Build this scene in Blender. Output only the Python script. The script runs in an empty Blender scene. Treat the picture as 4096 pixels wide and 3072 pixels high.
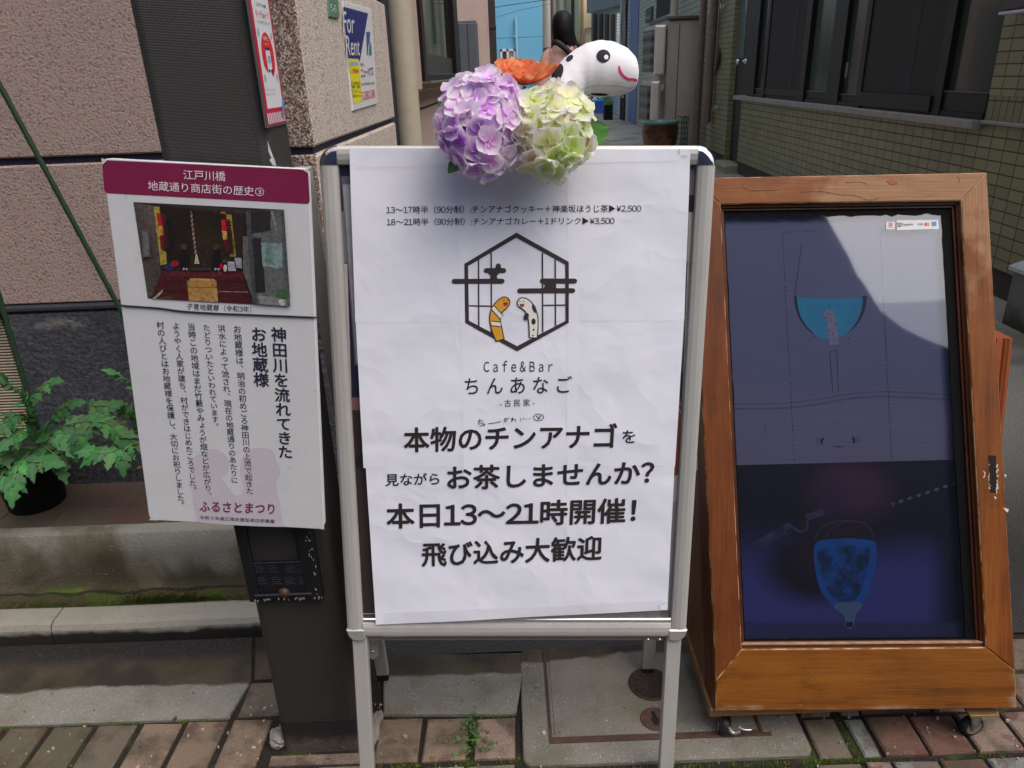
import bpy, bmesh, math, random
import numpy as np
from mathutils import Vector, Matrix
from mathutils.bvhtree import BVHTree
rnd = random.Random(7)
S = bpy.context.scene
COL = S.collection

# ------------------------------------------------------------------ camera
FPX, HCAM = 2958.0, 1.32                     # focal length in pixels of the 4096 px wide photograph, eye height in metres
PITCH = math.atan(FPX / 7057.0)
ROLL = math.atan(265 / 7052.0)
U0 = np.array([0, math.sin(PITCH), math.cos(PITCH)])
FW = np.array([0, math.cos(PITCH), -math.sin(PITCH)])
RT = math.cos(ROLL) * np.array([1.0, 0, 0]) - math.sin(ROLL) * U0
UP = math.sin(ROLL) * np.array([1.0, 0, 0]) + math.cos(ROLL) * U0
EYE = np.array([0, 0, HCAM])
cam_data = bpy.data.cameras.new('camera')
cam = bpy.data.objects.new('camera', cam_data)
COL.objects.link(cam)
cam_data.sensor_width = 36.0
cam_data.lens = FPX / 4096 * 36.0
cam_data.clip_start = 0.02
cam_data.clip_end = 500
m4 = Matrix.Identity(4)
for i in range(3):
    m4[i][0], m4[i][1], m4[i][2] = RT[i], UP[i], -FW[i]
    m4[i][3] = EYE[i]
cam.matrix_world = m4
S.camera = cam

# ------------------------------------------------------------------ light: overcast sky, very soft sun
SUN_EL, SUN_AZ = math.radians(60), math.radians(132)
world = bpy.data.worlds.new('World')
S.world = world
world.use_nodes = True
wn = world.node_tree
bg = wn.nodes['Background']
sky = wn.nodes.new('ShaderNodeTexSky')
sky.sky_type = 'NISHITA'
sky.sun_disc = False
sky.sun_elevation = SUN_EL
sky.sun_rotation = SUN_AZ
sky.dust_density = 6.0
sky.air_density = 1.0
hs = wn.nodes.new('ShaderNodeHueSaturation')
hs.inputs['Saturation'].default_value = 1.0
wn.links.new(sky.outputs[0], hs.inputs['Color'])
wn.links.new(hs.outputs[0], bg.inputs['Color'])
bg.inputs['Strength'].default_value = 0.15
sd = bpy.data.lights.new('sun', 'SUN')
sd.energy = 0.85
sd.angle = math.radians(75)
sd.color = (1.0, 0.995, 0.985)
sun = bpy.data.objects.new('sun', sd)
COL.objects.link(sun)
sdir = Vector((math.sin(SUN_AZ) * math.cos(SUN_EL), math.cos(SUN_AZ) * math.cos(SUN_EL), math.sin(SUN_EL)))
sun.rotation_euler = sdir.to_track_quat('Z', 'Y').to_euler()
sun.location = (0, -3, 12)
S.view_settings.view_transform = 'Standard'
S.view_settings.look = 'None'
S.view_settings.exposure = 0.42
S.view_settings.gamma = 1.0

# ------------------------------------------------------------------ rays: where a point seen in the photograph lies on a real plane
def ray(x, y):
    return (x - 2048) / FPX * RT - (y - 1536) / FPX * UP + FW
def hit(x, y, P, n):
    d = ray(x, y)
    P = np.array(P, float)
    n = np.array(n, float)
    return EYE + d * (np.dot(P - EYE, n) / np.dot(d, n))
def gz(x, y, z=0.0): return hit(x, y, (0, 0, z), (0, 0, 1))
def gy(x, y, Y): return hit(x, y, (0, Y, 0), (0, 1, 0))
def gx(x, y, X): return hit(x, y, (X, 0, 0), (1, 0, 0))
def nrm(v):
    v = np.array(v, float)
    return v / np.linalg.norm(v)

class PL:
    """a plane with local axes u (right), v (up), n (towards the viewer)"""
    def __init__(s, o, u, n):
        s.o = np.array(o, float)
        s.n = nrm(n)
        u = np.array(u, float)
        s.u = nrm(u - s.n * np.dot(u, s.n))
        s.v = np.cross(s.n, s.u)
    def L(s, x, y, c=0.0):
        p = hit(x, y, s.o + s.n * c, s.n) - s.o
        return np.array([np.dot(p, s.u), np.dot(p, s.v)])
    def W(s, a, b, c=0.0):
        return s.o + s.u * a + s.v * b + s.n * c
    def pts(s, pp, c=0.0):
        return [s.L(x, y, c) for x, y in pp]

# ------------------------------------------------------------------ materials
def lin(c):
    return tuple(((v / 255) / 12.92 if v / 255 <= 0.04045 else ((v / 255 + 0.055) / 1.055) ** 2.4) for v in c)
def rgba(c): return (*lin(c), 1.0)

class NT:
    def __init__(s, name):
        s.m = bpy.data.materials.new(name)
        s.m.use_nodes = True
        s.t = s.m.node_tree
        s.b = s.t.nodes['Principled BSDF']
        s.out = s.t.nodes['Material Output']
    def n(s, typ, **kw):
        nd = s.t.nodes.new('ShaderNode' + typ)
        for k, v in kw.items():
            if hasattr(nd, k): setattr(nd, k, v)
        return nd
    def put(s, sock, v):
        if isinstance(v, bpy.types.NodeSocket): s.t.links.new(v, sock)
        else: sock.default_value = v
    def pos(s, scale=(1, 1, 1), attr=None, rot=(0, 0, 0)):
        if attr:
            a = s.n('Attribute')
            a.attribute_name = attr
            src = a.outputs['Vector']
        else:
            src = s.n('NewGeometry').outputs['Position']
        mp = s.n('Mapping')
        s.put(mp.inputs['Vector'], src)
        mp.inputs['Scale'].default_value = scale
        mp.inputs['Rotation'].default_value = rot
        return mp.outputs[0]
    def noise(s, scale, detail=4, vec=None, rough=0.55, dist=0.0):
        nd = s.n('TexNoise')
        s.put(nd.inputs['Scale'], scale)
        nd.inputs['Detail'].default_value = detail
        nd.inputs['Roughness'].default_value = rough
        nd.inputs['Distortion'].default_value = dist
        s.put(nd.inputs['Vector'], vec if vec is not None else s.pos())
        return nd.outputs['Fac']
    def voro(s, scale, vec=None, feature='F1', out='Distance'):
        nd = s.n('TexVoronoi')
        nd.feature = feature
        nd.inputs['Scale'].default_value = scale
        s.put(nd.inputs['Vector'], vec if vec is not None else s.pos())
        return nd.outputs[out]
    def ramp(s, fac, stops, interp='LINEAR'):
        nd = s.n('ValToRGB')
        cr = nd.color_ramp
        cr.interpolation = interp
        while len(cr.elements) < len(stops): cr.elements.new(0.5)
        for e, (p, c) in zip(cr.elements, stops):
            e.position = p
            e.color = c if len(c) == 4 else (*c, 1)
        s.put(nd.inputs[0], fac)
        return nd.outputs[0]
    def step(s, fac, a, b):
        nd = s.n('MapRange')
        nd.interpolation_type = 'SMOOTHSTEP'
        s.put(nd.inputs[0], fac)
        nd.inputs[1].default_value = a
        nd.inputs[2].default_value = b
        return nd.outputs[0]
    def mix(s, fac, a, b, mode='MIX'):
        nd = s.n('Mix')
        nd.data_type = 'RGBA'
        nd.blend_type = mode
        s.put(nd.inputs[0], fac)
        s.put(nd.inputs[6], a)
        s.put(nd.inputs[7], b)
        return nd.outputs[2]
    def math(s, op, a, b=0.0, c=None):
        nd = s.n('Math')
        nd.operation = op
        s.put(nd.inputs[0], a)
        s.put(nd.inputs[1], b)
        if c is not None: s.put(nd.inputs[2], c)
        return nd.outputs[0]
    def xyz(s, vec=None):
        nd = s.n('SeparateXYZ')
        s.put(nd.inputs[0], vec if vec is not None else s.pos())
        return nd.outputs
    def bump(s, h, strength=0.3, dist=0.01, prev=None):
        nd = s.n('Bump')
        nd.inputs['Strength'].default_value = strength
        nd.inputs['Distance'].default_value = dist
        s.put(nd.inputs['Height'], h)
        if prev is not None: s.put(nd.inputs['Normal'], prev)
        s.put(s.b.inputs['Normal'], nd.outputs[0])
        return nd.outputs[0]
    def col(s, v): s.put(s.b.inputs['Base Color'], v)
    def rough(s, v): s.put(s.b.inputs['Roughness'], v)
    def metal(s, v): s.b.inputs['Metallic'].default_value = v
    def spec(s, v): s.b.inputs['Specular IOR Level'].default_value = v

def flat(name, c, rough=0.6, metal=0.0, var=0.12, scale=40, bump=0.0, spec=0.5):
    """one pigment with faint wear so nothing is perfectly uniform"""
    k = NT(name)
    base = rgba(c)
    dk = tuple(v * (1 - var) for v in base[:3]) + (1,)
    lt = tuple(min(1, v * (1 + var)) for v in base[:3]) + (1,)
    f = k.noise(scale, 5)
    k.col(k.ramp(f, [(0.3, dk), (0.7, lt)]))
    k.rough(k.math('MULTIPLY_ADD', f, 0.2 * rough, rough * 0.9))
    k.metal(metal)
    k.spec(spec)
    if bump: k.bump(k.noise(scale * 6, 3), bump, 0.002)
    return k.m

def attr_mat(name, attr='col', rough=0.6, translucent=0.0, bump=None, spec=0.4):
    k = NT(name)
    a = k.n('Attribute')
    a.attribute_name = attr
    k.col(a.outputs['Color'])
    k.rough(rough)
    k.spec(spec)
    if bump: k.bump(k.noise(bump[0], 5), bump[1], bump[2])
    if translucent:
        tr = k.n('BsdfTranslucent')
        k.put(tr.inputs['Color'], a.outputs['Color'])
        mx = k.n('MixShader')
        mx.inputs[0].default_value = translucent
        k.t.links.new(k.b.outputs[0], mx.inputs[1])
        k.t.links.new(tr.outputs[0], mx.inputs[2])
        k.t.links.new(mx.outputs[0], k.out.inputs[0])
    return k.m

# ------------------------------------------------------------------ mesh building (vertices in world metres)
class MB:
    def __init__(s):
        s.v, s.f, s.sm, s.c, s.lc = [], [], [], [], []
    def add(s, vs, fs, smooth=False, col=None, loc=None):
        k = len(s.v)
        s.v += [tuple(map(float, p)) for p in vs]
        for i, q in enumerate(fs):
            s.f.append(tuple(k + j for j in q))
            s.sm.append(smooth)
        if col is not None and (len(col) != len(vs) or not hasattr(col[0], '__len__')): col = [col] * len(vs)
        s.c += [tuple(x) for x in col] if col is not None else [(1, 1, 1)] * len(vs)
        s.lc += [tuple(x) for x in loc] if loc is not None else [(0, 0, 0)] * len(vs)
        return s
    def box(s, lo, hi, ch=0.0, col=None):
        P = PL(((lo[0] + hi[0]) / 2, lo[1], (lo[2] + hi[2]) / 2), (1, 0, 0), (0, -1, 0))
        w, h = (hi[0] - lo[0]) / 2, (hi[2] - lo[2]) / 2
        return s.plate(P, [(-w, -h), (w, -h), (w, h), (-w, h)], -(hi[1] - lo[1]), 0.0, ch, col=col, back=True)
    def obox(s, pl, a0, b0, a1, b1, c0, c1, ch=0.0, col=None):
        return s.plate(pl, [(a0, b0), (a1, b0), (a1, b1), (a0, b1)], c0, c1, ch, col=col)
    def plate(s, pl, poly, c0, c1, ch=0.0, col=None, back=False):
        """prism over a polygon in the plane, from depth c0 to c1, front edges chamfered by ch"""
        poly = [np.array(p, float) for p in poly]
        area = sum(a[0] * b[1] - a[1] * b[0] for a, b in zip(poly, poly[1:] + poly[:1]))
        if area < 0: poly = poly[::-1]
        n = len(poly)
        loops = [(poly, c0)]
        if ch > 0:
            ins = inset(poly, ch)
            if back: loops = [(ins, c0), (poly, c0 + ch)]
            loops += [(poly, c1 - ch), (ins, c1)]
        else:
            loops += [(poly, c1)]
        vs, lc, fs = [], [], []
        for pp, c in loops:
            vs += [pl.W(p[0], p[1], c) for p in pp]
            lc += [(p[0], p[1], c) for p in pp]
        for k in range(len(loops) - 1):
            for i in range(n):
                j = (i + 1) % n
                fs.append((k * n + i, k * n + j, (k + 1) * n + j, (k + 1) * n + i))
        fs.append(tuple(range(n))[::-1])
        fs.append(tuple((len(loops) - 1) * n + i for i in range(n)))
        return s.add(vs, fs, col=col, loc=lc)
    def sheet(s, pl, poly, c, col=None):
        poly = [np.array(p, float) for p in poly]
        area = sum(a[0] * b[1] - a[1] * b[0] for a, b in zip(poly, poly[1:] + poly[:1]))
        if area < 0: poly = poly[::-1]
        return s.add([pl.W(p[0], p[1], c) for p in poly], [tuple(range(len(poly)))], col=col, loc=[(p[0], p[1], c) for p in poly])
    def tube(s, path, r, seg=8, caps=True, col=None):
        path = [np.array(p, float) for p in path]
        n = len(path)
        rs = r if hasattr(r, '__len__') else [r] * n
        t = [nrm(path[min(i + 1, n - 1)] - path[max(i - 1, 0)]) for i in range(n)]
        ref = np.array([0, 0, 1.0]) if abs(t[0][2]) < 0.9 else np.array([1.0, 0, 0])
        a = nrm(np.cross(t[0], ref))
        vs, fs, lc = [], [], []
        acc = 0.0
        for i in range(n):
            if i: acc += np.linalg.norm(path[i] - path[i - 1])
            a = nrm(a - t[i] * np.dot(a, t[i]))
            b = np.cross(t[i], a)
            for k in range(seg):
                w = 2 * math.pi * k / seg
                vs.append(path[i] + (a * math.cos(w) + b * math.sin(w)) * rs[i])
                lc.append((acc, w * rs[i], 0))
        for i in range(n - 1):
            for k in range(seg):
                q = (k + 1) % seg
                fs.append((i * seg + k, i * seg + q, (i + 1) * seg + q, (i + 1) * seg + k))
        s.add(vs, fs, True, col, lc)
        if caps:
            s.add(vs[:seg], [tuple(range(seg))[::-1]], False, col)
            s.add(vs[-seg:], [tuple(range(seg))], False, col)
        return s
    def lathe(s, o, axis, prof, seg=24, col=None, squash=(1, 1), smooth=True):
        o = np.array(o, float)
        z = nrm(axis)
        x = nrm(np.cross(z, (0, 1, 0) if abs(z[1]) < 0.9 else (1, 0, 0)))
        y = np.cross(z, x)
        vs, fs = [], []
        for (r, h) in prof:
            for k in range(seg):
                w = 2 * math.pi * k / seg
                vs.append(o + z * h + x * r * math.cos(w) * squash[0] + y * r * math.sin(w) * squash[1])
        for i in range(len(prof) - 1):
            for k in range(seg):
                q = (k + 1) % seg
                fs.append((i * seg + k, i * seg + q, (i + 1) * seg + q, (i + 1) * seg + k))
        s.add(vs, fs, smooth, col)
        if prof[0][0] > 1e-5: s.add(vs[:seg], [tuple(range(seg))[::-1]], False, col)
        if prof[-1][0] > 1e-5: s.add(vs[-seg:], [tuple(range(seg))], False, col)
        return s
    def loft(s, rings, smooth=True, caps=True, col=None):
        n = len(rings[0])
        vs = [p for r in rings for p in r]
        fs = []
        for i in range(len(rings) - 1):
            for k in range(n):
                q = (k + 1) % n
                fs.append((i * n + k, i * n + q, (i + 1) * n + q, (i + 1) * n + k))
        if caps: fs += [tuple(range(n))[::-1], tuple((len(rings) - 1) * n + k for k in range(n))]
        return s.add(vs, fs, smooth, col)
    def build(s, name, mat, parent=None, origin=None):
        me = bpy.data.meshes.new(name)
        v = np.array(s.v)
        if parent is not None:
            base = np.array(abs_loc(parent))
        elif origin is not None:
            base = np.array(origin, float)
        else:
            base = np.array([(v[:, 0].min() + v[:, 0].max()) / 2, (v[:, 1].min() + v[:, 1].max()) / 2, v[:, 2].min()])
        me.from_pydata([tuple(p) for p in (v - base)], [], s.f)
        me.polygons.foreach_set('use_smooth', s.sm)
        ca = me.color_attributes.new('col', 'FLOAT_COLOR', 'POINT')
        ca.data.foreach_set('color', np.hstack([np.array(s.c), np.ones((len(s.c), 1))]).ravel())
        at = me.attributes.new('loc', 'FLOAT_VECTOR', 'POINT')
        at.data.foreach_set('vector', np.array(s.lc, float).ravel())
        bm = bmesh.new()
        bm.from_mesh(me)
        bmesh.ops.recalc_face_normals(bm, faces=bm.faces)
        bm.to_mesh(me)
        bm.free()
        for mm in (mat if isinstance(mat, (list, tuple)) else [mat]): me.materials.append(mm)
        o = bpy.data.objects.new(name, me)
        COL.objects.link(o)
        if parent is not None: o.parent = parent
        else: o.location = base
        return o

def abs_loc(o):
    p = np.zeros(3)
    while o is not None:
        p += np.array(o.location)
        o = o.parent
    return p
def inset(poly, d):
    out = []
    n = len(poly)
    for i in range(n):
        p, q, r = poly[i - 1], poly[i], poly[(i + 1) % n]
        e1, e2 = nrm(q - p), nrm(r - q)
        n1, n2 = np.array([-e1[1], e1[0]]), np.array([-e2[1], e2[0]])
        b = n1 + n2
        k = max(0.3, np.dot(b, b) / 2)
        out.append(q + b * d / k)
    return out
def rrect(a0, b0, a1, b1, r, k=5):
    out = []
    for cx, cy, w0 in ((a1 - r, b0 + r, -90), (a1 - r, b1 - r, 0), (a0 + r, b1 - r, 90), (a0 + r, b0 + r, 180)):
        for i in range(k + 1):
            w = math.radians(w0 + 90 * i / k)
            out.append((cx + r * math.cos(w), cy + r * math.sin(w)))
    return out
def ell(cx, cy, rx, ry, rot=0.0, k=28):
    c, s_ = math.cos(math.radians(rot)), math.sin(math.radians(rot))
    return [(cx + rx * math.cos(w) * c - ry * math.sin(w) * s_, cy + rx * math.cos(w) * s_ + ry * math.sin(w) * c)
            for w in [2 * math.pi * i / k for i in range(k)]]
def capsule(p, q, r, k=8):
    p, q = np.array(p, float), np.array(q, float)
    d = nrm(q - p)
    w0 = math.atan2(d[1], d[0])
    return [tuple(q + r * np.array([math.cos(w0 + w), math.sin(w0 + w)])) for w in np.linspace(-math.pi / 2, math.pi / 2, k)] + \
           [tuple(p + r * np.array([math.cos(w0 + w), math.sin(w0 + w)])) for w in np.linspace(math.pi / 2, 3 * math.pi / 2, k)]
def smoothpath(pts, k=6, closed=False):
    """Catmull-Rom through the points"""
    pts = [np.array(p, float) for p in pts]
    n = len(pts)
    out = []
    for i in range(n if closed else n - 1):
        g = lambda j: pts[j % n] if closed else pts[min(max(j, 0), n - 1)]
        p0, p1, p2, p3 = g(i - 1), g(i), g(i + 1), g(i + 2)
        for t in np.linspace(0, 1, k, endpoint=False):
            out.append(0.5 * (2 * p1 + (p2 - p0) * t + (2 * p0 - 5 * p1 + 4 * p2 - p3) * t * t + (3 * p1 - p0 - 3 * p2 + p3) * t ** 3))
    if not closed: out.append(pts[-1])
    return out
def stroke(path, w):
    """polygon of a line of the given width (constant or per point)"""
    path = [np.array(p, float) for p in path]
    n = len(path)
    ws = w if hasattr(w, '__len__') else [w] * n
    L, R = [], []
    for i in range(n):
        t = nrm(path[min(i + 1, n - 1)] - path[max(i - 1, 0)])
        q = np.array([-t[1], t[0]])
        L.append(path[i] + q * ws[i] / 2)
        R.append(path[i] - q * ws[i] / 2)
    return L, R
def add_stroke(mb, pl, path, w, c, col=None):
    L, R = stroke(path, w)
    n = len(L)
    vs = [pl.W(p[0], p[1], c) for p in L + R]
    mb.add(vs, [(i, i + n, i + n + 1, i + 1) for i in range(n - 1)], col=col, loc=[(p[0], p[1], c) for p in L + R])

def thing(name, label, cat, loc, group=None, kind=None):
    o = bpy.data.objects.new(name, None)
    o.empty_display_size = 0.05
    COL.objects.link(o)
    o.location = tuple(float(x) for x in loc)
    return tag(o, label, cat, group, kind)
def tag(o, label=None, cat=None, group=None, kind=None):
    if label: o['label'] = label
    if cat: o['category'] = cat
    if group: o['group'] = group
    if kind: o['kind'] = kind
    return o
def struct(o):
    o['kind'] = 'structure'
    return o

# ------------------------------------------------------------------ lettering
_gc = {}
def glyphs(s, bold=0.0):
    """outline vertices and faces of a line; figures take the wide font's numerals, set close"""
    key = s
    if key not in _gc and len(s) > 1 and any(c in '0123456789' for c in s):
        V, F, x, n0 = [], [], 0.0, 0
        w, mid = em()
        unit = w
        for c in s:
            if c == ' ':
                x += 0.3 * unit
                continue
            v, f = glyphs(chr(ord(c) + 0xFEE0) if c in '0123456789' else c)
            lo, hi = v.min(0), v.max(0)
            if c in '0123456789': adv, x0 = 0.56 * unit, x + 0.28 * unit - (lo[0] + hi[0]) / 2
            elif ord(c) > 0x2000: adv, x0 = unit, x + unit / 2 - mid[0]
            else: adv, x0 = hi[0] - lo[0] + 0.10 * unit, x + 0.05 * unit - lo[0]
            if c == '\u00a5': adv, x0 = 0.6 * unit, x + 0.3 * unit - (lo[0] + hi[0]) / 2
            V.append(v + np.array([x0, 0]))
            F += [tuple(i + n0 for i in q) for q in f]
            n0 += len(v)
            x += adv
        _gc[key] = (np.vstack(V), F)
    if key not in _gc:
        cu = bpy.data.curves.new('lettering', 'FONT')
        cu.body = s
        cu.resolution_u = 3
        o = bpy.data.objects.new('lettering', cu)
        COL.objects.link(o)
        dg = bpy.context.evaluated_depsgraph_get()
        me = o.evaluated_get(dg).to_mesh()
        v = np.array([tuple(p.co)[:2] for p in me.vertices]) if len(me.vertices) else np.zeros((0, 2))
        f = [tuple(p.vertices) for p in me.polygons]
        o.evaluated_get(dg).to_mesh_clear()
        bpy.data.objects.remove(o)
        bpy.data.curves.remove(cu)
        _gc[key] = (v, f)
    return _gc[key]
def text_in(mb, pl, s, BL, BR, TL, c, bold=0.0, warp=None, col=None):
    """writes s so that its ink fills the box whose corners are the photo points BL, BR, TL on the plane"""
    v, f = glyphs(s)
    lo, hi = v.min(0), v.max(0)
    a, b, t = pl.L(*BL, c), pl.L(*BR, c), pl.L(*TL, c)
    q = (v - lo) / (hi - lo)
    P0_ = a + q[:, :1] * (b - a) + q[:, 1:] * (t - a)
    for i, sh_ in enumerate(heavy(bold * np.linalg.norm(t - a) * 0.62)):
        P = P0_ + sh_
        mb.add([pl.W(p[0], p[1], c + 6e-6 * i + (warp(p[0], p[1]) if warp else 0)) for p in P], f, col=col, loc=[(p[0], p[1], 0) for p in P])
def heavy(d):
    """shifts of the overlaid copies that make a bold face"""
    if d <= 0: return [np.zeros(2)]
    return [np.zeros(2)] + [np.array([math.cos(w), math.sin(w)]) * d for w in np.arange(0, 6.2, math.pi / 4)]
EM = None
def em():
    global EM
    if EM is None:
        v, _ = glyphs('\u56fd')
        lo, hi = v.min(0), v.max(0)
        w = max(hi - lo) / 0.88
        EM = (w, (lo + hi) / 2)
    return EM
def text_col(mb, pl, s, top, bot, c, bold=0.0, size=1.0, col=None):
    """vertical line of characters from photo point top to photo point bot"""
    w, mid = em()
    a, b = pl.L(*top, c), pl.L(*bot, c)
    n = len(s)
    step = (b - a) / n
    L = np.linalg.norm(step)
    dn = step / L
    rt = np.array([-dn[1], dn[0]])
    if rt[0] < 0: rt = -rt
    sc = L * size / w
    for i, ch in enumerate(s):
        v, f = glyphs(ch)
        if not len(v): continue
        q = (v - mid) * sc
        if ch in '\u3001\u3002': q = q + np.array([0.55, 0.55]) * L * size
        if ch in '\u3063\u3087\u3083\u3085': q = q + np.array([0.10, 0.10]) * L * size
        o = a + step * (i + 0.5)
        for i_, sh_ in enumerate(heavy(bold * L * 0.62)):
            P = o + q[:, :1] * rt - q[:, 1:] * dn + sh_
            mb.add([pl.W(p[0], p[1], c + 6e-6 * i_) for p in P], f, col=col)
# ================================================================== SETTING
# ---- shared mineral materials
def m_asphalt():
    k = NT('alley_asphalt')
    p = k.xyz()
    n1 = k.noise(3.0, 6)
    n2 = k.noise(160, 3)
    wet = k.math('MULTIPLY', k.step(k.math('ADD', p['Y'], k.math('MULTIPLY', n1, 0.12)), 3.0, 1.75), 0.97)
    dry = k.ramp(n2, [(0.3, rgba((112, 110, 103))), (0.5, rgba((140, 137, 128))), (0.72, rgba((178, 175, 165)))])
    moss = k.step(k.noise(1.3, 6), 0.5, 0.66)
    dry = k.mix(k.math('MULTIPLY', moss, 0.65), dry, rgba((78, 84, 52)))
    wetc = k.ramp(n2, [(0.3, rgba((22, 22, 22))), (0.6, rgba((42, 41, 40))), (0.80, rgba((88, 87, 84)))])
    k.col(k.mix(wet, dry, wetc))
    k.rough(k.math('MULTIPLY_ADD', wet, -0.35, 0.85))
    k.bump(n2, 0.5, 0.004)
    return k.m
M_ASPH = m_asphalt()
def m_concrete(name, c0, c1, moss=0.0, wet_y=None, speck=True):
    k = NT(name)
    p = k.xyz()
    n1, n2 = k.noise(5.0, 6), k.noise(260, 3)
    c = k.mix(n1, rgba(c0), rgba(c1))
    c = k.mix(k.math('MULTIPLY', k.step(k.noise(480, 3, rough=0.7), 0.3, 0.7), 0.45), c, tuple(v * 0.45 for v in rgba(c0)[:3]) + (1,))
    c = k.mix(k.math('MULTIPLY', k.step(k.noise(14, 5), 0.48, 0.7), 0.45), c, rgba((120, 112, 92)))
    if speck:
        c = k.mix(k.math('MULTIPLY', k.step(n2, 0.62, 0.72), 0.8), c, rgba((205, 202, 192)))
        c = k.mix(k.math('MULTIPLY', k.step(n2, 0.36, 0.28), 0.8), c, rgba((70, 66, 60)))
    if moss:
        c = k.mix(k.math('MULTIPLY', k.step(k.noise(7, 5), 0.45, 0.7), moss), c, rgba((74, 72, 40)))
    r = 0.88
    if wet_y:
        e = k.math('ADD', p['Y'], k.math('MULTIPLY', k.math('SUBTRACT', k.noise(4.5, 4), 0.5), 0.09))
        w = k.step(e, wet_y - 0.006, wet_y + 0.006)
        wc = k.mix(k.step(k.noise(9, 5), 0.35, 0.65), rgba((44, 39, 31)), rgba((74, 66, 49)))
        w2 = k.step(e, wet_y + 0.07, wet_y + 0.12)
        wc = k.mix(w2, wc, k.mix(k.step(k.noise(500, 2), 0.66, 0.7), rgba((26, 25, 24)), rgba((150, 148, 140))))
        c = k.mix(w, c, wc)
        r = k.math('MULTIPLY_ADD', w, -0.3, 0.88)
    k.col(c)
    k.rough(r)
    k.bump(k.noise(160, 7, rough=0.7), 0.8, 0.005)
    return k.m
M_CONC = m_concrete('gutter_concrete', (122, 121, 113), (152, 150, 141), 0.3, 1.365)
M_CONC_R = m_concrete('cover_concrete', (116, 114, 106), (144, 142, 133), 0.4, 1.40)
def m_joint():
    k = NT('mossy_joint')
    n = k.noise(11, 5)
    g = k.mix(k.noise(300, 3), rgba((30, 38, 14)), rgba((66, 80, 28)))
    k.col(k.mix(k.step(n, 0.53, 0.64), rgba((38, 32, 27)), g))
    k.rough(0.95)
    k.bump(k.noise(240, 4), 1.0, 0.008)
    return k.m
M_JOINT = m_joint()
def m_brick():
    k = NT('paving_brick')
    a = k.n('Attribute')
    a.attribute_name = 'col'
    n2 = k.noise(220, 4)
    c = k.mix(k.math('MULTIPLY', k.step(n2, 0.62, 0.75), 0.35), a.outputs['Color'], rgba((210, 190, 170)))
    c = k.mix(k.math('MULTIPLY', k.step(n2, 0.4, 0.25), 0.6), c, rgba((70, 55, 46)))
    c = k.mix(k.math('MULTIPLY', k.step(k.noise(13, 6), 0.44, 0.66), 0.75), c, rgba((68, 62, 48)))
    c = k.mix(k.math('MULTIPLY', k.step(k.noise(420, 3, rough=0.7), 0.35, 0.65), 0.5), c, rgba((70, 64, 52)))
    st = k.step(k.math('ADD', k.noise(18, 4), k.math('MULTIPLY', k.noise(5, 2), 0.4)), 0.78, 0.84)
    c = k.mix(k.math('MULTIPLY', st, 0.55), c, rgba((92, 52, 40)))
    k.col(c)
    k.rough(k.math('MULTIPLY_ADD', n2, 0.2, 0.72))
    k.bump(k.noise(190, 6, rough=0.7), 0.9, 0.005)
    return k.m
M_BRICK = m_brick()

# ---- ground sheets
mb = MB()
mb.add([(-60, -40, -0.06), (60, -40, -0.06), (60, 90, -0.06), (-60, 90, -0.06)], [(0, 1, 2, 3)])
struct(mb.build('ground', M_JOINT))
mb = MB()       # alley surface between the buildings
ys = np.linspace(1.435, 60, 60)
vs = []
for y in ys: vs += [(-1.2 if y > 2.2 else -0.36, y, 0.0), (9, y, 0.0)]
mb.add(vs, [(2 * i, 2 * i + 1, 2 * i + 3, 2 * i + 2) for i in range(len(ys) - 1)])
struct(mb.build('alley_road', M_ASPH))
mb = MB()       # mortar and moss bed between the bricks
mb.add([(-2.8, 0.5, -0.009), (1.8, 0.5, -0.009), (1.8, 1.55, -0.009), (-2.8, 1.55, -0.009)], [(0, 1, 2, 3)])
struct(mb.build('joint_bed', M_JOINT))
mb = MB()       # the street behind the viewer
mb.add([(-40, -40, -0.004), (40, -40, -0.004), (40, 0.55, -0.004), (-40, 0.55, -0.004)], [(0, 1, 2, 3)])
struct(mb.build('street', M_ASPH))

# ---- paving bricks
BR = MB()
def brick(a, b, c, d, col, z=0.0, ch=0.004):
    """a brick with the four ground corners a b c d (anticlockwise)"""
    q = [np.array(p, float) for p in (a, b, c, d)]
    pl = PL((0, 0, 0), (1, 0, 0), (0, 0, 1))
    j = [p + np.array([rnd.uniform(-.0015, .0015), rnd.uniform(-.0015, .0015)]) for p in q]
    v = rnd.uniform(0.9, 1.1)
    BR.plate(pl, j, -0.05, z + rnd.uniform(-0.002, 0.002), ch, col=tuple(x * v for x in lin(col)))
def brect(x0, y0, x1, y1, col, g=0.005, z=0.0): brick((x0 + g, y0 + g), (x1 - g, y0 + g), (x1 - g, y1 - g), (x0 + g, y1 - g), col, z)
GREYB, TAN, PINK, RED, LGREY, OLIVE = (118, 109, 95), (138, 120, 103), (156, 134, 122), (112, 78, 69), (136, 142, 138), (102, 96, 78)
x = -1.78
cols = [OLIVE, OLIVE, GREYB, OLIVE, OLIVE, GREYB, OLIVE, OLIVE, GREYB, TAN, TAN, TAN]
for i in range(12):                                   # soldier course left of the pole
    g = 0.0065
    brick((x + g - 0.003, 1.135 - 0.09), (x + 0.1 - g - 0.003, 1.135 - 0.09), (x + 0.102 - g, 1.253), (x + 0.002 + g, 1.255), cols[i])
    x += 0.1015
brect(-0.655, 1.262, -0.545, 1.372, GREYB, 0.004)
brect(-0.547, 1.262, -0.44, 1.372, GREYB, 0.004)
brect(-0.548, 1.055, -0.445, 1.125, GREYB)
brect(-0.44, 1.055, -0.335, 1.128, PINK)
brect(-0.548, 1.128, -0.34, 1.16, PINK, 0.004)
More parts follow.
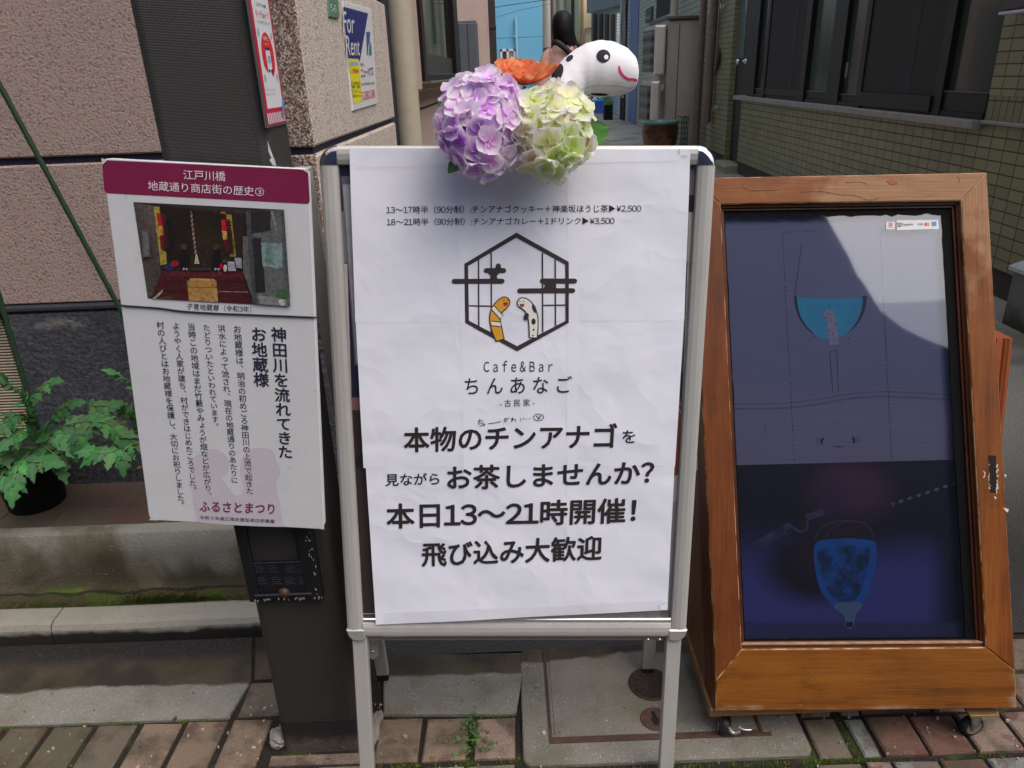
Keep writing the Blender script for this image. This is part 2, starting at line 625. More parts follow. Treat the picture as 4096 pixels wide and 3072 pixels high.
for i, (xa, xb, cc) in enumerate([(-0.326, -0.226, TAN), (-0.222, -0.122, TAN), (-0.112, -0.018, PINK)]):
    brect(xa, 1.125, xb, 1.247 - i * 0.006, cc, 0.004)
for xa, xb, cc in [(-0.335, -0.232, GREYB), (-0.226, -0.127, PINK), (-0.125, -0.02, GREYB)]:
    brect(xa, 1.0, xb, 1.116, cc, 0.004)
for row, (y0, y1) in enumerate([(1.005, 1.088), (1.095, 1.2), (1.205, 1.31), (1.315, 1.42)]):
    if row == 1: spec = [(0.603, 0.676, GREYB), (0.693, 0.738, LGREY), (0.738, 0.835, RED), (0.835, 0.934, RED), (0.934, 1.034, PINK), (1.034, 1.134, PINK), (1.134, 1.234, RED)]
    elif row == 0: spec = [(0.588, 0.684, GREYB), (0.69, 0.746, PINK), (0.746, 0.842, LGREY), (0.842, 0.936, RED), (0.936, 1.04, LGREY), (1.04, 1.14, PINK), (1.14, 1.24, RED)]
    elif row == 2: spec = [(0.603, 0.676, GREYB), (0.693, 0.738, LGREY), (0.738, 0.9, RED), (0.9, 1.0, PINK), (1.0, 1.1, RED), (1.1, 1.25, PINK)]
    else: spec = [(0.603, 0.75, OLIVE), (0.75, 0.9, GREYB), (0.9, 1.05, LGREY), (1.05, 1.25, GREYB)]
    for xa, xb, cc in spec: brect(xa, y0, xb, y1, cc, 0.004)
y = 0.55                                               # the rest of the pavement, below the picture
for r_ in range(4):
    x = -2.4
    while x < 1.6:
        w = 0.1
        yb = y + 0.1 if r_ < 3 else (1.04 if x < -0.56 else 0.995)
        if not (r_ == 3 and False): brect(x, y, x + w, yb, rnd.choice([TAN, PINK, GREYB, OLIVE, LGREY] if x > -0.4 else [OLIVE, GREYB, TAN]), 0.004)
        x += w + 0.002
    y += 0.11 if r_ < 2 else 0.12
struct(BR.build('brick_pavement', M_BRICK))

# ---- moss and tiny weeds growing in the joints
mb = MB()
def tuft(x, y, n, spread, h, z=0.0, c0=(60, 84, 26), c1=(128, 148, 50)):
    for _ in range(n):
        a = rnd.uniform(0, 6.28)
        r_ = spread * math.sqrt(rnd.random())
        px, py = x + r_ * math.cos(a), y + r_ * math.sin(a) * 0.5
        hh = h * rnd.uniform(0.4, 1.2)
        b = rnd.uniform(0, 6.28)
        w = rnd.uniform(0.0008, 0.0016)
        dx, dy = math.cos(b) * w, math.sin(b) * w
        t = rnd.random()
        cc = tuple(u + (v - u) * t for u, v in zip(lin(c0), lin(c1)))
        mb.add([(px - dx, py - dy, z - 0.003), (px + dx, py + dy, z - 0.003), (px + math.cos(a) * hh * 0.5, py + math.sin(a) * hh * 0.5, z + hh)], [(0, 1, 2)], col=cc)
for (xa, xb, yy, n) in [(-1.3, -0.72, 1.2565, 26), (0.0, 0.6, 1.092, 30), (0.3, 0.7, 1.09, 18), (0.6, 0.75, 1.091, 14), (0.9, 1.1, 1.091, 10), (-0.33, -0.02, 1.119, 16), (-0.1, -0.02, 1.24, 6)]:
    for i in range(n): tuft(xa + (xb - xa) * rnd.random(), yy, 16, 0.011, 0.006, -0.006)
for yy in np.linspace(1.1, 1.2, 10): tuft(0.685, yy, 10, 0.007, 0.005, -0.008)
for yy in np.linspace(1.12, 1.25, 14): tuft(-0.117, yy, 12, 0.007, 0.006, -0.006)
M_MOSS = attr_mat('moss_green', rough=0.9, translucent=0.25)
tag(mb.build('moss', M_MOSS), 'green moss growing in the joints of the brick paving', 'moss', kind='stuff')

# grit and bits of litter lying on the paving
mb = MB()
for _ in range(420):
    x, y = rnd.uniform(-1.3, 1.1), rnd.uniform(1.02, 1.36)
    r_ = abs(rnd.gauss(0, 0.0010)) + 0.0006
    g = rnd.uniform(0.05, 0.5)
    pl = PL((x, y, 0.003), (math.cos(_), math.sin(_), 0), (0, 0, 1))
    mb.plate(pl, ell(0, 0, r_ * rnd.uniform(.7, 2.2), r_, 0, 5), -0.004, r_ * rnd.uniform(.3, 1.0), col=(g, g * 0.93, g * 0.82))
tag(mb.build('grit', attr_mat('grit_stone', rough=0.9)), 'fine grit and litter scattered over the brick paving', 'grit', kind='stuff')

# little clover weed between two bricks, behind the sign board's legs
wd = thing('clover_weed', 'small green clover weed growing in the joint between two tan paving bricks', 'weed', (-0.115, 1.17, 0))
mb = MB()
for i in range(80):
    t = rnd.random()
    px, py = -0.116 + rnd.gauss(0, 0.010 + 0.014 * (t < 0.3)), 1.135 + 0.10 * t + rnd.gauss(0, 0.006)
    h = rnd.uniform(0.004, 0.02)
    r_ = rnd.uniform(0.0012, 0.0025) * (1.4 if t < 0.3 else 1)
    pl = PL((px, py, h), (math.cos(i), math.sin(i), 0), (rnd.gauss(0, .35), -0.3 + rnd.gauss(0, .35), 1))
    g = rnd.uniform(0.7, 1.15)
    cc = tuple(g * v for v in lin((88, 122, 66)))
    for q in range(3): mb.sheet(pl, ell(r_ * 1.0 * math.cos(q * 2.1), r_ * math.sin(q * 2.1), r_, r_ * 0.8, q * 120, 8), 0.0002 * q, col=cc)
M_WEED = attr_mat('weed_green', rough=0.6, translucent=0.3)
mb.build('foliage', M_WEED, wd)
mb = MB()
for i in range(16):
    px, py = -0.116 + rnd.gauss(0, 0.008), 1.135 + 0.1 * rnd.random()
    mb.tube([(px, py, -0.01), (px + rnd.gauss(0, .006), py + rnd.gauss(0, .004), 0.014)], 0.0006, 4, col=lin((90, 110, 60)))
mb.build('stem', M_WEED, wd)

# ---- concrete gutter strip at the left, with joints
mb = MB()
P0 = PL((0, 0, 0), (1, 0, 0), (0, 0, 1))
mb.plate(P0, [(-2.6, 1.262), (-0.672, 1.262), (-0.652, 1.372), (-0.695, 1.522), (-2.6, 1.525)], -0.05, 0.001, 0.003)
mb.plate(P0, [(-0.647, 1.376), (-0.44, 1.376), (-0.44, 1.52), (-0.690, 1.522)], -0.05, 0.0, 0.003)
struct(mb.build('gutter_strip', M_CONC))
mb = MB()
mb.plate(P0, [(-0.318, 1.255), (-0.02, 1.242), (0.012, 1.43), (-0.345, 1.44)], -0.05, 0.001, 0.003)
struct(mb.build('kerb_strip', M_CONC))

# ---- kerb along the left, its face darker towards the foot, a mossy edge and the stained riser of the tiled step
def m_kerb():
    k = NT('kerb_stone')
    p = k.xyz()
    n2 = k.noise(200, 4)
    c = k.mix(k.noise(6, 5), rgba((128, 126, 116)), rgba((158, 155, 144)))
    c = k.mix(k.math('MULTIPLY', k.step(n2, 0.4, 0.28), 0.6), c, rgba((80, 75, 66)))
    e = k.math('ADD', p['Z'], k.math('MULTIPLY', k.math('SUBTRACT', k.noise(14, 4), 0.5), 0.03))
    c = k.mix(k.step(e, 0.036, 0.020), c, k.mix(k.noise(30, 4), rgba((14, 13, 11)), rgba((40, 35, 27))))
    k.col(c)
    k.rough(0.85)
    k.bump(k.noise(160, 6, rough=0.7), 0.8, 0.004)
    return k.m
mb = MB()
prof = [(1.527, -0.05), (1.528, 0.02), (1.531, 0.036), (1.539, 0.048), (1.552, 0.053), (1.612, 0.055), (1.612, -0.05)]
for xa, xb in [(-3.0, -1.215), (-1.211, -0.44)]:
    n = 18
    rings = []
    for i in range(n + 1):
        xx = xa + (xb - xa) * i / n
        rings.append([(xx, y + 0.002 * math.sin(xx * 9 + z * 20), z + 0.0015 * math.sin(xx * 13)) for y, z in prof])
    mb.loft(rings, smooth=False)
struct(mb.build('kerb', m_kerb()))

def m_riser():
    k = NT('stained_riser')
    p = k.xyz()
    n2 = k.noise(230, 4)
    big = k.noise(3.2, 6, dist=0.6)
    streak = k.noise(4.5, 5, vec=k.pos((1.4, 1, 0.45), rot=(0, 0.5, 0)))
    c = k.mix(k.noise(7, 5), rgba((120, 120, 110)), rgba((150, 150, 140)))
    c = k.mix(k.math('MULTIPLY', k.step(k.math('ADD', streak, k.math('MULTIPLY', p['Z'], -0.9)), 0.24, 0.42), 0.9), c, rgba((98, 91, 70)))
    c = k.mix(k.math('MULTIPLY', k.step(k.math('ADD', big, k.math('MULTIPLY', p['Z'], -1.3)), 0.24, 0.40), 0.95), c, rgba((66, 60, 42)))
    c = k.mix(k.math('MULTIPLY', k.step(k.math('ADD', k.math('MULTIPLY', p['Z'], -7.0), k.noise(3, 3)), -0.22, -0.02), 0.9), c, k.mix(k.step(k.noise(5.5, 4), 0.5, 0.62), rgba((58, 56, 30)), rgba((84, 108, 18))))
    c = k.mix(k.math('MULTIPLY', k.step(n2, 0.64, 0.74), 0.5), c, rgba((196, 194, 182)))
    c = k.mix(k.math('MULTIPLY', k.step(n2, 0.36, 0.28), 0.5), c, rgba((66, 62, 54)))
    k.col(c)
    edge = k.math('ADD', p['Z'], k.math('MULTIPLY', k.math('SUBTRACT', k.noise(12, 4), 0.5), 0.02))
    ms = k.mix(k.noise(60, 5), rgba((50, 48, 28)), rgba((84, 78, 50)))
    ms = k.mix(k.step(k.math('ADD', k.noise(6.5, 4), k.math('MULTIPLY', p['Z'], -2.0)), 0.36, 0.50), ms, k.mix(k.noise(200, 3), rgba((54, 66, 20)), rgba((82, 98, 30))))
    c = k.mix(k.step(edge, 0.096, 0.088), c, ms)
    c = k.mix(k.math('MULTIPLY', k.step(k.math('ABSOLUTE', k.math('SUBTRACT', edge, 0.093)), 0.004, 0.001), 0.8), c, rgba((22, 20, 14)))
    k.col(c)
    k.rough(0.9)
    k.bump(k.noise(110, 7, rough=0.7), 0.9, 0.006)
    return k.m
ZS = 0.268
mb = MB()
nx, rows = 60, [(1.600, 0.0), (1.602, 0.088), (1.612, 0.094), (1.618, 0.12), (1.620, 0.2), (1.621, ZS - 0.006), (1.627, ZS), (1.66, ZS)]
vs = []
for i in range(nx + 1):
    xx = -3.0 + (2.56) * i / nx
    for j, (yy, zz) in enumerate(rows):
        vs.append((xx, yy + (0.002 * math.sin(xx * 7 + j) if j < 6 else 0), zz + (0.0025 * math.sin(xx * 11) if j in (1, 2) else 0)))
R_ = len(rows)
fs = [(i * R_ + j, (i + 1) * R_ + j, (i + 1) * R_ + j + 1, i * R_ + j + 1) for i in range(nx) for j in range(R_ - 1)]
mb.add(vs, fs, True)
mb.add([(-0.44, 1.6, 0), (-0.44, 2.0, 0), (-0.44, 2.0, ZS), (-0.44, 1.62, ZS)], [(0, 1, 2, 3)])
struct(mb.build('step_riser', m_riser()))
def m_floor_tile():
    k = NT('brown_floor_tile')
    a = k.n('Attribute')
    a.attribute_name = 'col'
    n = k.noise(12, 5)
    k.col(k.mix(k.math('MULTIPLY', n, 0.4), a.outputs['Color'], rgba((64, 52, 44))))
    k.rough(0.6)
    k.bump(k.noise(160, 4), 0.25, 0.002)
    return k.m
mb = MB()
x = -3.0
tiles = np.arange(-3.05, -0.4, 0.152)
for i, xa in enumerate(tiles):
    for (ya, yb) in [(1.662, 1.748), (1.751, 1.90)]:
        cc = tuple(v * rnd.uniform(0.85, 1.15) for v in lin((86, 75, 66)))
        xb = min(xa + 0.149, -0.442)
        if xb - xa < 0.02: continue
        mb.plate(P0, [(xa, ya), (xb, ya), (xb, yb), (xa, yb)], ZS - 0.02, ZS + 0.0015, 0.001, col=cc)
struct(mb.build('tiled_step', m_floor_tile()))
mb = MB()
mb.add([(-3, 1.66, ZS - 0.0015), (-0.44, 1.66, ZS - 0.0015), (-0.44, 2.0, ZS - 0.0015), (-3, 2.0, ZS - 0.0015)], [(0, 1, 2, 3)])
struct(mb.build('step_mortar', flat('step_mortar', (134, 126, 112), 0.9, bump=0.3)))

# ---- green moss clinging to the foot of the riser
mb = MB()
for _ in range(9000):
    xx = rnd.uniform(-1.6, -0.55)
    dens = 0.5 + 0.5 * math.sin(xx * 13 + 1.2) * math.sin(xx * 5.1)
    if rnd.random() > dens ** 2: continue
    zz = 0.056 + abs(rnd.gauss(0, 0.013))
    hh = rnd.uniform(0.002, 0.006)
    t = rnd.random()
    cc = tuple(u + (v - u) * t for u, v in zip(lin((64, 82, 16)), lin((126, 150, 30))))
    mb.add([(xx - 0.0018, 1.603, zz), (xx + 0.0018, 1.603, zz), (xx + rnd.gauss(0, .002), 1.598 - hh * 0.6, zz + hh)], [(0, 1, 2)], col=cc)
tag(mb.build('wall_moss', M_MOSS), 'bright green moss along the foot of the stained concrete step', 'moss', kind='stuff')

# ---- concrete inspection cover set in a rusty frame
cv = thing('inspection_cover', 'square grey concrete inspection cover in a rusty steel frame beside the brick paving', 'manhole cover', (0.3, 1.25, 0))
mb = MB()
mb.plate(P0, rrect(-0.006, 1.105, 0.596, 1.44, 0.02), -0.05, 0.002, 0.003)
mb.build('surround', M_CONC_R, cv)
M_RUST = flat('rusty_steel', (78, 56, 47), 0.75, 0.2, 0.3, 60, 0.4)
f0 = gz(2195, 2968)
mb = MB()
xa, xb, ya, yb = 0.052, 0.505, 1.155, 1.44
for (p, q) in [((xa, ya), (xb + 0.02, ya + 0.008)), ((xa, ya + 0.008), (xa + 0.006, yb)), ((xb - 0.002, ya + 0.008), (xb + 0.004, yb))]:
    mb.box((p[0], p[1], -0.02), (q[0], q[1], 0.0055), 0.001)
mb.build('frame', M_RUST, cv)
mb = MB()
mb.plate(P0, rrect(xa + 0.010, ya + 0.016, xb - 0.007, yb, 0.012), -0.03, 0.004, 0.003)
lid = mb.build('lid', M_CONC_R, cv)
mb = MB()
mb.plate(P0, [(xa, ya + 0.0082), (xb, ya + 0.0082), (xb, ya + 0.0158), (xa, ya + 0.0158)], -0.03, 0.0045, 0.001)
mb.build('lid_edge', M_RUST, cv)
pk = gz(2620, 2882)
mb = MB()
mb.plate(P0, ell(pk[0], pk[1], 0.033, 0.033), -0.01, 0.0062, 0.002)
kh = mb.build('lifting_hole', M_RUST, lid)
mb = MB()
mb.plate(P0, [(pk[0] - 0.005, pk[1] - 0.018), (pk[0] + 0.003, pk[1] - 0.018), (pk[0] + 0.009, pk[1] - 0.004), (pk[0] + 0.004, pk[1] + 0.003), (pk[0] + 0.002, pk[1] + 0.02), (pk[0] - 0.006, pk[1] + 0.02), (pk[0] - 0.005, pk[1] + 0.004), (pk[0] - 0.01, pk[1] - 0.002)], 0.0, 0.0066, 0.0)
mb.build('key_slot', flat('slot_black', (10, 9, 9), 0.9), lid)
vc = gz(2600, 2742)
vcap = thing('valve_cover', 'round rusty valve cover with a ribbed rim in the concrete behind the sign board', 'valve cover', (vc[0], vc[1], 0))
mb = MB()
mb.lathe((vc[0], vc[1], 0), (0, 0, 1), [(0.05, -0.01), (0.05, 0.006), (0.044, 0.007), (0.043, 0.0062), (0.0, 0.0062)], 36)
mb.build('rim', flat('dark_rust', (56, 48, 42), 0.7, 0.3, 0.3, 60, 0.3), vcap)
mb = MB()
for i in range(12):
    w = i * math.pi / 6
    pl = PL((vc[0], vc[1], 0), (math.cos(w), math.sin(w), 0), (0, 0, 1))
    mb.obox(pl, 0.020, -0.0015, 0.039, 0.0015, 0.005, 0.008, 0.0005)
    mb.obox(pl, 0.033, -0.007, 0.036, 0.007, 0.005, 0.0078, 0.0005)
mb.build('raised_pattern', flat('dark_rust_pattern', (60, 50, 44), 0.65, 0.3), vcap)

# white broken concrete lump by the pole's foot, left and right
def lump(name, label, o, r, sq, c):
    bm = bmesh.new()
    bmesh.ops.create_icosphere(bm, subdivisions=3, radius=1)
    mb = MB()
    rr = random.Random(int(o[0] * 1e4))
    ph = [rr.uniform(0, 6) for _ in range(6)]
    vs = []
    for v in bm.verts:
        p = v.co
        k = 1 + 0.16 * math.sin(3 * p.x + ph[0]) * math.sin(4 * p.y + ph[1]) + 0.1 * math.sin(9 * p.z + ph[2] + 5 * p.x)
        vs.append((o[0] + p.x * r * sq[0] * k, o[1] + p.y * r * sq[1] * k, o[2] + p.z * r * sq[2] * k))
    mb.add(vs, [tuple(v.index for v in f.verts) for f in bm.faces])
    bm.free()
    return tag(mb.build(name, c), label, 'concrete lump')
M_LUMP = flat('broken_mortar', (128, 124, 118), 0.9, 0, 0.2, 50, 0.6)
g1 = gz(1105, 2960)
lump('mortar_lump', 'pale broken lump of mortar at the left foot of the dark pole', (g1[0] + 0.008, g1[1], 0.008), 0.024, (0.9, 1.1, 0.7), M_LUMP)
g2 = gz(1500, 2900)
lump('mortar_lump', 'pale broken strip of mortar right of the dark pole, behind a sign board leg', (g2[0], g2[1], -0.006), 0.03, (0.5, 1.6, 0.35), M_LUMP)
# ================================================================== LEFT BUILDING
YW, XC = 1.892, -0.461
TH = math.radians(1.15)
LW = PL((XC, YW, 0), (math.sin(TH), math.cos(TH), 0), (math.cos(TH), -math.sin(TH), 0))     # alley side, u runs away from the viewer
FWALL = PL((XC, YW, 0), (1, 0, 0), (0, -1, 0))                                              # street front

def m_stucco(name, c, dark, sc=75):
    k = NT(name)
    n1 = k.noise(sc, 5, rough=0.6)
    v = k.voro(sc * 0.95)
    pits = k.step(k.math('ADD', n1, k.math('MULTIPLY', v, 0.25)), 0.66, 0.80)
    base = k.mix(k.noise(2.0, 5), rgba(c), tuple(x * 0.86 for x in rgba(c)[:3]) + (1,))
    strk = k.step(k.noise(1.0, 5, k.pos((9, 9, 0.7))), 0.5, 0.75)
    base = k.mix(k.math('MULTIPLY', strk, 0.35), base, tuple(x * 0.6 for x in rgba(c)[:3]) + (1,))
    k.col(k.mix(k.math('MULTIPLY', pits, 0.75), base, rgba(dark)))
    k.rough(0.92)
    k.bump(k.math('MULTIPLY', k.math('ADD', n1, k.math('MULTIPLY', k.noise(sc * 2.6, 3), 0.5)), -1.0), 0.9, 0.006)
    return k.m
M_STUC = m_stucco('pink_stucco', (192, 168, 158), (128, 106, 96), 150)
def m_pebble(name, stops, sc=310):
    k = NT(name)
    cc = k.voro(sc, out='Color')
    s_ = k.n('SeparateColor')
    k.put(s_.inputs[0], cc)
    d = k.voro(sc)
    base = k.ramp(s_.outputs[0], stops, 'CONSTANT')
    k.col(k.mix(k.math('MULTIPLY', k.step(d, 0.50, 0.72), 0.5), base, rgba((110, 98, 90))))
    k.rough(0.85)
    k.bump(d, -0.7, 0.003)
    return k.m
M_PEB = m_pebble('pebbledash', [(0, rgba((196, 185, 173))), (0.3, rgba((208, 198, 187))), (0.55, rgba((184, 170, 160))), (0.72, rgba((218, 210, 200))), (0.88, rgba((134, 116, 108))), (0.95, rgba((84, 74, 72)))])
M_PEBD = m_pebble('pebbledash_dark', [(0, rgba((118, 98, 88))), (0.25, rgba((176, 164, 150))), (0.45, rgba((92, 66, 60))), (0.65, rgba((140, 122, 110))), (0.82, rgba((62, 48, 46))), (0.92, rgba((196, 186, 172)))], 250)
def m_granite():
    k = NT('dark_rough_plinth')
    n = k.noise(85, 6, rough=0.65)
    c = k.ramp(n, [(0.25, rgba((44, 46, 54))), (0.5, rgba((72, 74, 82))), (0.75, rgba((108, 108, 112)))])
    p = k.xyz()
    band = k.math('MULTIPLY', k.step(k.math('ABSOLUTE', k.math('SUBTRACT', p['Z'], 0.755)), 0.02, 0.004), k.step(k.noise(9, 6), 0.5, 0.62))
    c = k.mix(k.math('MULTIPLY', band, 0.7), c, rgba((150, 146, 142)))
    c = k.mix(k.math('MULTIPLY', k.step(k.noise(3.1, 7), 0.62, 0.74), 0.5), c, rgba((140, 138, 136)))
    k.col(c)
    k.rough(0.8)
    k.bump(n, 1.0, 0.010)
    return k.m
M_GRAN = m_granite()
M_GROOVE = flat('groove_navy', (34, 36, 58), 0.7)

pb = thing('pink_building', 'two storey pink stucco building with a dark rough plinth left of the alley', 'building', (-2.5, 2.4, 0))
ZT = 6.2
H1, H2 = (1.155, 1.172), (1.583, 1.600)
mb = MB()
cuts = [0.805, H1[0], H1[1], H2[0], H2[1], 2.05, 2.065, ZT]
XP = -0.568
for za, zb in zip(cuts[::2], cuts[1::2]):
    mb.obox(FWALL, -7.5, za, XP - XC, zb, -0.25, 0.0, 0.004)
mb.build('front_wall', M_STUC, pb)
mb = MB()
mb.obox(FWALL, -7.5, 0.79, XP - XC, ZT, -0.27, -0.010)
mb.obox(FWALL, XP - XC, 0.79, -0.006, ZT, -0.27, -0.010)
mb.obox(LW, 0.006, 0.79, 1.50, ZT, -0.25, -0.010)
mb.build('groove', M_GROOVE, pb)
mb = MB()
for za, zb in zip(cuts[::2], cuts[1::2]):
    mb.obox(FWALL, XP - XC, za, 0.0, zb, -0.02, 0.003, 0.004)
mb.build('corner_pilaster', M_PEBD, pb)
mb = MB()
A1 = LW.L(1578, 478)[0]
for za, zb in zip(cuts[::2], cuts[1::2]):
    mb.obox(LW, 0.0, za, A1, zb, -0.2, 0.002, 0.006)
mb.build('side_wall', M_PEB, pb)
mb = MB()
XG = gy(60, 1400, YW)[0]
mb.obox(FWALL, XG - XC - 0.004, ZS - 0.1, 0.0, 0.788, -0.25, 0.012, 0.01)
mb.obox(LW, 0.0, 0.0, A1, 0.788, -0.2, 0.012, 0.01)
mb.build('plinth', M_GRAN, pb)
mb = MB()
mb.obox(FWALL, -7.5, 0.788, 0.01, 0.803, -0.25, 0.016, 0.004)
mb.build('plinth_cap', flat('plinth_cap', (52, 52, 60), 0.8, bump=0.4), pb)
k = NT('ribbed_beige_panel')
z_ = k.xyz()['Z']
w = k.math('SINE', k.math('MULTIPLY', z_, 2 * math.pi / 0.0085))
k.col(k.mix(k.step(w, -0.6, 0.4), rgba((128, 116, 98)), rgba((188, 176, 152))))
k.rough(0.7)
k.bump(w, 0.6, 0.003)
mb = MB()
mb.obox(FWALL, -7.5, ZS - 0.1, XG - XC - 0.02, 0.786, -0.25, -0.012)
mb.build('ribbed_panel', k.m, pb)
# lower wall of the alley side beyond the drain pipe
M_STUC2 = m_stucco('pink_stucco_side', (196, 172, 162), (118, 96, 86), 130)
mb = MB()
G2 = LW.L(1639, 453)[1]
AE = LW.L(1843, 300)[0]
mb.obox(LW, A1 - 0.02, 0.0, AE, 1.150, -0.5, -0.035, 0.004)
mb.obox(LW, A1 - 0.02, 1.163, AE, 1.575, -0.5, -0.035, 0.004)
mb.obox(LW, A1 - 0.02, 1.590, AE, ZT, -0.5, -0.035, 0.004)
mb.build('alley_wall', M_STUC2, pb)
mb = MB()
mb.obox(LW, A1 - 0.02, 0.0, AE, ZT, -0.55, -0.043)
mb.build('groove', M_GROOVE, pb)
# drain pipe standing in front of that wall
pa = LW.L(1590, 300)[0]
M_PIPE = flat('cream_pipe', (176, 170, 152), 0.45, 0, 0.06, 20)
mb = MB()
pc = LW.W(pa, 0, 0.03)
mb.tube([(pc[0], pc[1], 0.0), (pc[0], pc[1], 0.9), (pc[0], pc[1], ZT)], 0.052, 20)
mb.build('drain_pipe', M_PIPE, pb)
# projecting bay with the window
b0, b1, b2 = LW.L(1628, 330, 0.03)[0], LW.L(1690, 330, 0.03)[0], LW.L(1836, 300, 0.03)[0]
zb0 = 1.255
mb = MB()
mb.obox(LW, b0, zb0, b1, ZT, -0.06, 0.03, 0.012)
mb.obox(LW, b1, zb0, b2 + 0.03, 1.285, -0.06, 0.018, 0.004)
mb.build('bay', M_STUC2, pb)
M_BRONZE = flat('dark_bronze', (38, 33, 31), 0.4, 0.6, 0.15)
mb = MB()
fr = [(b1, b1 + 0.13), (b2 - 0.42, b2)]
for a_, c_ in fr: mb.obox(LW, a_, 1.30, c_, ZT - 2, -0.05, 0.045, 0.004)
mb.obox(LW, b1 + 0.16, 1.30, b2 - 0.42, 1.335, -0.05, 0.04, 0.003)
fo = mb.build('window_frame', M_BRONZE, pb)
mb = MB()
mb.obox(LW, b1 - 0.02, 1.287, b2 + 0.03, 1.300, -0.05, 0.075, 0.003)
mb.build('sill', flat('aluminium_sill', (120, 116, 112), 0.4, 0.7), fo)
def m_glass_dark(name, c, rough=0.03):
    k = NT(name)
    k.col(rgba(c))
    k.rough(rough)
    k.spec(0.9)
    return k.m
mb = MB()
mb.obox(LW, b1 + 0.155, 1.335, b2 - 0.415, ZT - 2.0, -0.03, 0.010)
mb.build('pane', m_glass_dark('window_glass', (44, 46, 46)), fo)
mb = MB()
mb.obox(LW, b1 + 0.155, 1.335, b2 - 0.415, 1.44, -0.012, 0.014)
mb.build('lower_panel', flat('frosted_strip', (62, 62, 60), 0.4), fo)
mb = MB()
mb.obox(LW, -0.2, ZT, AE, ZT + 0.35, -8, 0.15)
mb.build('parapet', M_STUC, pb)
mb = MB()
mb.box((-8, YW + 0.3, 0), (XC - 0.3, YW + AE - 0.1, ZT))
mb.build('core', M_STUC2, pb)

# grey metal lockers against the alley wall beyond the window
M_GREYM = flat('grey_metal', (96, 102, 108), 0.5, 0.3, 0.06, 8)
YL = 10.5
lx0, lx1 = gy(1836, 200, YL)[0], gy(1908, 200, YL)[0]
lk = thing('metal_locker', 'tall blue grey metal cabinet against the pink alley wall beyond the window', 'cabinet', ((lx0 + lx1) / 2, YL + 0.4, 0))
lz = gy(1870, 82, YL)[2]
mb = MB()
mb.box((lx0, YL, 0), (lx1, YL + 0.9, lz), 0.006)
mb.build('body', M_GREYM, lk)
mb = MB()
xm = (lx0 + lx1) / 2
for p_, q_ in ((lx0 + 0.01, xm - 0.006), (xm + 0.006, lx1 - 0.01)): mb.box((p_, YL - 0.012, 0.05), (q_, YL, lz - 0.03), 0.004)
mb.build('door', M_GREYM, lk)
mb = MB()
YJ = 15.0
j0, j1 = gy(1850, 200, YJ)[0], gy(1958, 200, YJ)[0]
mb.box((j0 - 2.5, YJ, 0), (j1, YJ + 0.25, ZT - 0.2), 0.01)
mb.build('projecting_pier', M_STUC2, pb)
# dark fence post at the end of the pink building
mb = MB()
e0 = gy(1957, 200, 21.0)
e1 = gy(1987, 200, 21.0)
mb.box((e0[0], 20.8, 0), (e1[0], 21.2, 5.5), 0.01)
for z in (1.2, 2.4, 3.6): mb.box((e0[0] - 0.01, 20.78, z), (e1[0] + 0.01, 21.22, z + 0.06), 0.004)
tag(mb.build('dark_post', flat('dark_brown_cladding', (44, 36, 34), 0.6)), 'dark brown post at the far end of the pink building', 'post')

# ------------------------------------------------------------------ FOR RENT board and address plate on the side wall
M_WHITE = flat('sign_white', (214, 216, 220), 0.35, 0, 0.03)
M_BLACK = flat('ink_black', (26, 26, 28), 0.55, 0, 0.05)
M_NAVY = flat('print_navy', (30, 36, 112), 0.35, 0, 0.08)
M_YEL = flat('print_yellow', (226, 218, 32), 0.4, 0, 0.05)
M_RED = flat('print_red', (205, 40, 40), 0.4, 0, 0.05)
RB = PL(LW.W(0, 0, 0.004), LW.u, LW.n)
k3 = lambda x, y: (1100 + x * 860 / 2212, y * 860 / 2212)        # crop coordinates to photograph pixels
rb = thing('rent_board', 'white and blue "For Rent" board screwed to the pebbledash alley wall', 'sign', RB.W(RB.L(1430, 220)[0], 1.23, 0))
mb = MB()
q = [k3(690, 12), k3(985, 95), k3(1045, 1065), k3(795, 1140)]
mb.plate(RB, RB.pts(q), -0.002, 0.003, 0.001)
mb.build('panel', M_WHITE, rb)
def decal(pl, pts, c, name, mat, parent):
    mb = MB()
    for pp in (pts if isinstance(pts[0][0], (list, tuple)) else [pts]): mb.sheet(pl, pl.pts(pp, c), c)
    return mb.build(name, mat, parent)
decal(RB, [k3(703, 68), k3(958, 138), k3(872, 640), k3(862, 608), k3(755, 600)], 0.0034, 'blue_field', M_NAVY, rb)
decal(RB, [k3(755, 603), k3(848, 606), k3(870, 660), k3(898, 1040), k3(808, 1068)], 0.0037, 'yellow_field', M_YEL, rb)
mb = MB()
text_in(mb, RB, 'For', k3(705, 335), k3(818, 345), k3(700, 115), 0.0039, 0.01)
text_in(mb, RB, 'Rent', k3(738, 570), k3(875, 572), k3(728, 365), 0.0039, 0.01)
mb.build('heading', M_WHITE, rb)
mb = MB()
text_in(mb, RB, '\u3054\u5165\u5c45\u8005\u52df\u96c6\u4e2d', k3(775, 752), k3(866, 758), k3(770, 700), 0.0042, 0.01)
mb.build('red_lettering', M_RED, rb)
mb = MB()
text_in(mb, RB, '3-3260-1340', k3(900, 1035), k3(1032, 1000), k3(893, 945), 0.0042, 0.012)
mb.build('red_lettering', M_RED, rb)
mb = MB()
text_in(mb, RB, '\u30cb\u30e5\u30fc\u30cf\u30a6\u30b9', k3(890, 800), k3(1015, 775), k3(884, 700), 0.0042, 0.02)
mb.build('lettering', M_BLACK, rb)
mb = MB()
text_in(mb, RB, '\u682a\u5f0f\u4f1a\u793e', k3(880, 682), k3(920, 680), k3(877, 645), 0.0042, 0.0)
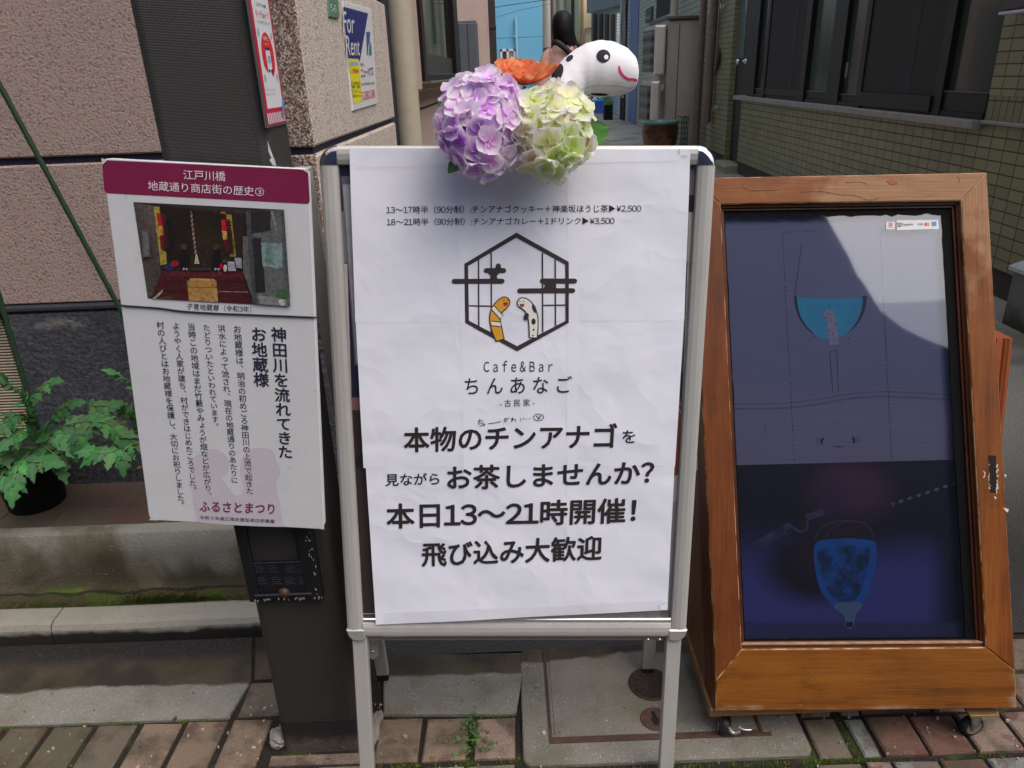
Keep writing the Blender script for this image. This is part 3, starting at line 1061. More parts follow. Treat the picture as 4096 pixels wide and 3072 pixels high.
text_in(mb, RB, 'w.n-house.co.jp', k3(893, 890), k3(1022, 872), k3(890, 845), 0.0042, 0.0)
for i, (s_, y_) in enumerate([('\u6c5f\u6238\u5ddd\u6a4b\u99c5\u5f92\u6b692\u5206', 876), ('\u4e8b\u52d9\u6240\u30fb\u5e97\u8217\u53ef', 912), ('\u30ef\u30f3\u30eb\u30fc\u30e0', 960), ('\u304a\u554f\u3044\u5408\u308f\u305b\u304f\u3060\u3055\u3044', 1005)]):
    mb.build('lettering', M_BLACK, rb)
    mb = MB()
    text_in(mb, RB, s_, k3(786 + i * 4, y_), k3(878 + i * 3, y_ - 4), k3(784 + i * 4, y_ - 36), 0.0042, 0.0)
mb.build('lettering', M_BLACK, rb)
decal(RB, [k3(940, 328), k3(980, 328), k3(976, 395), k3(962, 470), k3(958, 565), k3(948, 565)], 0.0040, 'emblem', flat('emblem_blue', (70, 84, 150), 0.4), rb)
decal(RB, [k3(975, 410), k3(992, 470), k3(996, 566), k3(968, 568)], 0.0041, 'emblem_green', flat('emblem_green', (52, 128, 88), 0.4), rb)
decal(RB, [k3(768, 640), k3(850, 634), k3(860, 668), k3(772, 682)], 0.0040, 'blue_label', flat('label_blue', (150, 176, 196), 0.4), rb)

gp = thing('address_plate', 'small green enamel address plate on the pebbledash wall above the "For Rent" board', 'plate', RB.W(RB.L(1330, 40)[0], 1.47, 0))
mb = MB()
q = [(1306, -62), (1347, -38), (1353, 74), (1314, 66)]
mb.plate(RB, RB.pts(q), -0.002, 0.0035, 0.001)
mb.build('panel', flat('plate_green', (92, 130, 108), 0.35, 0, 0.06), gp)
mb = MB()
text_in(mb, RB, '5-6', (1322, 46), (1346, 50), (1320, 16), 0.0040, 0.01)
mb.build('lettering', M_WHITE, gp)

# ================================================================== STREET POLE
def m_sheet():
    k = NT('studded_black_sheet')
    p = k.pos((1, 1, 1), 'loc')
    mp = k.n('Mapping')
    k.put(mp.inputs[0], p)
    mp.inputs['Rotation'].default_value = (0, 0, math.radians(45))
    q = k.xyz(mp.outputs[0])
    d = k.math('MULTIPLY_ADD', k.math('MULTIPLY', k.math('SINE', k.math('MULTIPLY', q['X'], 2200.0)), k.math('SINE', k.math('MULTIPLY', q['Y'], 2200.0))), 0.5, 0.5)
    n = k.noise(4, 4)
    k.col(k.mix(k.step(d, 0.5, 0.9), rgba((40, 39, 37)), rgba((66, 64, 60))))
    k.rough(k.math('MULTIPLY_ADD', n, 0.15, 0.45))
    k.bump(d, 0.5, 0.002)
    return k.m
YP, XL, XR, YB = 1.170, -0.5195, -0.350, 1.29
def pole_ring(z, g=0.0):
    out = []
    for a, b in rrect(XL - g, YP - g, XR + g, YB + g, 0.020, 10): out.append((a, b, z))
    return out
def ring_mesh(mb, z0, z1, g, nz=2):
    rg = pole_ring(0, g)
    n = len(rg)
    per = [0.0]
    for i in range(n): per.append(per[-1] + math.dist(rg[i][:2], rg[(i + 1) % n][:2]))
    vs, lc, fs = [], [], []
    for j in range(nz):
        z = z0 + (z1 - z0) * j / (nz - 1)
        for i in range(n + 1):
            q = rg[i % n]
            vs.append((q[0], q[1], z))
            lc.append((per[i], z, 0))
    for j in range(nz - 1):
        for i in range(n): fs.append((j * (n + 1) + i, j * (n + 1) + i + 1, (j + 1) * (n + 1) + i + 1, (j + 1) * (n + 1) + i))
    fs.append(tuple(range(n))[::-1])
    fs.append(tuple((nz - 1) * (n + 1) + i for i in range(n)))
    mb.add(vs, fs, False, loc=lc)
pole = thing('street_pole', 'square dark street pole wrapped in a black studded sheet, behind the history board', 'pole', ((XL + XR) / 2, (YP + YB) / 2, 0))
mb = MB()
ring_mesh(mb, 0.0, 5.2, -0.002)
mb.build('shaft', flat('pole_paint', (52, 50, 46), 0.6, 0.2, 0.25, 30, 0.4), pole)
mb = MB()
ring_mesh(mb, 0.075, 2.3, 0.001)
mb.build('studded_sheet', m_sheet(), pole)
kf = NT('pole_foot')
zz = kf.xyz()['Z']
kf.col(kf.mix(kf.step(kf.math('ADD', zz, kf.math('MULTIPLY', kf.noise(40, 5), 0.05)), 0.07, 0.035), rgba((26, 26, 25)), kf.mix(kf.noise(120, 4), rgba((50, 46, 40)), rgba((98, 92, 80)))))
kf.rough(0.8)
kf.bump(kf.noise(90, 5), 0.5, 0.004)
mb = MB()
ring_mesh(mb, -0.02, 0.079, 0.0025)
mb.build('foot_collar', kf.m, pole)
# navy card frame screwed to the pole below the history board
PF = PL((0, YP - 0.006, 0), (1, 0, 0), (0, -1, 0))
kc = lambda x, y: (940 + x * 0.6163, 2050 + y * 0.6163)
M_NAVYP = flat('navy_paint', (25, 26, 32), 0.42, 0.2, 0.2, 50, 0.2)
mb = MB()
o4 = PF.pts([kc(18, 60), kc(580, 60), kc(580, 545), kc(118, 545)])
xl, xr, z0 = PF.L(*kc(118, 545))[0], PF.L(*kc(580, 545))[0], PF.L(*kc(350, 545))[1]
xl = XL + 0.002
zt = z0 + 0.30
zw = PF.L(*kc(300, 300))[1]
mb.obox(PF, xl, z0, xl + 0.020, zt, -0.004, 0.014, 0.002)
mb.obox(PF, xr - 0.030, z0, xr, zt, -0.004, 0.014, 0.002)
mb.obox(PF, xl + 0.02, z0, xr - 0.03, zw, -0.004, 0.011, 0.001)
mb.obox(PF, xl + 0.012, z0 + 0.010, xr - 0.018, z0 + 0.018, 0.011, 0.016, 0.002)
fr = mb.build('card_frame', M_NAVYP, pole)
mb = MB()
mb.obox(PF, xl + 0.02, zw, xr - 0.03, zt, -0.004, 0.0045)
mb.build('backing_plate', m_sheet(), fr)
mb = MB()
for r_ in range(2):
    for c_ in range(4):
        cx, cy = kc(175 + c_ * 88 + (20 if c_ > 1 and r_ == 0 else 0) + r_ * 18, 345 + r_ * 75)
        a, b = PF.L(cx, cy)
        for q in range(4): mb.obox(PF, a - 0.009, b - 0.008 + q * 0.0048, a + 0.009 - (q % 2) * 0.004, b - 0.006 + q * 0.0048, 0.011, 0.0122, 0.0004)
        mb.obox(PF, a - 0.0012, b - 0.009, a + 0.0012, b + 0.010, 0.011, 0.0124, 0.0004)
mb.build('embossing', flat('navy_emboss', (36, 38, 48), 0.5, 0.2), fr)
mb = MB()
a, b = PF.L(*kc(328, 500))
mb.lathe(PF.W(a, b, 0.010), PF.n, [(0.012, 0), (0.012, 0.003), (0.0075, 0.004), (0.0075, 0.006), (0.006, 0.007), (0, 0.007)], 20)
mb.build('lock_knob', flat('brown_brass', (70, 54, 44), 0.6, 0.4, 0.4, 120), fr)
mb = MB()
for _ in range(46):
    s_ = rnd.random()
    a, b = (xr - 0.008 + rnd.gauss(0, 0.003), z0 + 0.3 * rnd.random()) if s_ < 0.6 else (xl + (xr - xl) * rnd.random(), z0 + 0.003 + rnd.random() * 0.004)
    mb.sheet(PF, ell(a, b, rnd.uniform(0.0006, 0.002), rnd.uniform(0.0008, 0.004), rnd.uniform(-20, 20), 6), 0.0143)
mb.build('paint_chips', flat('chip_grey', (150, 148, 142), 0.7), fr)
# torn flap of the sheet above the board, white underside
mb = MB()
PT = PL((0, YP - 0.004, 0), (1, 0, 0), (0, -1, 0))
for pp in ([(1070, 562), (1083, 600), (1098, 640), (1106, 664), (1090, 660), (1078, 640), (1086, 632), (1074, 606)], [(1092, 604), (1097, 630), (1104, 650), (1099, 640)]):
    mb.sheet(PT, PT.pts(pp), 0.0)
mb.build('torn_edge', flat('torn_white', (206, 206, 208), 0.7), pole)

# ------------------------------------------------------------------ contactless payment sticker on the pole's right face
SX = PL((XR + 0.0025, YP, 0), (0, 1, 0), (1, 0, 0))
ks = lambda x, y: (960 + x * 180 / 574, y * 180 / 574)
def sx(x, y):         # position along the sticker: the right face, starting at the rounded corner
    return ks(x, y)
y0s, y1s = 1.160, 1.262
zb_, zt_ = 1.262, 1.262 + 0.42
stk = thing('payment_sticker', 'narrow red and white sticker with a smartphone on the side of the dark pole', 'sticker', (XR, 1.235, zb_))
mb = MB()
sa = lambda f: (y0s + (y1s - y0s) * f) - YP
hh = lambda y: (1560 - y) * 1.058e-4            # height above the lower edge for a row of the close-up
def srect(f0, r0, f1, r1): return [(sa(f0), zb_ + hh(r0)), (sa(f1), zb_ + hh(r0)), (sa(f1), zb_ + hh(r1)), (sa(f0), zb_ + hh(r1))]
mb = MB()
mb.plate(SX, srect(-0.03, 1590, 1.03, -900), -0.002, 0.0012)
mb.build('backing', flat('sticker_edge', (84, 80, 78), 0.5), stk)
M_CRIM = flat('print_crimson', (188, 26, 60), 0.4, 0, 0.05)
def sdec(polys, c, name, mat):
    mb = MB()
    for pp in polys: mb.sheet(SX, pp, c)
    return mb.build(name, mat, stk)
sdec([srect(0, 1560, 1, -900)], 0.0016, 'red_field', M_CRIM)
sdec([srect(0.10, 1345, 0.92, -900)] + [srect(0.04 + i * 0.084, 1545, 0.085 + i * 0.084, 1405) for i in range(11)], 0.0020, 'white_field', M_WHITE)
sdec([[(sa(0.52 + 0.30 * math.cos(w)), zb_ + hh(660) + 0.032 * math.sin(w)) for w in np.linspace(-0.75, 3.6, 24)] + [(sa(0.36), zb_ + hh(870)), (sa(0.50), zb_ + hh(800)), (sa(0.62), zb_ + hh(940))]], 0.0023, 'red_drop', M_RED)
sdec([srect(0.40, 850, 0.62, 570)], 0.0026, 'phone', M_WHITE)
sdec([srect(0.40, 585, 0.62, 555), srect(0.42, 868, 0.48, 835), srect(0.55, 868, 0.63, 830)], 0.0029, 'phone_edge', M_NAVY)
sdec([srect(0.46, 750, 0.58, 660)], 0.0030, 'phone_screen', flat('phone_blue', (120, 168, 200), 0.4))
def stext(mb, s_, f0, f1, r0, r1, c, bold=0.0):
    v, f = glyphs(s_)
    lo, hi = v.min(0), v.max(0)
    q = (v - lo) / (hi - lo)
    mb.add([SX.W(sa(f0 + (f1 - f0) * p[0]), zb_ + hh(r0) + (hh(r1) - hh(r0)) * p[1], c) for p in q], f)
mb = MB()
stext(mb, '\u30bf\u30c3\u30c1de\u30c8\u30af', 0.20, 0.84, 190, 85, 0.0023, 0.02)
mb.build('heading', M_CRIM, stk)
mb = MB()
stext(mb, '\u6c5f\u6238\u5ddd\u6a4b', 0.28, 0.76, 45, 0, 0.0023, 0.0)
stext(mb, '\u30b9\u30de\u30db\u3067\u30bf\u30c3\u30c1', 0.22, 0.84, 262, 215, 0.0023, 0.0)
stext(mb, '\u30b9\u30de\u30fc\u30c8\u30d5\u30a9\u30f3\u3092', 0.14, 0.60, 1115, 1085, 0.0023)
stext(mb, '\u304b\u3056\u3057\u3066\u304f\u3060\u3055\u3044', 0.14, 0.60, 1175, 1145, 0.0023)
mb.build('lettering', M_NAVY, stk)
mb = MB()
stext(mb, 'NFC', 0.40, 0.62, 465, 415, 0.0026, 0.02)
stext(mb, '\u30bf\u30c3\u30c1', 0.40, 0.62, 525, 495, 0.0026, 0.0)
mb.build('white_lettering', M_WHITE, stk)
sdec([ell(sa(0.20), zb_ + hh(370), 0.005, 0.006, 12, 6), ell(sa(0.82), zb_ + hh(400), 0.004, 0.006, -12, 6), ell(sa(0.20), zb_ + hh(950), 0.006, 0.006, 0, 6), ell(sa(0.82), zb_ + hh(940), 0.005, 0.006, 0, 6)], 0.0024, 'grey_marks', flat('mark_grey', (168, 172, 178), 0.5))
mb = MB()
add_stroke(mb, SX, smoothpath([(sa(0.97), zb_ + hh(1240)), (sa(0.90), zb_ + hh(1330)), (sa(0.80), zb_ + hh(1480))], 5), 0.009, 0.0031)
mb.build('blue_scrap', flat('scrap_blue', (84, 150, 200), 0.4), stk)
# ================================================================== HISTORY BOARD tied to the pole
dvec = nrm(-0.1427 * RT - 2.808 * UP + FW)
uvec = nrm(1.0 * RT - 0.053 * UP - 0.006 * FW)
nvec = nrm(np.cross(uvec, -dvec))
p0 = gy(947, 2100, 1.112)
HB = PL(p0, uvec, nvec)
TOPY = HB.W(*HB.L(820, 655))[1]
hb = thing('history_board', 'white street history board with a purple heading and shrine photograph on the dark pole', 'sign', p0)
mb = MB()
oc = HB.pts([(597, 2080), (1297, 2118), (1232, 675), (405, 632)])
def rounded(poly, r, k=4):
    out = []
    n = len(poly)
    for i in range(n):
        p, q, s_ = np.array(poly[i - 1]), np.array(poly[i]), np.array(poly[(i + 1) % n])
        a, b = q + nrm(p - q) * r, q + nrm(s_ - q) * r
        for t in np.linspace(0, 1, k + 1): out.append((1 - t) ** 2 * a + 2 * t * (1 - t) * q + t * t * b)
    return out
mb.plate(HB, rounded(oc, 0.012), -0.011, 0.0, 0.0012)
k = NT('board_white')
n = k.noise(30, 5)
k.col(k.mix(k.math('MULTIPLY', k.step(k.noise(90, 4), 0.66, 0.72), 0.25), k.mix(n, rgba((196, 199, 202)), rgba((208, 211, 214))), rgba((140, 134, 124))))
k.rough(0.45)
M_BOARD = k.m
mb.build('panel', M_BOARD, hb)
M_PURP = flat('print_purple', (122, 30, 68), 0.45, 0, 0.05, 30)
c1 = lambda x, y: (x * 1400 / 2212, y * 1400 / 2212)
c4 = lambda x, y: (x * 1400 / 2212, 1000 + y * 1400 / 2212)
c7 = lambda x, y: (x * 1400 / 2212, 2022 + y * 1400 / 2212)
hp = HB.pts([(418, 772), (1240, 816), (1232, 679), (407, 640)], 0.0004)
mb = MB()
mb.sheet(HB, rounded(hp, 0.006), 0.0004)
mb.build('purple_header', M_PURP, hb)
M_INK = flat('board_ink', (36, 36, 58), 0.5, 0, 0.05)
M_HWH = flat('header_white', (222, 214, 220), 0.5, 0, 0.03)
mb = MB()
text_in(mb, HB, '\u6c5f\u6238\u5ddd\u6a4b', c1(1160, 1134), c1(1425, 1146), c1(1157, 1072), 0.0008, 0.004)
text_in(mb, HB, '\u5730\u8535\u901a\u308a\u5546\u5e97\u8857\u306e\u6b74\u53f2\u2462', c1(937, 1203), c1(1668, 1243), c1(934, 1143), 0.0008, 0.004)
mb.build('heading', M_HWH, hb)
mb = MB()
text_col(mb, HB, '\u795e\u7530\u5ddd\u3092\u6d41\u308c\u3066\u304d\u305f', c4(1760, 488), c4(1806, 1322), 0.0006, 0.034)
text_col(mb, HB, '\u304a\u5730\u8535\u69d8', c4(1632, 486), c4(1654, 868), 0.0006, 0.034)
mb.build('story_title', M_INK, hb)
mb = MB()
for s_, t_, b_ in [
    ('\u304a\u5730\u8535\u69d8\u306f\u3001\u660e\u6cbb\u306e\u521d\u3081\u3054\u308d\u795e\u7530\u5ddd\u306e\u4e0a\u6d41\u3067\u8d77\u304d\u305f', c4(1498, 476), c4(1580, 1546)),
    ('\u6d2a\u6c34\u306b\u3088\u3063\u3066\u6d41\u3055\u308c\u3001\u73fe\u5728\u306e\u5730\u8535\u901a\u308a\u306e\u3042\u305f\u308a\u306b', c4(1398, 472), c4(1484, 1476)),
    ('\u305f\u3069\u308a\u3064\u3044\u305f\u3068\u3044\u308f\u308c\u3066\u3044\u307e\u3059\u3002', c4(1303, 468), c4(1366, 1135)),
    ('\u5f53\u6642\u3053\u306e\u5730\u57df\u306f\u307e\u3060\u7af9\u85ea\u3084\u307f\u3087\u3046\u304c\u7551\u306a\u3069\u304c\u5e83\u304c\u308a\u3001', c4(1207, 460), c4(1322, 1572)),
    ('\u3088\u3046\u3084\u304f\u4eba\u5bb6\u304c\u5efa\u3061\u3001\u6751\u304c\u3067\u304d\u306f\u3058\u3081\u305f\u3053\u308d\u3067\u3057\u305f\u3002', c4(1110, 455), c4(1226, 1536)),
    ('\u6751\u306e\u4eba\u3073\u3068\u306f\u304a\u5730\u8535\u69d8\u3092\u4fdd\u8b77\u3057\u3001\u5927\u5207\u306b\u304a\u7940\u308a\u3057\u307e\u3057\u305f\u3002', c4(1010, 450), c4(1150, 1632))]:
    mb = MB()
    text_col(mb, HB, s_, t_, b_, 0.0006, 0.008)
    mb.build('story_column', M_INK, hb)
mb = MB()
text_in(mb, HB, '\u5b50\u80b2\u5730\u8535\u5c0a\uff08\u4ee4\u548c3\u5e74\uff09', c4(1180, 376), c4(1588, 396), c4(1181, 336), 0.0006, 0.004)
text_in(mb, HB, '\u4ee4\u548c\uff13\u5e74\u5ea6\u5e83\u57df\u652f\u63f4\u578b\u5546\u5e97\u8857\u4e8b\u696d', c7(1263, 88), c7(1736, 113), c7(1262, 64), 0.0006, 0.008)
mb.build('caption', M_INK, hb)
mb = MB()
text_in(mb, HB, '\u3075\u308b\u3055\u3068\u307e\u3064\u308a', c4(1262, 1651), c4(1733, 1668), c4(1262, 1588), 0.0010, 0.028)
mb.build('festival_title', M_PURP, hb)
M_LAV = flat('pale_lavender', (193, 187, 197), 0.5, 0, 0.03)
sil = [(1215, 1330), (1205, 1390), (1222, 1440), (1190, 1480), (1215, 1520), (1222, 1600), (1245, 1690), (1290, 1725), (1760, 1750), (1785, 1720), (1760, 1560), (1745, 1480), (1772, 1420), (1768, 1370), (1752, 1370), (1738, 1290), (1690, 1255), (1600, 1255), (1545, 1290), (1520, 1370), (1525, 1440), (1540, 1500), (1520, 1545), (1480, 1545), (1430, 1480), (1400, 1430), (1430, 1415), (1450, 1350), (1420, 1290), (1350, 1258), (1270, 1275)]
mb = MB()
mb.sheet(HB, smoothpath([HB.L(*c4(*p), 0.0003) for p in sil], 4, True), 0.0003)
mb.build('silhouette', M_LAV, hb)
# printed photograph of the small shrine
cs = lambda x, y: (500 + x * 700 / 2212, 780 + y * 700 / 2212)
kpr = NT('photo_print')
apr = kpr.n('Attribute')
apr.attribute_name = 'col'
npr = kpr.noise(170, 5, kpr.pos((1, 1, 1), 'loc'), 0.7)
npr2 = kpr.noise(40, 4, kpr.pos((1, 1, 1), 'loc'))
cpr = kpr.mix(kpr.step(npr, 0.30, 0.62), kpr.mix(0.55, apr.outputs['Color'], rgba((16, 13, 12))), apr.outputs['Color'])
cpr = kpr.mix(kpr.math('MULTIPLY', kpr.step(npr, 0.6, 0.8), 0.3), cpr, rgba((190, 180, 165)))
kpr.col(kpr.mix(kpr.math('MULTIPLY', npr2, 0.3), cpr, rgba((60, 52, 48))))
kpr.rough(0.35)
M_PR = kpr.m
mb = MB()
lay = [0.0004]
def pr(pts, col, cc=None):
    lay[0] += 0.00006
    mb.sheet(HB, [HB.L(*cs(*p), lay[0]) for p in pts], lay[0], col=[lin(c) for c in col] if isinstance(col[0], tuple) else lin(col))
pr([(288, 1308), (2090, 1405), (2010, 186), (105, 88)], (46, 38, 34))
pr([(288, 1308), (470, 1190), (440, 880), (365, 140), (105, 88)], [(86, 80, 74), (70, 62, 56), (100, 78, 70), (110, 96, 90), (84, 80, 80)])
pr([(105, 88), (1510, 240), (1510, 180), (400, 105)], (58, 56, 54))
pr([(440, 150), (820, 190), (840, 800), (520, 830)], (36, 27, 24))
pr([(860, 200), (1220, 230), (1280, 700), (900, 640)], [(56, 46, 24), (44, 36, 22), (30, 25, 22), (34, 27, 24)])
pr([(360, 145), (440, 150), (470, 700), (520, 720), (530, 870), (450, 890)], (176, 160, 66))
pr([(400, 225), (500, 240), (560, 690), (455, 690)], (122, 26, 30))
pr([(415, 235), (440, 232), (470, 385), (420, 385)], (198, 28, 40))
pr([(420, 388), (475, 388), (490, 500), (432, 520)], (222, 160, 70))
pr([(1280, 240), (1345, 250), (1405, 780), (1325, 780)], (170, 150, 60))
pr([(1215, 310), (1330, 310), (1370, 750), (1290, 740), (1240, 570)], (120, 28, 32))
pr([(1215, 315), (1270, 315), (1290, 450), (1225, 455)], (206, 26, 40))
pr([(1225, 455), (1290, 455), (1300, 560), (1240, 565)], (226, 176, 84))
pr([(1205, 208), (1268, 215), (1272, 238), (1210, 235)], (220, 98, 58))
pr([(470, 955), (1490, 960), (1610, 1380), (2, 0)][:3] + [(330, 1310)], (78, 26, 32))
pr([(480, 965), (1490, 968), (1510, 1040), (485, 1030)], (96, 32, 38))
pr([(480, 1085), (1530, 1098), (1535, 1108), (480, 1095)], (52, 16, 22))
pr([(1190, 1215), (1560, 1222), (1562, 1232), (1190, 1226)], (180, 130, 124))
pr([(470, 1210), (780, 1215), (780, 1225), (470, 1222)], (48, 16, 20))
pr([(345, 1308), (480, 1190), (470, 1235), (390, 1312)], (172, 168, 164))
pr([(390, 1312), (600, 1255), (610, 1320)], (92, 66, 50))
pr([(783, 1080), (1158, 1088), (1178, 1355), (808, 1335)], [(190, 146, 88), (196, 152, 92), (180, 134, 74), (176, 130, 72)])
pr([(820, 1052), (1118, 1060), (1150, 1088), (815, 1080)], (206, 164, 102))
pr([(790, 1162), (1162, 1166), (1162, 1171), (790, 1167)], (110, 78, 42))
pr(ell(555, 910, 75, 42, 10, 14), (44, 50, 96))
pr(ell(630, 868, 48, 40, 0, 14), (158, 24, 44))
pr(ell(1215, 900, 28, 40, 0, 12), (176, 24, 58))
for cx in (755, 1155):
    pr(ell(cx, 820, 55, 140, 2, 14), (18, 17, 20))
    pr(ell(cx - 8, 655, 45, 36, 0, 12), (70, 62, 58))
    pr(ell(cx - 12, 935, 16, 16, 0, 10), (190, 186, 184))
    pr(ell(cx + 26, 937, 15, 16, 0, 10), (190, 186, 184))
pr([(820, 200), (846, 200), (905, 740), (880, 745)], (108, 84, 74))
for t in np.linspace(0.1, 0.95, 9):
    x_, y_ = 833 + 60 * t, 205 + 530 * t
    pr([(x_ - 12, y_ + 14), (x_ + 12, y_ - 16), (x_ + 13, y_ + 2), (x_ - 11, y_ + 30)], (196, 170, 150))
pr([(895, 740), (908, 740), (942, 872), (876, 870)], (216, 196, 152))
pr([(830, 930), (1090, 920), (1080, 955), (840, 952)], (62, 60, 56))
pr([(1295, 840), (1380, 842), (1405, 962), (1305, 960)], (176, 178, 188))
pr([(1380, 790), (1470, 795), (1480, 930), (1410, 920)], (164, 166, 176))
pr(ell(1266, 925, 24, 46, 0, 12), (206, 200, 204))
pr(ell(1262, 835, 34, 26, 0, 10), (64, 70, 44))
pr([(1545, 520), (1490, 520), (1490, 970), (1620, 1330), (1640, 1330)], (104, 104, 100))
pr([(1520, 190), (1590, 190), (1670, 1375), (1610, 1370)], (72, 80, 84))
pr([(1590, 190), (1990, 190), (2090, 1404), (1670, 1378)], (104, 110, 106))
pr([(1590, 190), (1840, 200), (1838, 450), (1600, 490)], (44, 44, 44))
pr([(1610, 540), (1720, 545), (1778, 1230), (1655, 1240)], (40, 42, 42))
pr([(1720, 605), (1985, 610), (1990, 930), (1740, 900)], (134, 162, 160))
pr([(1770, 640), (1870, 640), (1880, 880), (1790, 870)], (112, 142, 142))
pr([(1970, 190), (2010, 190), (2086, 1300), (2040, 1200)], (84, 92, 100))
pr([(1840, 200), (1870, 205), (1925, 440), (1905, 450)], (146, 150, 150))
pr([(1680, 1270), (1920, 1290), (2090, 1404), (1700, 1380)], (142, 144, 142))
pr(ell(1990, 1255, 78, 60, 0, 12), (66, 106, 66))
pr([(1930, 1320), (2030, 1322), (2020, 1400), (1955, 1398)], (206, 206, 206))
pr([(205, 440), (300, 455), (325, 780), (225, 790)], (92, 94, 94))
pr([(220, 460), (285, 470), (305, 760), (240, 765)], (112, 116, 118))
mb.build('shrine_photo', M_PR, hb)
mb = MB()
for (x0, y0_, x1, y1_, s_) in [(470, 270, 560, 680, '\u5b50\u80b2\u5730\u8535'), (1268, 330, 1345, 740, '\u5b50\u80b2\u5730\u8535')]:
    mb = MB()
    text_col(mb, HB, s_, cs(x0 + 42, y0_), cs(x0 + 72, y1_), lay[0] + 0.0003, 0.03)
    mb.build('lantern_lettering', M_BLACK, hb)
# black wire holding the board
mb = MB()
wp = [HB.W(*HB.L(x, y), 0.0016) for x, y in [(487, 1221), (540, 1225), (640, 1232), (720, 1243), (850, 1252), (1000, 1258), (1150, 1264), (1268, 1269)]]
wp = [wp[0] - HB.n * 0.016] + smoothpath(wp, 4) + [wp[-1] - HB.n * 0.016]
mb.tube(wp, 0.0014, 6)
mb.build('tie_wire', flat('black_wire', (28, 28, 30), 0.5), hb)
mb = MB()
M_FOAM = flat('worn_foam', (206, 204, 194), 0.8, bump=0.4)
for pp in ([(405, 632), (430, 640), (410, 660)], [(1232, 675), (1212, 680), (1236, 696)], [(597, 2080), (606, 2064), (634, 2082)], [(1297, 2118), (1262, 2112), (1296, 2092)]):
    mb = MB()
    mb.sheet(HB, HB.pts(pp, 0.0012), 0.0014)
    mb.build('worn_corner', M_FOAM, hb)

# grey corrugated cables looping behind the board
M_CAB = flat('grey_cable', (120, 118, 112), 0.6)
cb = thing('cable', 'loops of grey cable hanging between the dark pole and the sign board', 'cable', gy(1290, 1480, 1.34))
mb = MB()
for (ya, yb_, bulge, yy) in [(1195, 1250, 20, 1.33), (1222, 1300, 36, 1.34), (1300, 1345, 26, 1.35), (1345, 1410, 30, 1.345), (1400, 1470, 40, 1.33)]:
    pts = [gy(1225, ya, yy), gy(1268 + bulge * 0.4, ya - 4, yy), gy(1280 + bulge, (ya + yb_) / 2 - 8, yy), gy(1292 + bulge, yb_, yy + 0.02), gy(1300 + bulge, yb_ + 60, yy + 0.05)]
    mb.tube(smoothpath(pts, 6), 0.0042, 8)
mb.build('loop', M_CAB, cb)

# ================================================================== TOMATO PLANT, its pot and the two green garden stakes
def leaflet(mb, o, d, nrm_, L, W, col, curl=0.25, lobes=3):
    d = nrm(d)
    n = nrm(nrm_ - d * np.dot(nrm_, d))
    s = np.cross(n, d)
    K = 11
    ph = rnd.random()
    vs, fs, cs_ = [], [], []
    for i in range(K + 1):
        t = i / K
        w = W * (math.sin(math.pi * min(1, t ** 0.72)) ** 0.9) * (1 - 0.25 * t)
        w *= 1 + 0.42 * math.sin(2 * math.pi * (lobes * t + ph)) * (0.3 + t * 0.7) * (t < 0.93)
        z = -curl * L * t * t
        mid = o + d * L * t + n * (z - 0.05 * W)
        for q, e in ((-1, 1), (-0.5, .5), (0, 0), (0.5, .5), (1, 1)):
            vs.append(mid + s * w * (q - 0.12 * math.sin(2 * math.pi * lobes * t) * abs(q)) * (1 + 0.12 * rnd.uniform(-1, 1) * e) + n * (0.28 * w * e - 0.22 * w * e * e + rnd.gauss(0, 0.012) * W) - d * 0.10 * w * e * (1 if lobes else 0))
            g = 1.0 if q else 1.22
            cs_.append(tuple(c * g for c in col))
    for i in range(K):
        for q in range(4): fs.append((i * 5 + q, i * 5 + q + 1, (i + 1) * 5 + q + 1, (i + 1) * 5 + q))
    mb.add(vs, fs, True, cs_)
M_LEAF = attr_mat('tomato_leaf', rough=0.6, translucent=0.22, bump=(420, 0.45, 0.002))
M_STEM = attr_mat('tomato_stem', rough=0.6)
M_POTB = flat('black_plastic_pot', (20, 21, 22), 0.6, 0, 0.2, 40, spec=0.2)
YPOT = 1.785
pc = gy(168, 2055, YPOT)
pot_o = np.array([pc[0], YPOT, ZS + 0.0016])
tp = thing('tomato_plant', 'leafy tomato plant with one yellow flower in a black plastic pot', 'plant', pot_o)
mb = MB()
RP, HP = 0.085, 0.17
mb.lathe(pot_o, (0, 0, 1), [(RP * 0.80, 0), (RP * 0.83, 0.004), (RP, HP - 0.014), (RP * 1.06, HP - 0.013), (RP * 1.06, HP), (RP * 0.99, HP), (RP * 0.95, HP - 0.02), (0.01, HP - 0.05), (0, HP - 0.05)], 36)
mb.build('pot', M_POTB, tp)
mb = MB()
mb.lathe(pot_o, (0, 0, 1), [(RP * 0.96, HP - 0.03), (RP * 0.5, HP - 0.022), (0, HP - 0.02)], 24)
mb.build('soil', flat('potting_soil', (58, 44, 34), 0.95, 0, 0.4, 90, 0.8), tp)
LV, ST = MB(), MB()
gst = lin((98, 122, 72))
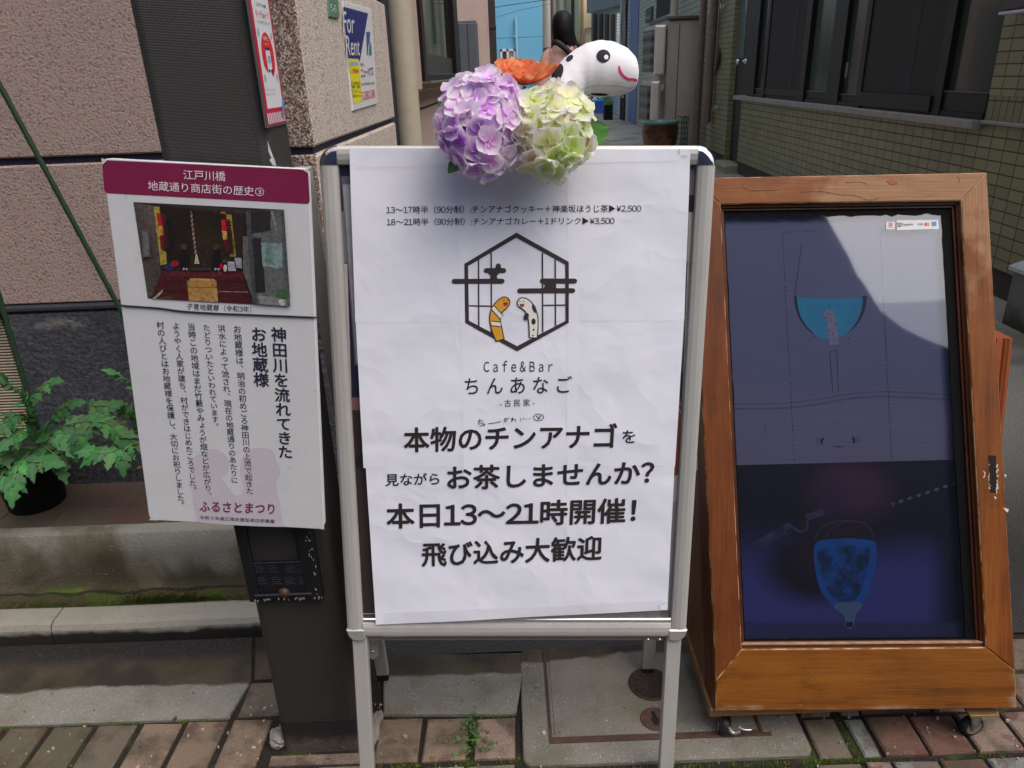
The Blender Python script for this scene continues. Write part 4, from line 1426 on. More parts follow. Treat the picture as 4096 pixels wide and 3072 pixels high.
def comp(path, yy, n, L, W, shade, roll=0.0, end=1.0):
    """compound leaf along photo points at depths yy"""
    P = [gy(x, y, d) for (x, y), d in zip(path, yy)]
    P = smoothpath(P, 6)
    ST.tube(P, [0.0022 - 0.0012 * i / len(P) for i in range(len(P))], 6, col=tuple(v * shade for v in gst))
    m = len(P)
    n, L, W = n + 2, L * 0.84, W * 0.86
    to_eye = nrm(EYE - P[m // 2])
    for j in range(n):
        t = 0.16 + 0.76 * j / max(1, n - 1)
        i = min(m - 2, int(t * (m - 1)))
        ax = nrm(P[i + 1] - P[i])
        up = nrm(np.array([0, -0.45, 1.0]) + np.array([rnd.gauss(0, .25), rnd.gauss(0, .2), 0]) + 0.35 * to_eye)
        sd_ = np.cross(up, ax)
        for sg in (-1, 1):
            big = 1.0 if (j % 2 == 0) else 0.72
            g = shade * rnd.uniform(0.8, 1.2)
            c = lin((rnd.randint(52, 78), rnd.randint(102, 128), rnd.randint(56, 72)))
            leaflet(LV, P[i], sd_ * sg + ax * 0.75 - up * 0.18 + np.array([0, 0, -0.1]), up + sd_ * sg * 0.15, L * big * rnd.uniform(0.85, 1.1), W * 0.8 * big * rnd.uniform(0.9, 1.1), tuple(v * g * (rnd.uniform(1.2, 1.5) if (q_ == 0 and rnd.random() < 0.12) else 1) for q_, v in enumerate(c)), rnd.uniform(0.1, 0.4))
    g = shade * rnd.uniform(0.9, 1.15)
    up = nrm(np.array([0, -0.45, 1.0]) + 0.35 * to_eye)
    leaflet(LV, P[-1], P[-1] - P[-3] - up * 0.001, up, L * 1.3 * end, W * 1.15 * end, tuple(v * g for v in lin((68, 118, 70))), 0.25)
cq = lambda x, y: (x * 620 / 1083, 1200 + y * 620 / 1083)
comp([cq(285, 1010), cq(400, 900), cq(520, 860), cq(640, 845)], (1.76, 1.72, 1.69, 1.67), 3, 0.060, 0.021, 0.95)
comp([cq(560, 860), cq(700, 850), cq(790, 880), cq(830, 930)], (1.69, 1.66, 1.64, 1.63), 3, 0.056, 0.020, 1.05)
comp([cq(900, 990), cq(820, 1040), cq(740, 1070), cq(660, 1060)], (1.66, 1.62, 1.60, 1.60), 3, 0.060, 0.021, 1.35)
comp([cq(990, 1000), cq(920, 1010), cq(860, 1060), cq(850, 1090)], (1.66, 1.63, 1.61, 1.60), 2, 0.048, 0.018, 1.25)
comp([cq(270, 1000), cq(230, 880), cq(190, 760), cq(170, 700)], (1.77, 1.74, 1.71, 1.69), 3, 0.052, 0.020, 0.85)
comp([cq(210, 780), cq(230, 690), cq(290, 610), cq(350, 575)], (1.76, 1.74, 1.72, 1.70), 3, 0.042, 0.016, 0.95)
comp([cq(180, 700), cq(120, 630), cq(80, 600), cq(40, 570)], (1.74, 1.72, 1.70, 1.69), 3, 0.042, 0.016, 0.9)
comp([cq(200, 820), cq(120, 800), cq(60, 830), cq(10, 870)], (1.75, 1.70, 1.68, 1.66), 3, 0.055, 0.020, 0.85)
comp([cq(240, 1030), cq(180, 1100), cq(230, 1130), cq(300, 1130)], (1.74, 1.67, 1.64, 1.62), 2, 0.062, 0.022, 1.2)
comp([cq(220, 1040), cq(150, 1120), cq(110, 1200), cq(90, 1270)], (1.74, 1.66, 1.62, 1.60), 3, 0.060, 0.022, 1.3)
comp([cq(200, 1030), cq(80, 1060), cq(0, 1090), cq(-60, 1120)], (1.74, 1.68, 1.65, 1.64), 3, 0.058, 0.021, 1.1)
comp([cq(150, 1080), cq(50, 1170), cq(10, 1230), cq(-20, 1270)], (1.72, 1.66, 1.63, 1.61), 2, 0.050, 0.020, 1.25)
comp([cq(960, 640), cq(900, 570), cq(850, 540), cq(820, 520)], (1.70, 1.66, 1.64, 1.63), 3, 0.036, 0.012, 1.25)
comp([cq(980, 800), cq(900, 800), cq(860, 770), cq(840, 750)], (1.72, 1.70, 1.68, 1.66), 3, 0.040, 0.015, 1.0)
comp([cq(1000, 950), cq(960, 900), cq(920, 850), cq(930, 780)], (1.74, 1.72, 1.70, 1.69), 3, 0.040, 0.015, 0.9)
comp([cq(280, 990), cq(360, 830), cq(400, 780), cq(470, 740)], (1.77, 1.76, 1.75, 1.74), 3, 0.052, 0.019, 0.8)
comp([cq(560, 960), cq(620, 760), cq(680, 740), cq(760, 740)], (1.76, 1.74, 1.73, 1.72), 3, 0.050, 0.018, 0.75)
comp([cq(300, 1020), cq(360, 1060), cq(400, 1100), cq(420, 1160)], (1.72, 1.68, 1.65, 1.63), 2, 0.046, 0.016, 0.9)
comp([cq(250, 1000), cq(210, 950), cq(150, 930), cq(90, 960)], (1.73, 1.69, 1.67, 1.65), 3, 0.050, 0.018, 0.9)
comp([cq(640, 860), cq(600, 900), cq(560, 950), cq(540, 1000)], (1.68, 1.65, 1.63, 1.62), 2, 0.050, 0.018, 0.85)
comp([cq(290, 1010), cq(360, 960), cq(430, 930), cq(450, 960)], (1.74, 1.70, 1.67, 1.65), 2, 0.058, 0.021, 1.1)
LV.build('foliage', M_LEAF, tp)
for pp, dd, r0 in [([cq(285, 1080), cq(268, 980), cq(215, 880), cq(195, 780), cq(185, 650)], (1.785, 1.78, 1.77, 1.76, 1.75), 0.0055), ([cq(275, 1080), cq(300, 1000), cq(400, 900)], (1.785, 1.76, 1.72), 0.004), ([cq(330, 1060), cq(700, 1000), cq(1000, 990)], (1.78, 1.74, 1.68), 0.003), ([cq(1000, 990), cq(985, 900), cq(975, 700)], (1.68, 1.70, 1.71), 0.003), ([cq(280, 1070), cq(240, 1040), cq(200, 1040)], (1.785, 1.75, 1.74), 0.004)]:
    P = smoothpath([gy(x, y, d) for (x, y), d in zip(pp, dd)], 6)
    ST.tube(P, [r0 * (1 - 0.4 * i / len(P)) for i in range(len(P))], 8, col=lin((104, 110, 70)))
ST.build('stem', M_STEM, tp)
mb = MB()
fo = gy(*cq(145, 848), 1.70)
for i in range(5):
    w = i * 1.26
    leaflet(mb, fo, np.array([math.cos(w), -0.5, math.sin(w) - 0.5]), np.array([0, -1, 0.3]), 0.012, 0.004, lin((214, 206, 40)), 0.2, 0)
mb.build('flower', attr_mat('yellow_petal', rough=0.6), tp)
mb = MB()
for a_, b_, s_ in [((430, 1130), (478, 1180), 0.030), ((410, 1040), (440, 1060), 0.022), ((985, 1160), (990, 1175), 0.014)]:
    p, q = gy(*cq(*a_), 1.70), gy(*cq(*b_), 1.68)
    for w in (-0.8, 0, 0.8): leaflet(mb, p, q - p + np.array([w * 0.02, 0, -abs(w) * 0.004]), np.array([0, -1, 0.7]), s_, s_ * 0.34, lin((122, 120, 40)), 0.2)
mb.build('withered_leaf', M_LEAF, tp)

M_STAKE = flat('green_stake', (38, 66, 44), 0.45, 0, 0.15, 60, 0.2)
def stake(label, p, q, r):
    o = thing('garden_stake', label, 'stake', q, 'green garden stakes')
    mb = MB()
    n = 60
    P = [p + (q - p) * i / n for i in range(n + 1)]
    mb.tube(P, [r * (1.0 + (0.12 if i % 3 == 0 else 0)) for i in range(n + 1)], 10)
    mb.build('rod', M_STAKE, o)
    mb = MB()
    mb.lathe(p, p - q, [(r * 1.15, -0.012), (r * 1.15, 0.004), (r * 0.7, 0.009), (0, 0.010)], 10)
    mb.build('cap', M_STAKE, o)
a_, b_ = gy(-4, 335, 1.80), gy(480, 1235, 1.84)
dir_ = nrm(b_ - a_)
stake('long green garden stake leaning diagonally across the pink wall', a_ - dir_ * 0.25, b_ + dir_ * 0.28, 0.0062)
a_, b_ = gy(0, 1195, 1.79), gy(130, 1640, 1.79)
dir_ = nrm(b_ - a_)
stake('dark green garden stake standing in the tomato pot in front of the dark plinth', a_ - dir_ * 0.45, b_ + dir_ * 0.14, 0.0060)
# ================================================================== A-FRAME SIGN BOARD
dv = nrm((1992 - 2048) / FPX * RT - (13533 - 1536) / FPX * UP + FW)         # down along the board
AU = RT
AN = nrm(np.cross(AU, -dv))
AO = EYE + ray(1277, 583) * 1.194
AB = PL(AO, AU, AN)                                                          # origin top left corner, v up
def ab(x, y, c=0.0): return AB.L(x, y, c)
M_ALU = NT('satin_aluminium')
n_ = M_ALU.noise(60, 4, vec=M_ALU.pos((1, 1, 0.05)))
sc_ = M_ALU.step(M_ALU.noise(1, 4, M_ALU.pos((500, 500, 12))), 0.66, 0.74)
M_ALU.col(M_ALU.mix(M_ALU.math('MULTIPLY', sc_, 0.35), M_ALU.mix(n_, rgba((180, 180, 176)), rgba((196, 196, 192))), rgba((112, 110, 104))))
M_ALU.metal(0.35)
M_ALU.rough(M_ALU.math('MULTIPLY_ADD', n_, 0.12, 0.36))
M_ALU.bump(M_ALU.noise(900, 2, vec=M_ALU.pos((1, 1, 0.02))), 0.06, 0.001)
M_ALU = M_ALU.m
M_CHROME = flat('chrome', (214, 214, 216), 0.07, 1.0, 0.02)
M_CLEAR = NT('clear_plastic')
M_CLEAR.col((1, 1, 1, 1))
M_CLEAR.rough(0.08)
M_CLEAR.b.inputs['Transmission Weight'].default_value = 1.0
M_CLEAR.b.inputs['IOR'].default_value = 1.4
M_CLEAR = M_CLEAR.m
def clear_sheet(name, gloss=0.07, tint=(1, 1, 1, 1), alpha_rough=0.06):
    """thin clear film: passes light straight through and mirrors a little of it"""
    k = NT(name)
    tr = k.n('BsdfTransparent')
    tr.inputs[0].default_value = tint
    gl = k.n('BsdfGlossy')
    gl.inputs['Roughness'].default_value = alpha_rough
    fr_ = k.n('Fresnel')
    fr_.inputs['IOR'].default_value = 1.5
    mx = k.n('MixShader')
    k.t.links.new(k.math('MULTIPLY_ADD', fr_.outputs[0], 1.0, gloss), mx.inputs[0])
    k.t.links.new(tr.outputs[0], mx.inputs[1])
    k.t.links.new(gl.outputs[0], mx.inputs[2])
    k.t.links.new(mx.outputs[0], k.out.inputs[0])
    return k.m
WB, HBD = 0.6405, 0.888
sb = thing('sign_board', 'silver A-frame sign board with chrome corners carrying the big white paper poster', 'sign board', (AB.W(WB / 2, 0)[0], 1.2, 0))
RW_, TK = 0.030, 0.017
zb = -HBD
def rail_profile(mb, p, q, wv, flip=1):
    """rounded snap rail from p to q (local), its width to the side wv"""
    p, q = np.array(p, float), np.array(q, float)
    w = np.array(wv, float)
    prof = [(0.0, -0.010), (0.0, 0.004), (0.0015, 0.0075), (0.006, 0.0102), (0.013, 0.0112), (0.022, 0.0102), (0.0285, 0.0075), (0.030, 0.004), (0.030, -0.010)]
    rings = []
    for e in (p, q): rings.append([AB.W(*(e + w * a), c) for a, c in prof])
    mb.loft(rings, smooth=False)
CR = 0.030
for nm, p, q, w in [('side_rail', (0, -CR), (0, zb + 0.012), (1, 0)), ('side_rail', (WB, -CR), (WB, zb + 0.012), (-1, 0)),
                    ('top_rail', (CR, 0), (WB - CR, 0), (0, -1)), ('bottom_rail', (0.030, zb), (WB - 0.030, zb), (0, 1))]:
    mb = MB()
    rail_profile(mb, p, q, w)
    mb.build(nm, M_ALU, sb)
# glossy inner lip of the bottom rail
mb = MB()
mb.obox(AB, 0.030, zb + 0.0305, WB - 0.030, zb + 0.038, -0.008, 0.006, 0.002)
mb.build('rail_lip', flat('bright_lip', (200, 206, 206), 0.2, 0.9, 0.03), sb)
def corner(cx, cy, sx, sy):
    """quarter round chrome corner cap"""
    mb = MB()
    prof = [(0.030, -0.0108), (0.0306, 0.004), (0.0290, 0.0080), (0.0245, 0.0110), (0.017, 0.0122), (0.008, 0.0112), (0.0, 0.0085)]
    rings = []
    K = 12
    for r_, c in prof:
        rings.append([AB.W(cx + sx * r_ * math.cos(w), cy + sy * r_ * math.sin(w), c) for w in np.linspace(0, math.pi / 2, K)])
    vs = [p for r in rings for p in r]
    fs = [(i * K + j, i * K + j + 1, (i + 1) * K + j + 1, (i + 1) * K + j) for i in range(len(rings) - 1) for j in range(K - 1)]
    mb.add(vs, fs, True)
    return mb.build('corner_cap', M_CHROME, sb)
corner(CR, -CR, -1, 1)
corner(WB - CR, -CR, 1, 1)
M_CAPB = flat('clear_corner_plastic', (170, 170, 166), 0.15, 0.4, 0.04)
for x0, sx in ((0.0, 1), (WB, -1)):
    mb = MB()
    mb.plate(AB, [(x0 - sx * 0.001, zb + 0.018), (x0 + sx * 0.034, zb + 0.018), (x0 + sx * 0.034, zb - 0.002), (x0 + sx * 0.026, zb - 0.006), (x0 + sx * 0.010, zb - 0.004), (x0 + sx * 0.003, zb + 0.004)], -0.011, 0.0125, 0.002)
    mb.build('corner_cap', M_CAPB, sb)
# front legs run on below the frame to the ground, the rear frame leans back
for x0, x1 in ((0.008, 0.0355), (WB - 0.0355, WB - 0.008)):
    b0 = zb + 0.004
    e = AB.W((x0 + x1) / 2, b0)
    Lr = e[2] / dv[2] * -1
    mb = MB()
    mb.obox(AB, x0, b0 - Lr, x1, b0, -0.012, 0.006, 0.0015)
    mb.build('leg', M_ALU, sb)
top_b = AB.W(0, -0.02, -0.020)
for i, (gxp, xr_) in enumerate((((1535, 2715), 0.026), ((2590, 2690), WB - 0.054))):
    g = gz(*gxp)
    t = AB.W(xr_ + 0.014, -0.03, -0.022)
    t = np.array([g[0] + (t[0] - g[0]) * 0.4, t[1], t[2]])
    ax = nrm(t - g)
    bp = PL(g, (1, 0, 0), (0, -1, -ax[1] * 0 + 0.09))
    L_ = np.linalg.norm(t - g)
    pl = PL(g, (1, 0, 0), np.cross((1, 0, 0), ax))
    mb = MB()
    mb.obox(pl, -0.014, 0.018, 0.014, L_, -0.007, 0.007, 0.0015)
    mb.build('rear_leg', M_ALU, sb)
    mb = MB()
    mb.obox(pl, -0.013, -0.001, 0.013, 0.019, -0.008, 0.008, 0.001)
    mb.build('foot', flat('black_rubber', (26, 25, 24), 0.7), sb)
gl_, gr_ = gz(1535, 2715), gz(2590, 2690)
mb = MB()
ta, tb = AB.W(0.03, -0.05, -0.03), AB.W(WB - 0.03, -0.05, -0.03)
def lerp(a, b, t): return a + (b - a) * t
q = [lerp(gl_, ta, 0.24), lerp(gr_, tb, 0.24), lerp(gr_, tb, 0.97), lerp(gl_, ta, 0.97)]
q = [p + np.array([0.016 if i in (0, 3) else -0.016, 0.002, 0]) for i, p in enumerate(q)]
mb.add(q + [p + np.array([0, 0.006, 0]) for p in q], [(0, 1, 2, 3), (7, 6, 5, 4), (0, 4, 5, 1), (1, 5, 6, 2), (2, 6, 7, 3), (3, 7, 4, 0)])
mb.build('rear_panel', flat('rear_panel', (126, 126, 124), 0.6), sb)
mb = MB()
hp_ = PL(gy(1482, 2600, 1.16), RT, AN)
mb.plate(hp_, [(-0.012, 0.03), (0.013, 0.034), (0.015, -0.014), (0.004, -0.022), (-0.010, -0.012)], -0.003, 0.001, 0.0008)
hg = mb.build('hinge_plate', flat('hinge_grey', (176, 176, 174), 0.4, 0.5), sb)
mb = MB()
for b in (0.022, -0.004): mb.lathe(hp_.W(0.004, b, 0.0006), AN, [(0.0034, 0), (0.0028, 0.0014), (0, 0.0016)], 12)
mb.build('rivet', M_CHROME, hg)
# printed poster behind the clear cover, mostly hidden by the white paper
M_POST = attr_mat('printed_poster', rough=0.4)
mb = MB()
x0, x1, y0, y1 = 0.028, WB - 0.028, zb + 0.028, -0.028
lay = -0.002
def bd(pts, col, c): mb.sheet(AB, [ab(*p, c) for p in pts], c, col=lin(col))
mb.obox(AB, x0, y0, x1, y1, -0.008, lay, col=lin((96, 90, 86)))
bd([(1330, 650), (1420, 650), (1420, 845), (1336, 845)], (34, 36, 62), -0.0016)
bd([(1340, 845), (1420, 845), (1440, 1050), (1350, 1050)], (132, 130, 138), -0.0016)
bd([(1350, 1050), (1440, 1050), (1480, 1590), (1390, 1590)], (36, 38, 66), -0.0016)
bd([(1390, 1590), (1480, 1590), (1485, 1640), (1392, 1640)], (134, 104, 98), -0.0016)
bd([(1392, 1640), (1485, 1640), (1492, 1760), (1400, 1860)], (62, 48, 46), -0.0016)
bd([(1400, 1860), (1492, 1760), (1495, 1800), (1403, 1900)], (34, 34, 44), -0.0015)
bd([(1403, 1890), (1492, 1800), (1530, 2540), (1420, 2540)], (58, 50, 48), -0.0016)
bd([(1420, 2480), (2700, 2440), (2700, 2560), (1420, 2560)], (112, 104, 98), -0.0014)
bd([(2730, 640), (2790, 640), (2785, 850), (2735, 850)], (118, 116, 116), -0.0016)
bd([(2750, 780), (2795, 780), (2792, 846), (2750, 846)], (40, 40, 44), -0.0014)
bd([(2725, 850), (2795, 850), (2785, 1048), (2722, 1048)], (168, 166, 168), -0.0016)
bd([(2720, 1048), (2785, 1048), (2775, 1190), (2725, 1190)], (42, 42, 46), -0.0016)
bd([(2725, 1190), (2775, 1190), (2765, 1490), (2705, 1490)], (98, 98, 96), -0.0016)
bd([(2705, 1490), (2765, 1490), (2755, 1570), (2702, 1600)], (56, 58, 66), -0.0016)
bd([(2695, 1600), (2750, 1640), (2745, 1860), (2695, 1910)], (132, 72, 62), -0.0016)
bd([(2690, 1910), (2740, 1880), (2735, 2000), (2690, 2010)], (176, 174, 176), -0.0014)
bd([(2690, 2010), (2740, 2000), (2715, 2440), (2660, 2440)], (148, 150, 152), -0.0016)
mb.build('inner_poster', M_POST, sb)
mb = MB()
def ln(pp, w, c=-0.0010): add_stroke(mb, AB, [ab(*p, c) for p in pp], w, c)
ln([(1383, 1055), (1404, 1700), (1440, 2530)], 0.0052)
ln([(2762, 850), (2742, 1400), (2722, 1850), (2690, 2500)], 0.0042)
ln([(2722, 1266), (2748, 1266)], 0.0016)
ln([(1415, 2455), (1500, 2455)], 0.0014)
ln([(1425, 2535), (2680, 2490)], 0.003)
add_stroke(mb, AB, [ab(x, y, -0.001) for x, y in smoothpath([(2700, 1620), (2728, 1660), (2738, 1740), (2726, 1830)], 5)], 0.0012, -0.0009)
add_stroke(mb, AB, [ab(x, y, -0.001) for x, y in smoothpath([(2700, 1600), (2735, 1632), (2748, 1690)], 5)], 0.0010, -0.0009)
mb.build('printed_line', flat('line_white', (198, 194, 188), 0.4), sb)
# little leaflet behind the cover, left
mb = MB()
mb.plate(AB, [ab(*p) for p in [(1364, 705), (1420, 705), (1445, 1455), (1419, 1465)]], -0.0009, -0.0004)
mb.build('leaflet_border', flat('leaflet_grey', (100, 102, 112), 0.5), sb)
mb = MB()
mb.sheet(AB, [ab(*p) for p in [(1371, 738), (1420, 738), (1442, 1452), (1424, 1455)]], -0.0001)
mb.build('leaflet', flat('leaflet_white', (166, 168, 176), 0.5), sb)
mb = MB()
mb.sheet(AB, [(0.028, zb + 0.030), (WB - 0.028, zb + 0.030), (WB - 0.028, -0.028), (0.028, -0.028)], 0.0016)
mb.build('clear_cover', clear_sheet('clear_cover', 0.03, (0.93, 0.93, 0.93, 1), 0.12), sb)
mb = MB()
for x_ in (2330, 2372): mb.lathe(AB.W(*ab(2330 + (x_ - 2330) * 1.1 + 260, 2552), 0.006), AN, [(0.003, 0), (0.0024, 0.0012), (0, 0.0014)], 10)
mb.build('screw', M_CHROME, sb)

# ================================================================== WHITE PAPER POSTER taped over it
PCL = 0.0128
k = NT('copy_paper')
n1 = k.noise(5.5, 2)
n2 = k.voro(8, feature='SMOOTH_F1')
k.col(k.mix(n1, rgba((219, 223, 236)), rgba((227, 231, 242))))
k.rough(0.8)
k.spec(0.25)
rg_ = k.math('ABSOLUTE', k.math('SUBTRACT', k.noise(6.5, 3, dist=0.3), 0.5))
k.bump(k.math('ADD', k.math('MULTIPLY', n1, 1.0), k.math('ADD', k.math('MULTIPLY', n2, 0.3), k.math('MULTIPLY', rg_, -1.0))), 0.27, 0.022)
M_PAPER = k.m
def warp(a, b):
    """gentle cockling of the paper"""
    return 0.0011 * math.sin(a * 17 + 3 * math.sin(b * 9)) * math.sin(b * 21 + a * 6) + 0.0008 * math.sin(b * 8.5 - 1.0)
pp_ = thing('paper_poster', 'big white paper poster with a garden eel cafe logo, taped onto the sign board', 'poster', AB.W(WB / 2, zb + 0.1, PCL))
ROWS = [([(1397, 592), (2762, 598)], [(1421, 1289), (2737, 1284)], 0.0004), ([(1423, 1287), (2736, 1282)], [(1454, 1872), (2700, 1865)], 0.0002), ([(1463, 1868), (2698, 1864)], [(1503, 2500), (2670, 2440)], 0.0)]
for (tl, tr), (bl, br_), dz in ROWS:
    mb = MB()
    A, B, C_, D = (ab(*p, PCL) for p in (tl, tr, br_, bl))
    nx, ny = 48, 30
    vs, fs = [], []
    for j in range(ny + 1):
        for i in range(nx + 1):
            s_, t_ = i / nx, j / ny
            p = (A * (1 - s_) + B * s_) * (1 - t_) + (D * (1 - s_) + C_ * s_) * t_
            lift = 0.0
            if dz == 0.0 and t_ > 0.85: lift = 0.0018 * (t_ - 0.85) / 0.15 * (0.5 + 0.5 * math.sin(s_ * 7))
            fold = -0.0012 * math.exp(-((p[1] + 0.50) / 0.006) ** 2) * max(0, 1 - s_ * 4)
            vs.append(AB.W(p[0], p[1], PCL + dz + warp(*p) + lift + fold))
    fs = [(j * (nx + 1) + i, j * (nx + 1) + i + 1, (j + 1) * (nx + 1) + i + 1, (j + 1) * (nx + 1) + i) for j in range(ny) for i in range(nx)]
    mb.add(vs, fs, True)
    # paper edge, so that the sheet has a body
    mb.build('sheet', M_PAPER, pp_)
# overlapped seams between the columns of sheets
k = NT('sheet_overlap')
k.col(rgba((226, 230, 242)))
k.rough(0.7)
M_OVER = k.m
mb = MB()
for (t0, t1), (b0_, b1_) in [(((1826, 600), (1878, 600)), ((1868, 2476), (1914, 2474))), (((2270, 600), (2316, 600)), ((2264, 2458), (2304, 2456)))]:
    n = 90
    L1, L2, M1, M2 = ab(*t0, PCL), ab(*t1, PCL), ab(*b0_, PCL), ab(*b1_, PCL)
    vs = []
    for i in range(n + 1):
        for e, f in ((L1, M1), (L2, M2)):
            p = e + (f - e) * i / n
            lift = 0.0004 if i < n * 0.36 else (0.0002 if i < n * 0.67 else 0.0)
            vs.append(AB.W(p[0], p[1], PCL + 0.00025 + lift + warp(*p)))
    mb.add(vs, [(2 * i, 2 * i + 1, 2 * i + 3, 2 * i + 2) for i in range(n * 97 // 100)], True)
mb.build('overlap', M_OVER, pp_)
M_INKB = NT('laser_ink')
M_INKB.col(rgba((50, 46, 48)))
M_INKB.rough(0.26)
M_INKB = M_INKB.m
M_TAPE = NT('ribbed_tape')
wv = M_TAPE.math('SINE', M_TAPE.math('MULTIPLY', M_TAPE.xyz(M_TAPE.pos((1, 1, 1), 'loc'))['X'], 2 * math.pi / 0.0019))
tb_ = M_TAPE.n('BsdfTransparent')
tb_.inputs[0].default_value = (0.98, 0.98, 0.98, 1)
M_TAPE.col(rgba((222, 222, 224)))
M_TAPE.rough(0.35)
M_TAPE.bump(wv, 0.4, 0.001)
mx_ = M_TAPE.n('MixShader')
M_TAPE.t.links.new(M_TAPE.math('MULTIPLY_ADD', wv, 0.06, 0.12), mx_.inputs[0])
M_TAPE.t.links.new(tb_.outputs[0], mx_.inputs[1])
M_TAPE.t.links.new(M_TAPE.b.outputs[0], mx_.inputs[2])
M_TAPE.t.links.new(mx_.outputs[0], M_TAPE.out.inputs[0])
M_TAPE = M_TAPE.m
TC = PCL + 0.0011
def paper_text(mb, s_, BL, BR, TL, bold): text_in(mb, AB, s_, BL, BR, TL, TC, bold, warp)
p2 = lambda x, y: (1300 + x * 1400 / 2212, y * 1400 / 2212)
p5 = lambda x, y: (1300 + x * 1400 / 2212, 1000 + y * 1400 / 2212)
p8 = lambda x, y: (1300 + x * 1400 / 2212, 2022 + y * 1400 / 2212)
BL_ = 0.040
mb = MB()
paper_text(mb, '13\u301c17\u6642\u534a\uff0890\u5206\u5236\uff09:\u30c1\u30f3\u30a2\u30ca\u30b4\u30af\u30c3\u30ad\u30fc\uff0b\u795e\u697d\u5742\u307b\u3046\u3058\u8336\u25b6\u00a52,500', p2(388, 1352), p2(1997, 1342), p2(387, 1302), 0.006)
mb.build('price_line', M_INKB, pp_)
mb = MB()
paper_text(mb, '18\u301c21\u6642\u534a\uff0890\u5206\u5236\uff09:\u30c1\u30f3\u30a2\u30ca\u30b4\u30ab\u30ec\u30fc\uff0b1\u30c9\u30ea\u30f3\u30af\u25b6\u00a53,500', p2(390, 1428), p2(1829, 1420), p2(389, 1379), 0.006)
mb.build('price_line', M_INKB, pp_)
mb = MB()
paper_text(mb, '\u672c\u7269\u306e\u30c1\u30f3\u30a2\u30ca\u30b4', p5(502, 1276), p5(1836, 1250), p5(500, 1122), BL_)
mb.build('message_line', M_INKB, pp_)
mb = MB()
paper_text(mb, '\u3092', p5(1881, 1218), p5(1960, 1217), p5(1879, 1139), 0.022)
mb.build('message_line', M_INKB, pp_)
mb = MB()
paper_text(mb, '\u898b\u306a\u304c\u3089', p5(383, 1492), p5(722, 1484), p5(382, 1416), 0.024)
mb.build('message_line', M_INKB, pp_)
mb = MB()
paper_text(mb, '\u304a\u8336\u3057\u307e\u305b\u3093\u304b\uff1f', p5(776, 1514), p5(2072, 1478), p5(774, 1366), BL_)
mb.build('message_line', M_INKB, pp_)
mb = MB()
paper_text(mb, '\u672c\u65e513\u301c21\u6642\u958b\u50ac\uff01', p8(393, 146), p8(1958, 108), p8(390, -8), BL_)
mb.build('message_line', M_INKB, pp_)
mb = MB()
paper_text(mb, '\u98db\u3073\u8fbc\u307f\u5927\u6b53\u8fce', p8(614, 388), p8(1745, 342), p8(611, 238), BL_)
mb.build('message_line', M_INKB, pp_)
mb = MB()
paper_text(mb, '\uff23\uff41\uff46\uff45\uff06\uff22\uff41\uff52', p5(1003, 770), p5(1438, 768), p5(1003, 700), 0.004)
paper_text(mb, '\u3061 \u3093 \u3042 \u306a \u3054', p5(885, 912), p5(1558, 902), p5(884, 804), 0.008)
paper_text(mb, '- \u53e4 \u6c11 \u5bb6 -', p5(1106, 992), p5(1324, 986), p5(1105, 946), 0.0)
mb.build('cafe_name', M_INKB, pp_)
# the pen note above the message
mb = MB()
def pen(pts, w=0.0011, closed=False):
    P = smoothpath([ab(*p5(*p), TC) for p in pts], 5, closed)
    L_, R__ = stroke(P, w)
    n = len(L_)
    vs = [AB.W(p[0], p[1], TC + 0.0002 + warp(*p)) for p in L_ + R__]
    mb.add(vs, [(i, i + n, i + n + 1, i + 1) for i in range(n - 1)])
pen([(965, 1082), (1000, 1076)])
pen([(980, 1066), (972, 1100), (992, 1090), (996, 1104), (978, 1114)])
pen([(1004, 1090), (1006, 1104), (1000, 1112), (1010, 1106), (1014, 1100)])
pen([(1030, 1098), (1060, 1094), (1112, 1084)])
pen([(1130, 1070), (1146, 1066), (1148, 1080), (1142, 1088)]); pen([(1140, 1060), (1134, 1088)]); pen([(1152, 1062), (1158, 1070)]); pen([(1158, 1058), (1164, 1066)])
pen([(1184, 1056), (1180, 1088)]); pen([(1176, 1070), (1188, 1066), (1180, 1082), (1194, 1068), (1206, 1072), (1200, 1084)])
pen([(1236, 1062), (1238, 1074), (1244, 1078)]); pen([(1254, 1060), (1258, 1070)])
pen([(1272, 1066), (1275, 1072)]); pen([(1290, 1064), (1294, 1071)])
pen([(1318, 1056), (1330, 1040), (1352, 1036), (1376, 1044), (1382, 1058), (1370, 1072), (1348, 1078), (1326, 1072), (1318, 1056), (1322, 1048)])
pen([(1334, 1048), (1342, 1051), (1334, 1055)]); pen([(1366, 1046), (1358, 1050), (1366, 1053)])
pen([(1344, 1060), (1350, 1068), (1357, 1060), (1350, 1059), (1344, 1060)], 0.0014)
mb.build('pen_note', M_INKB, pp_)
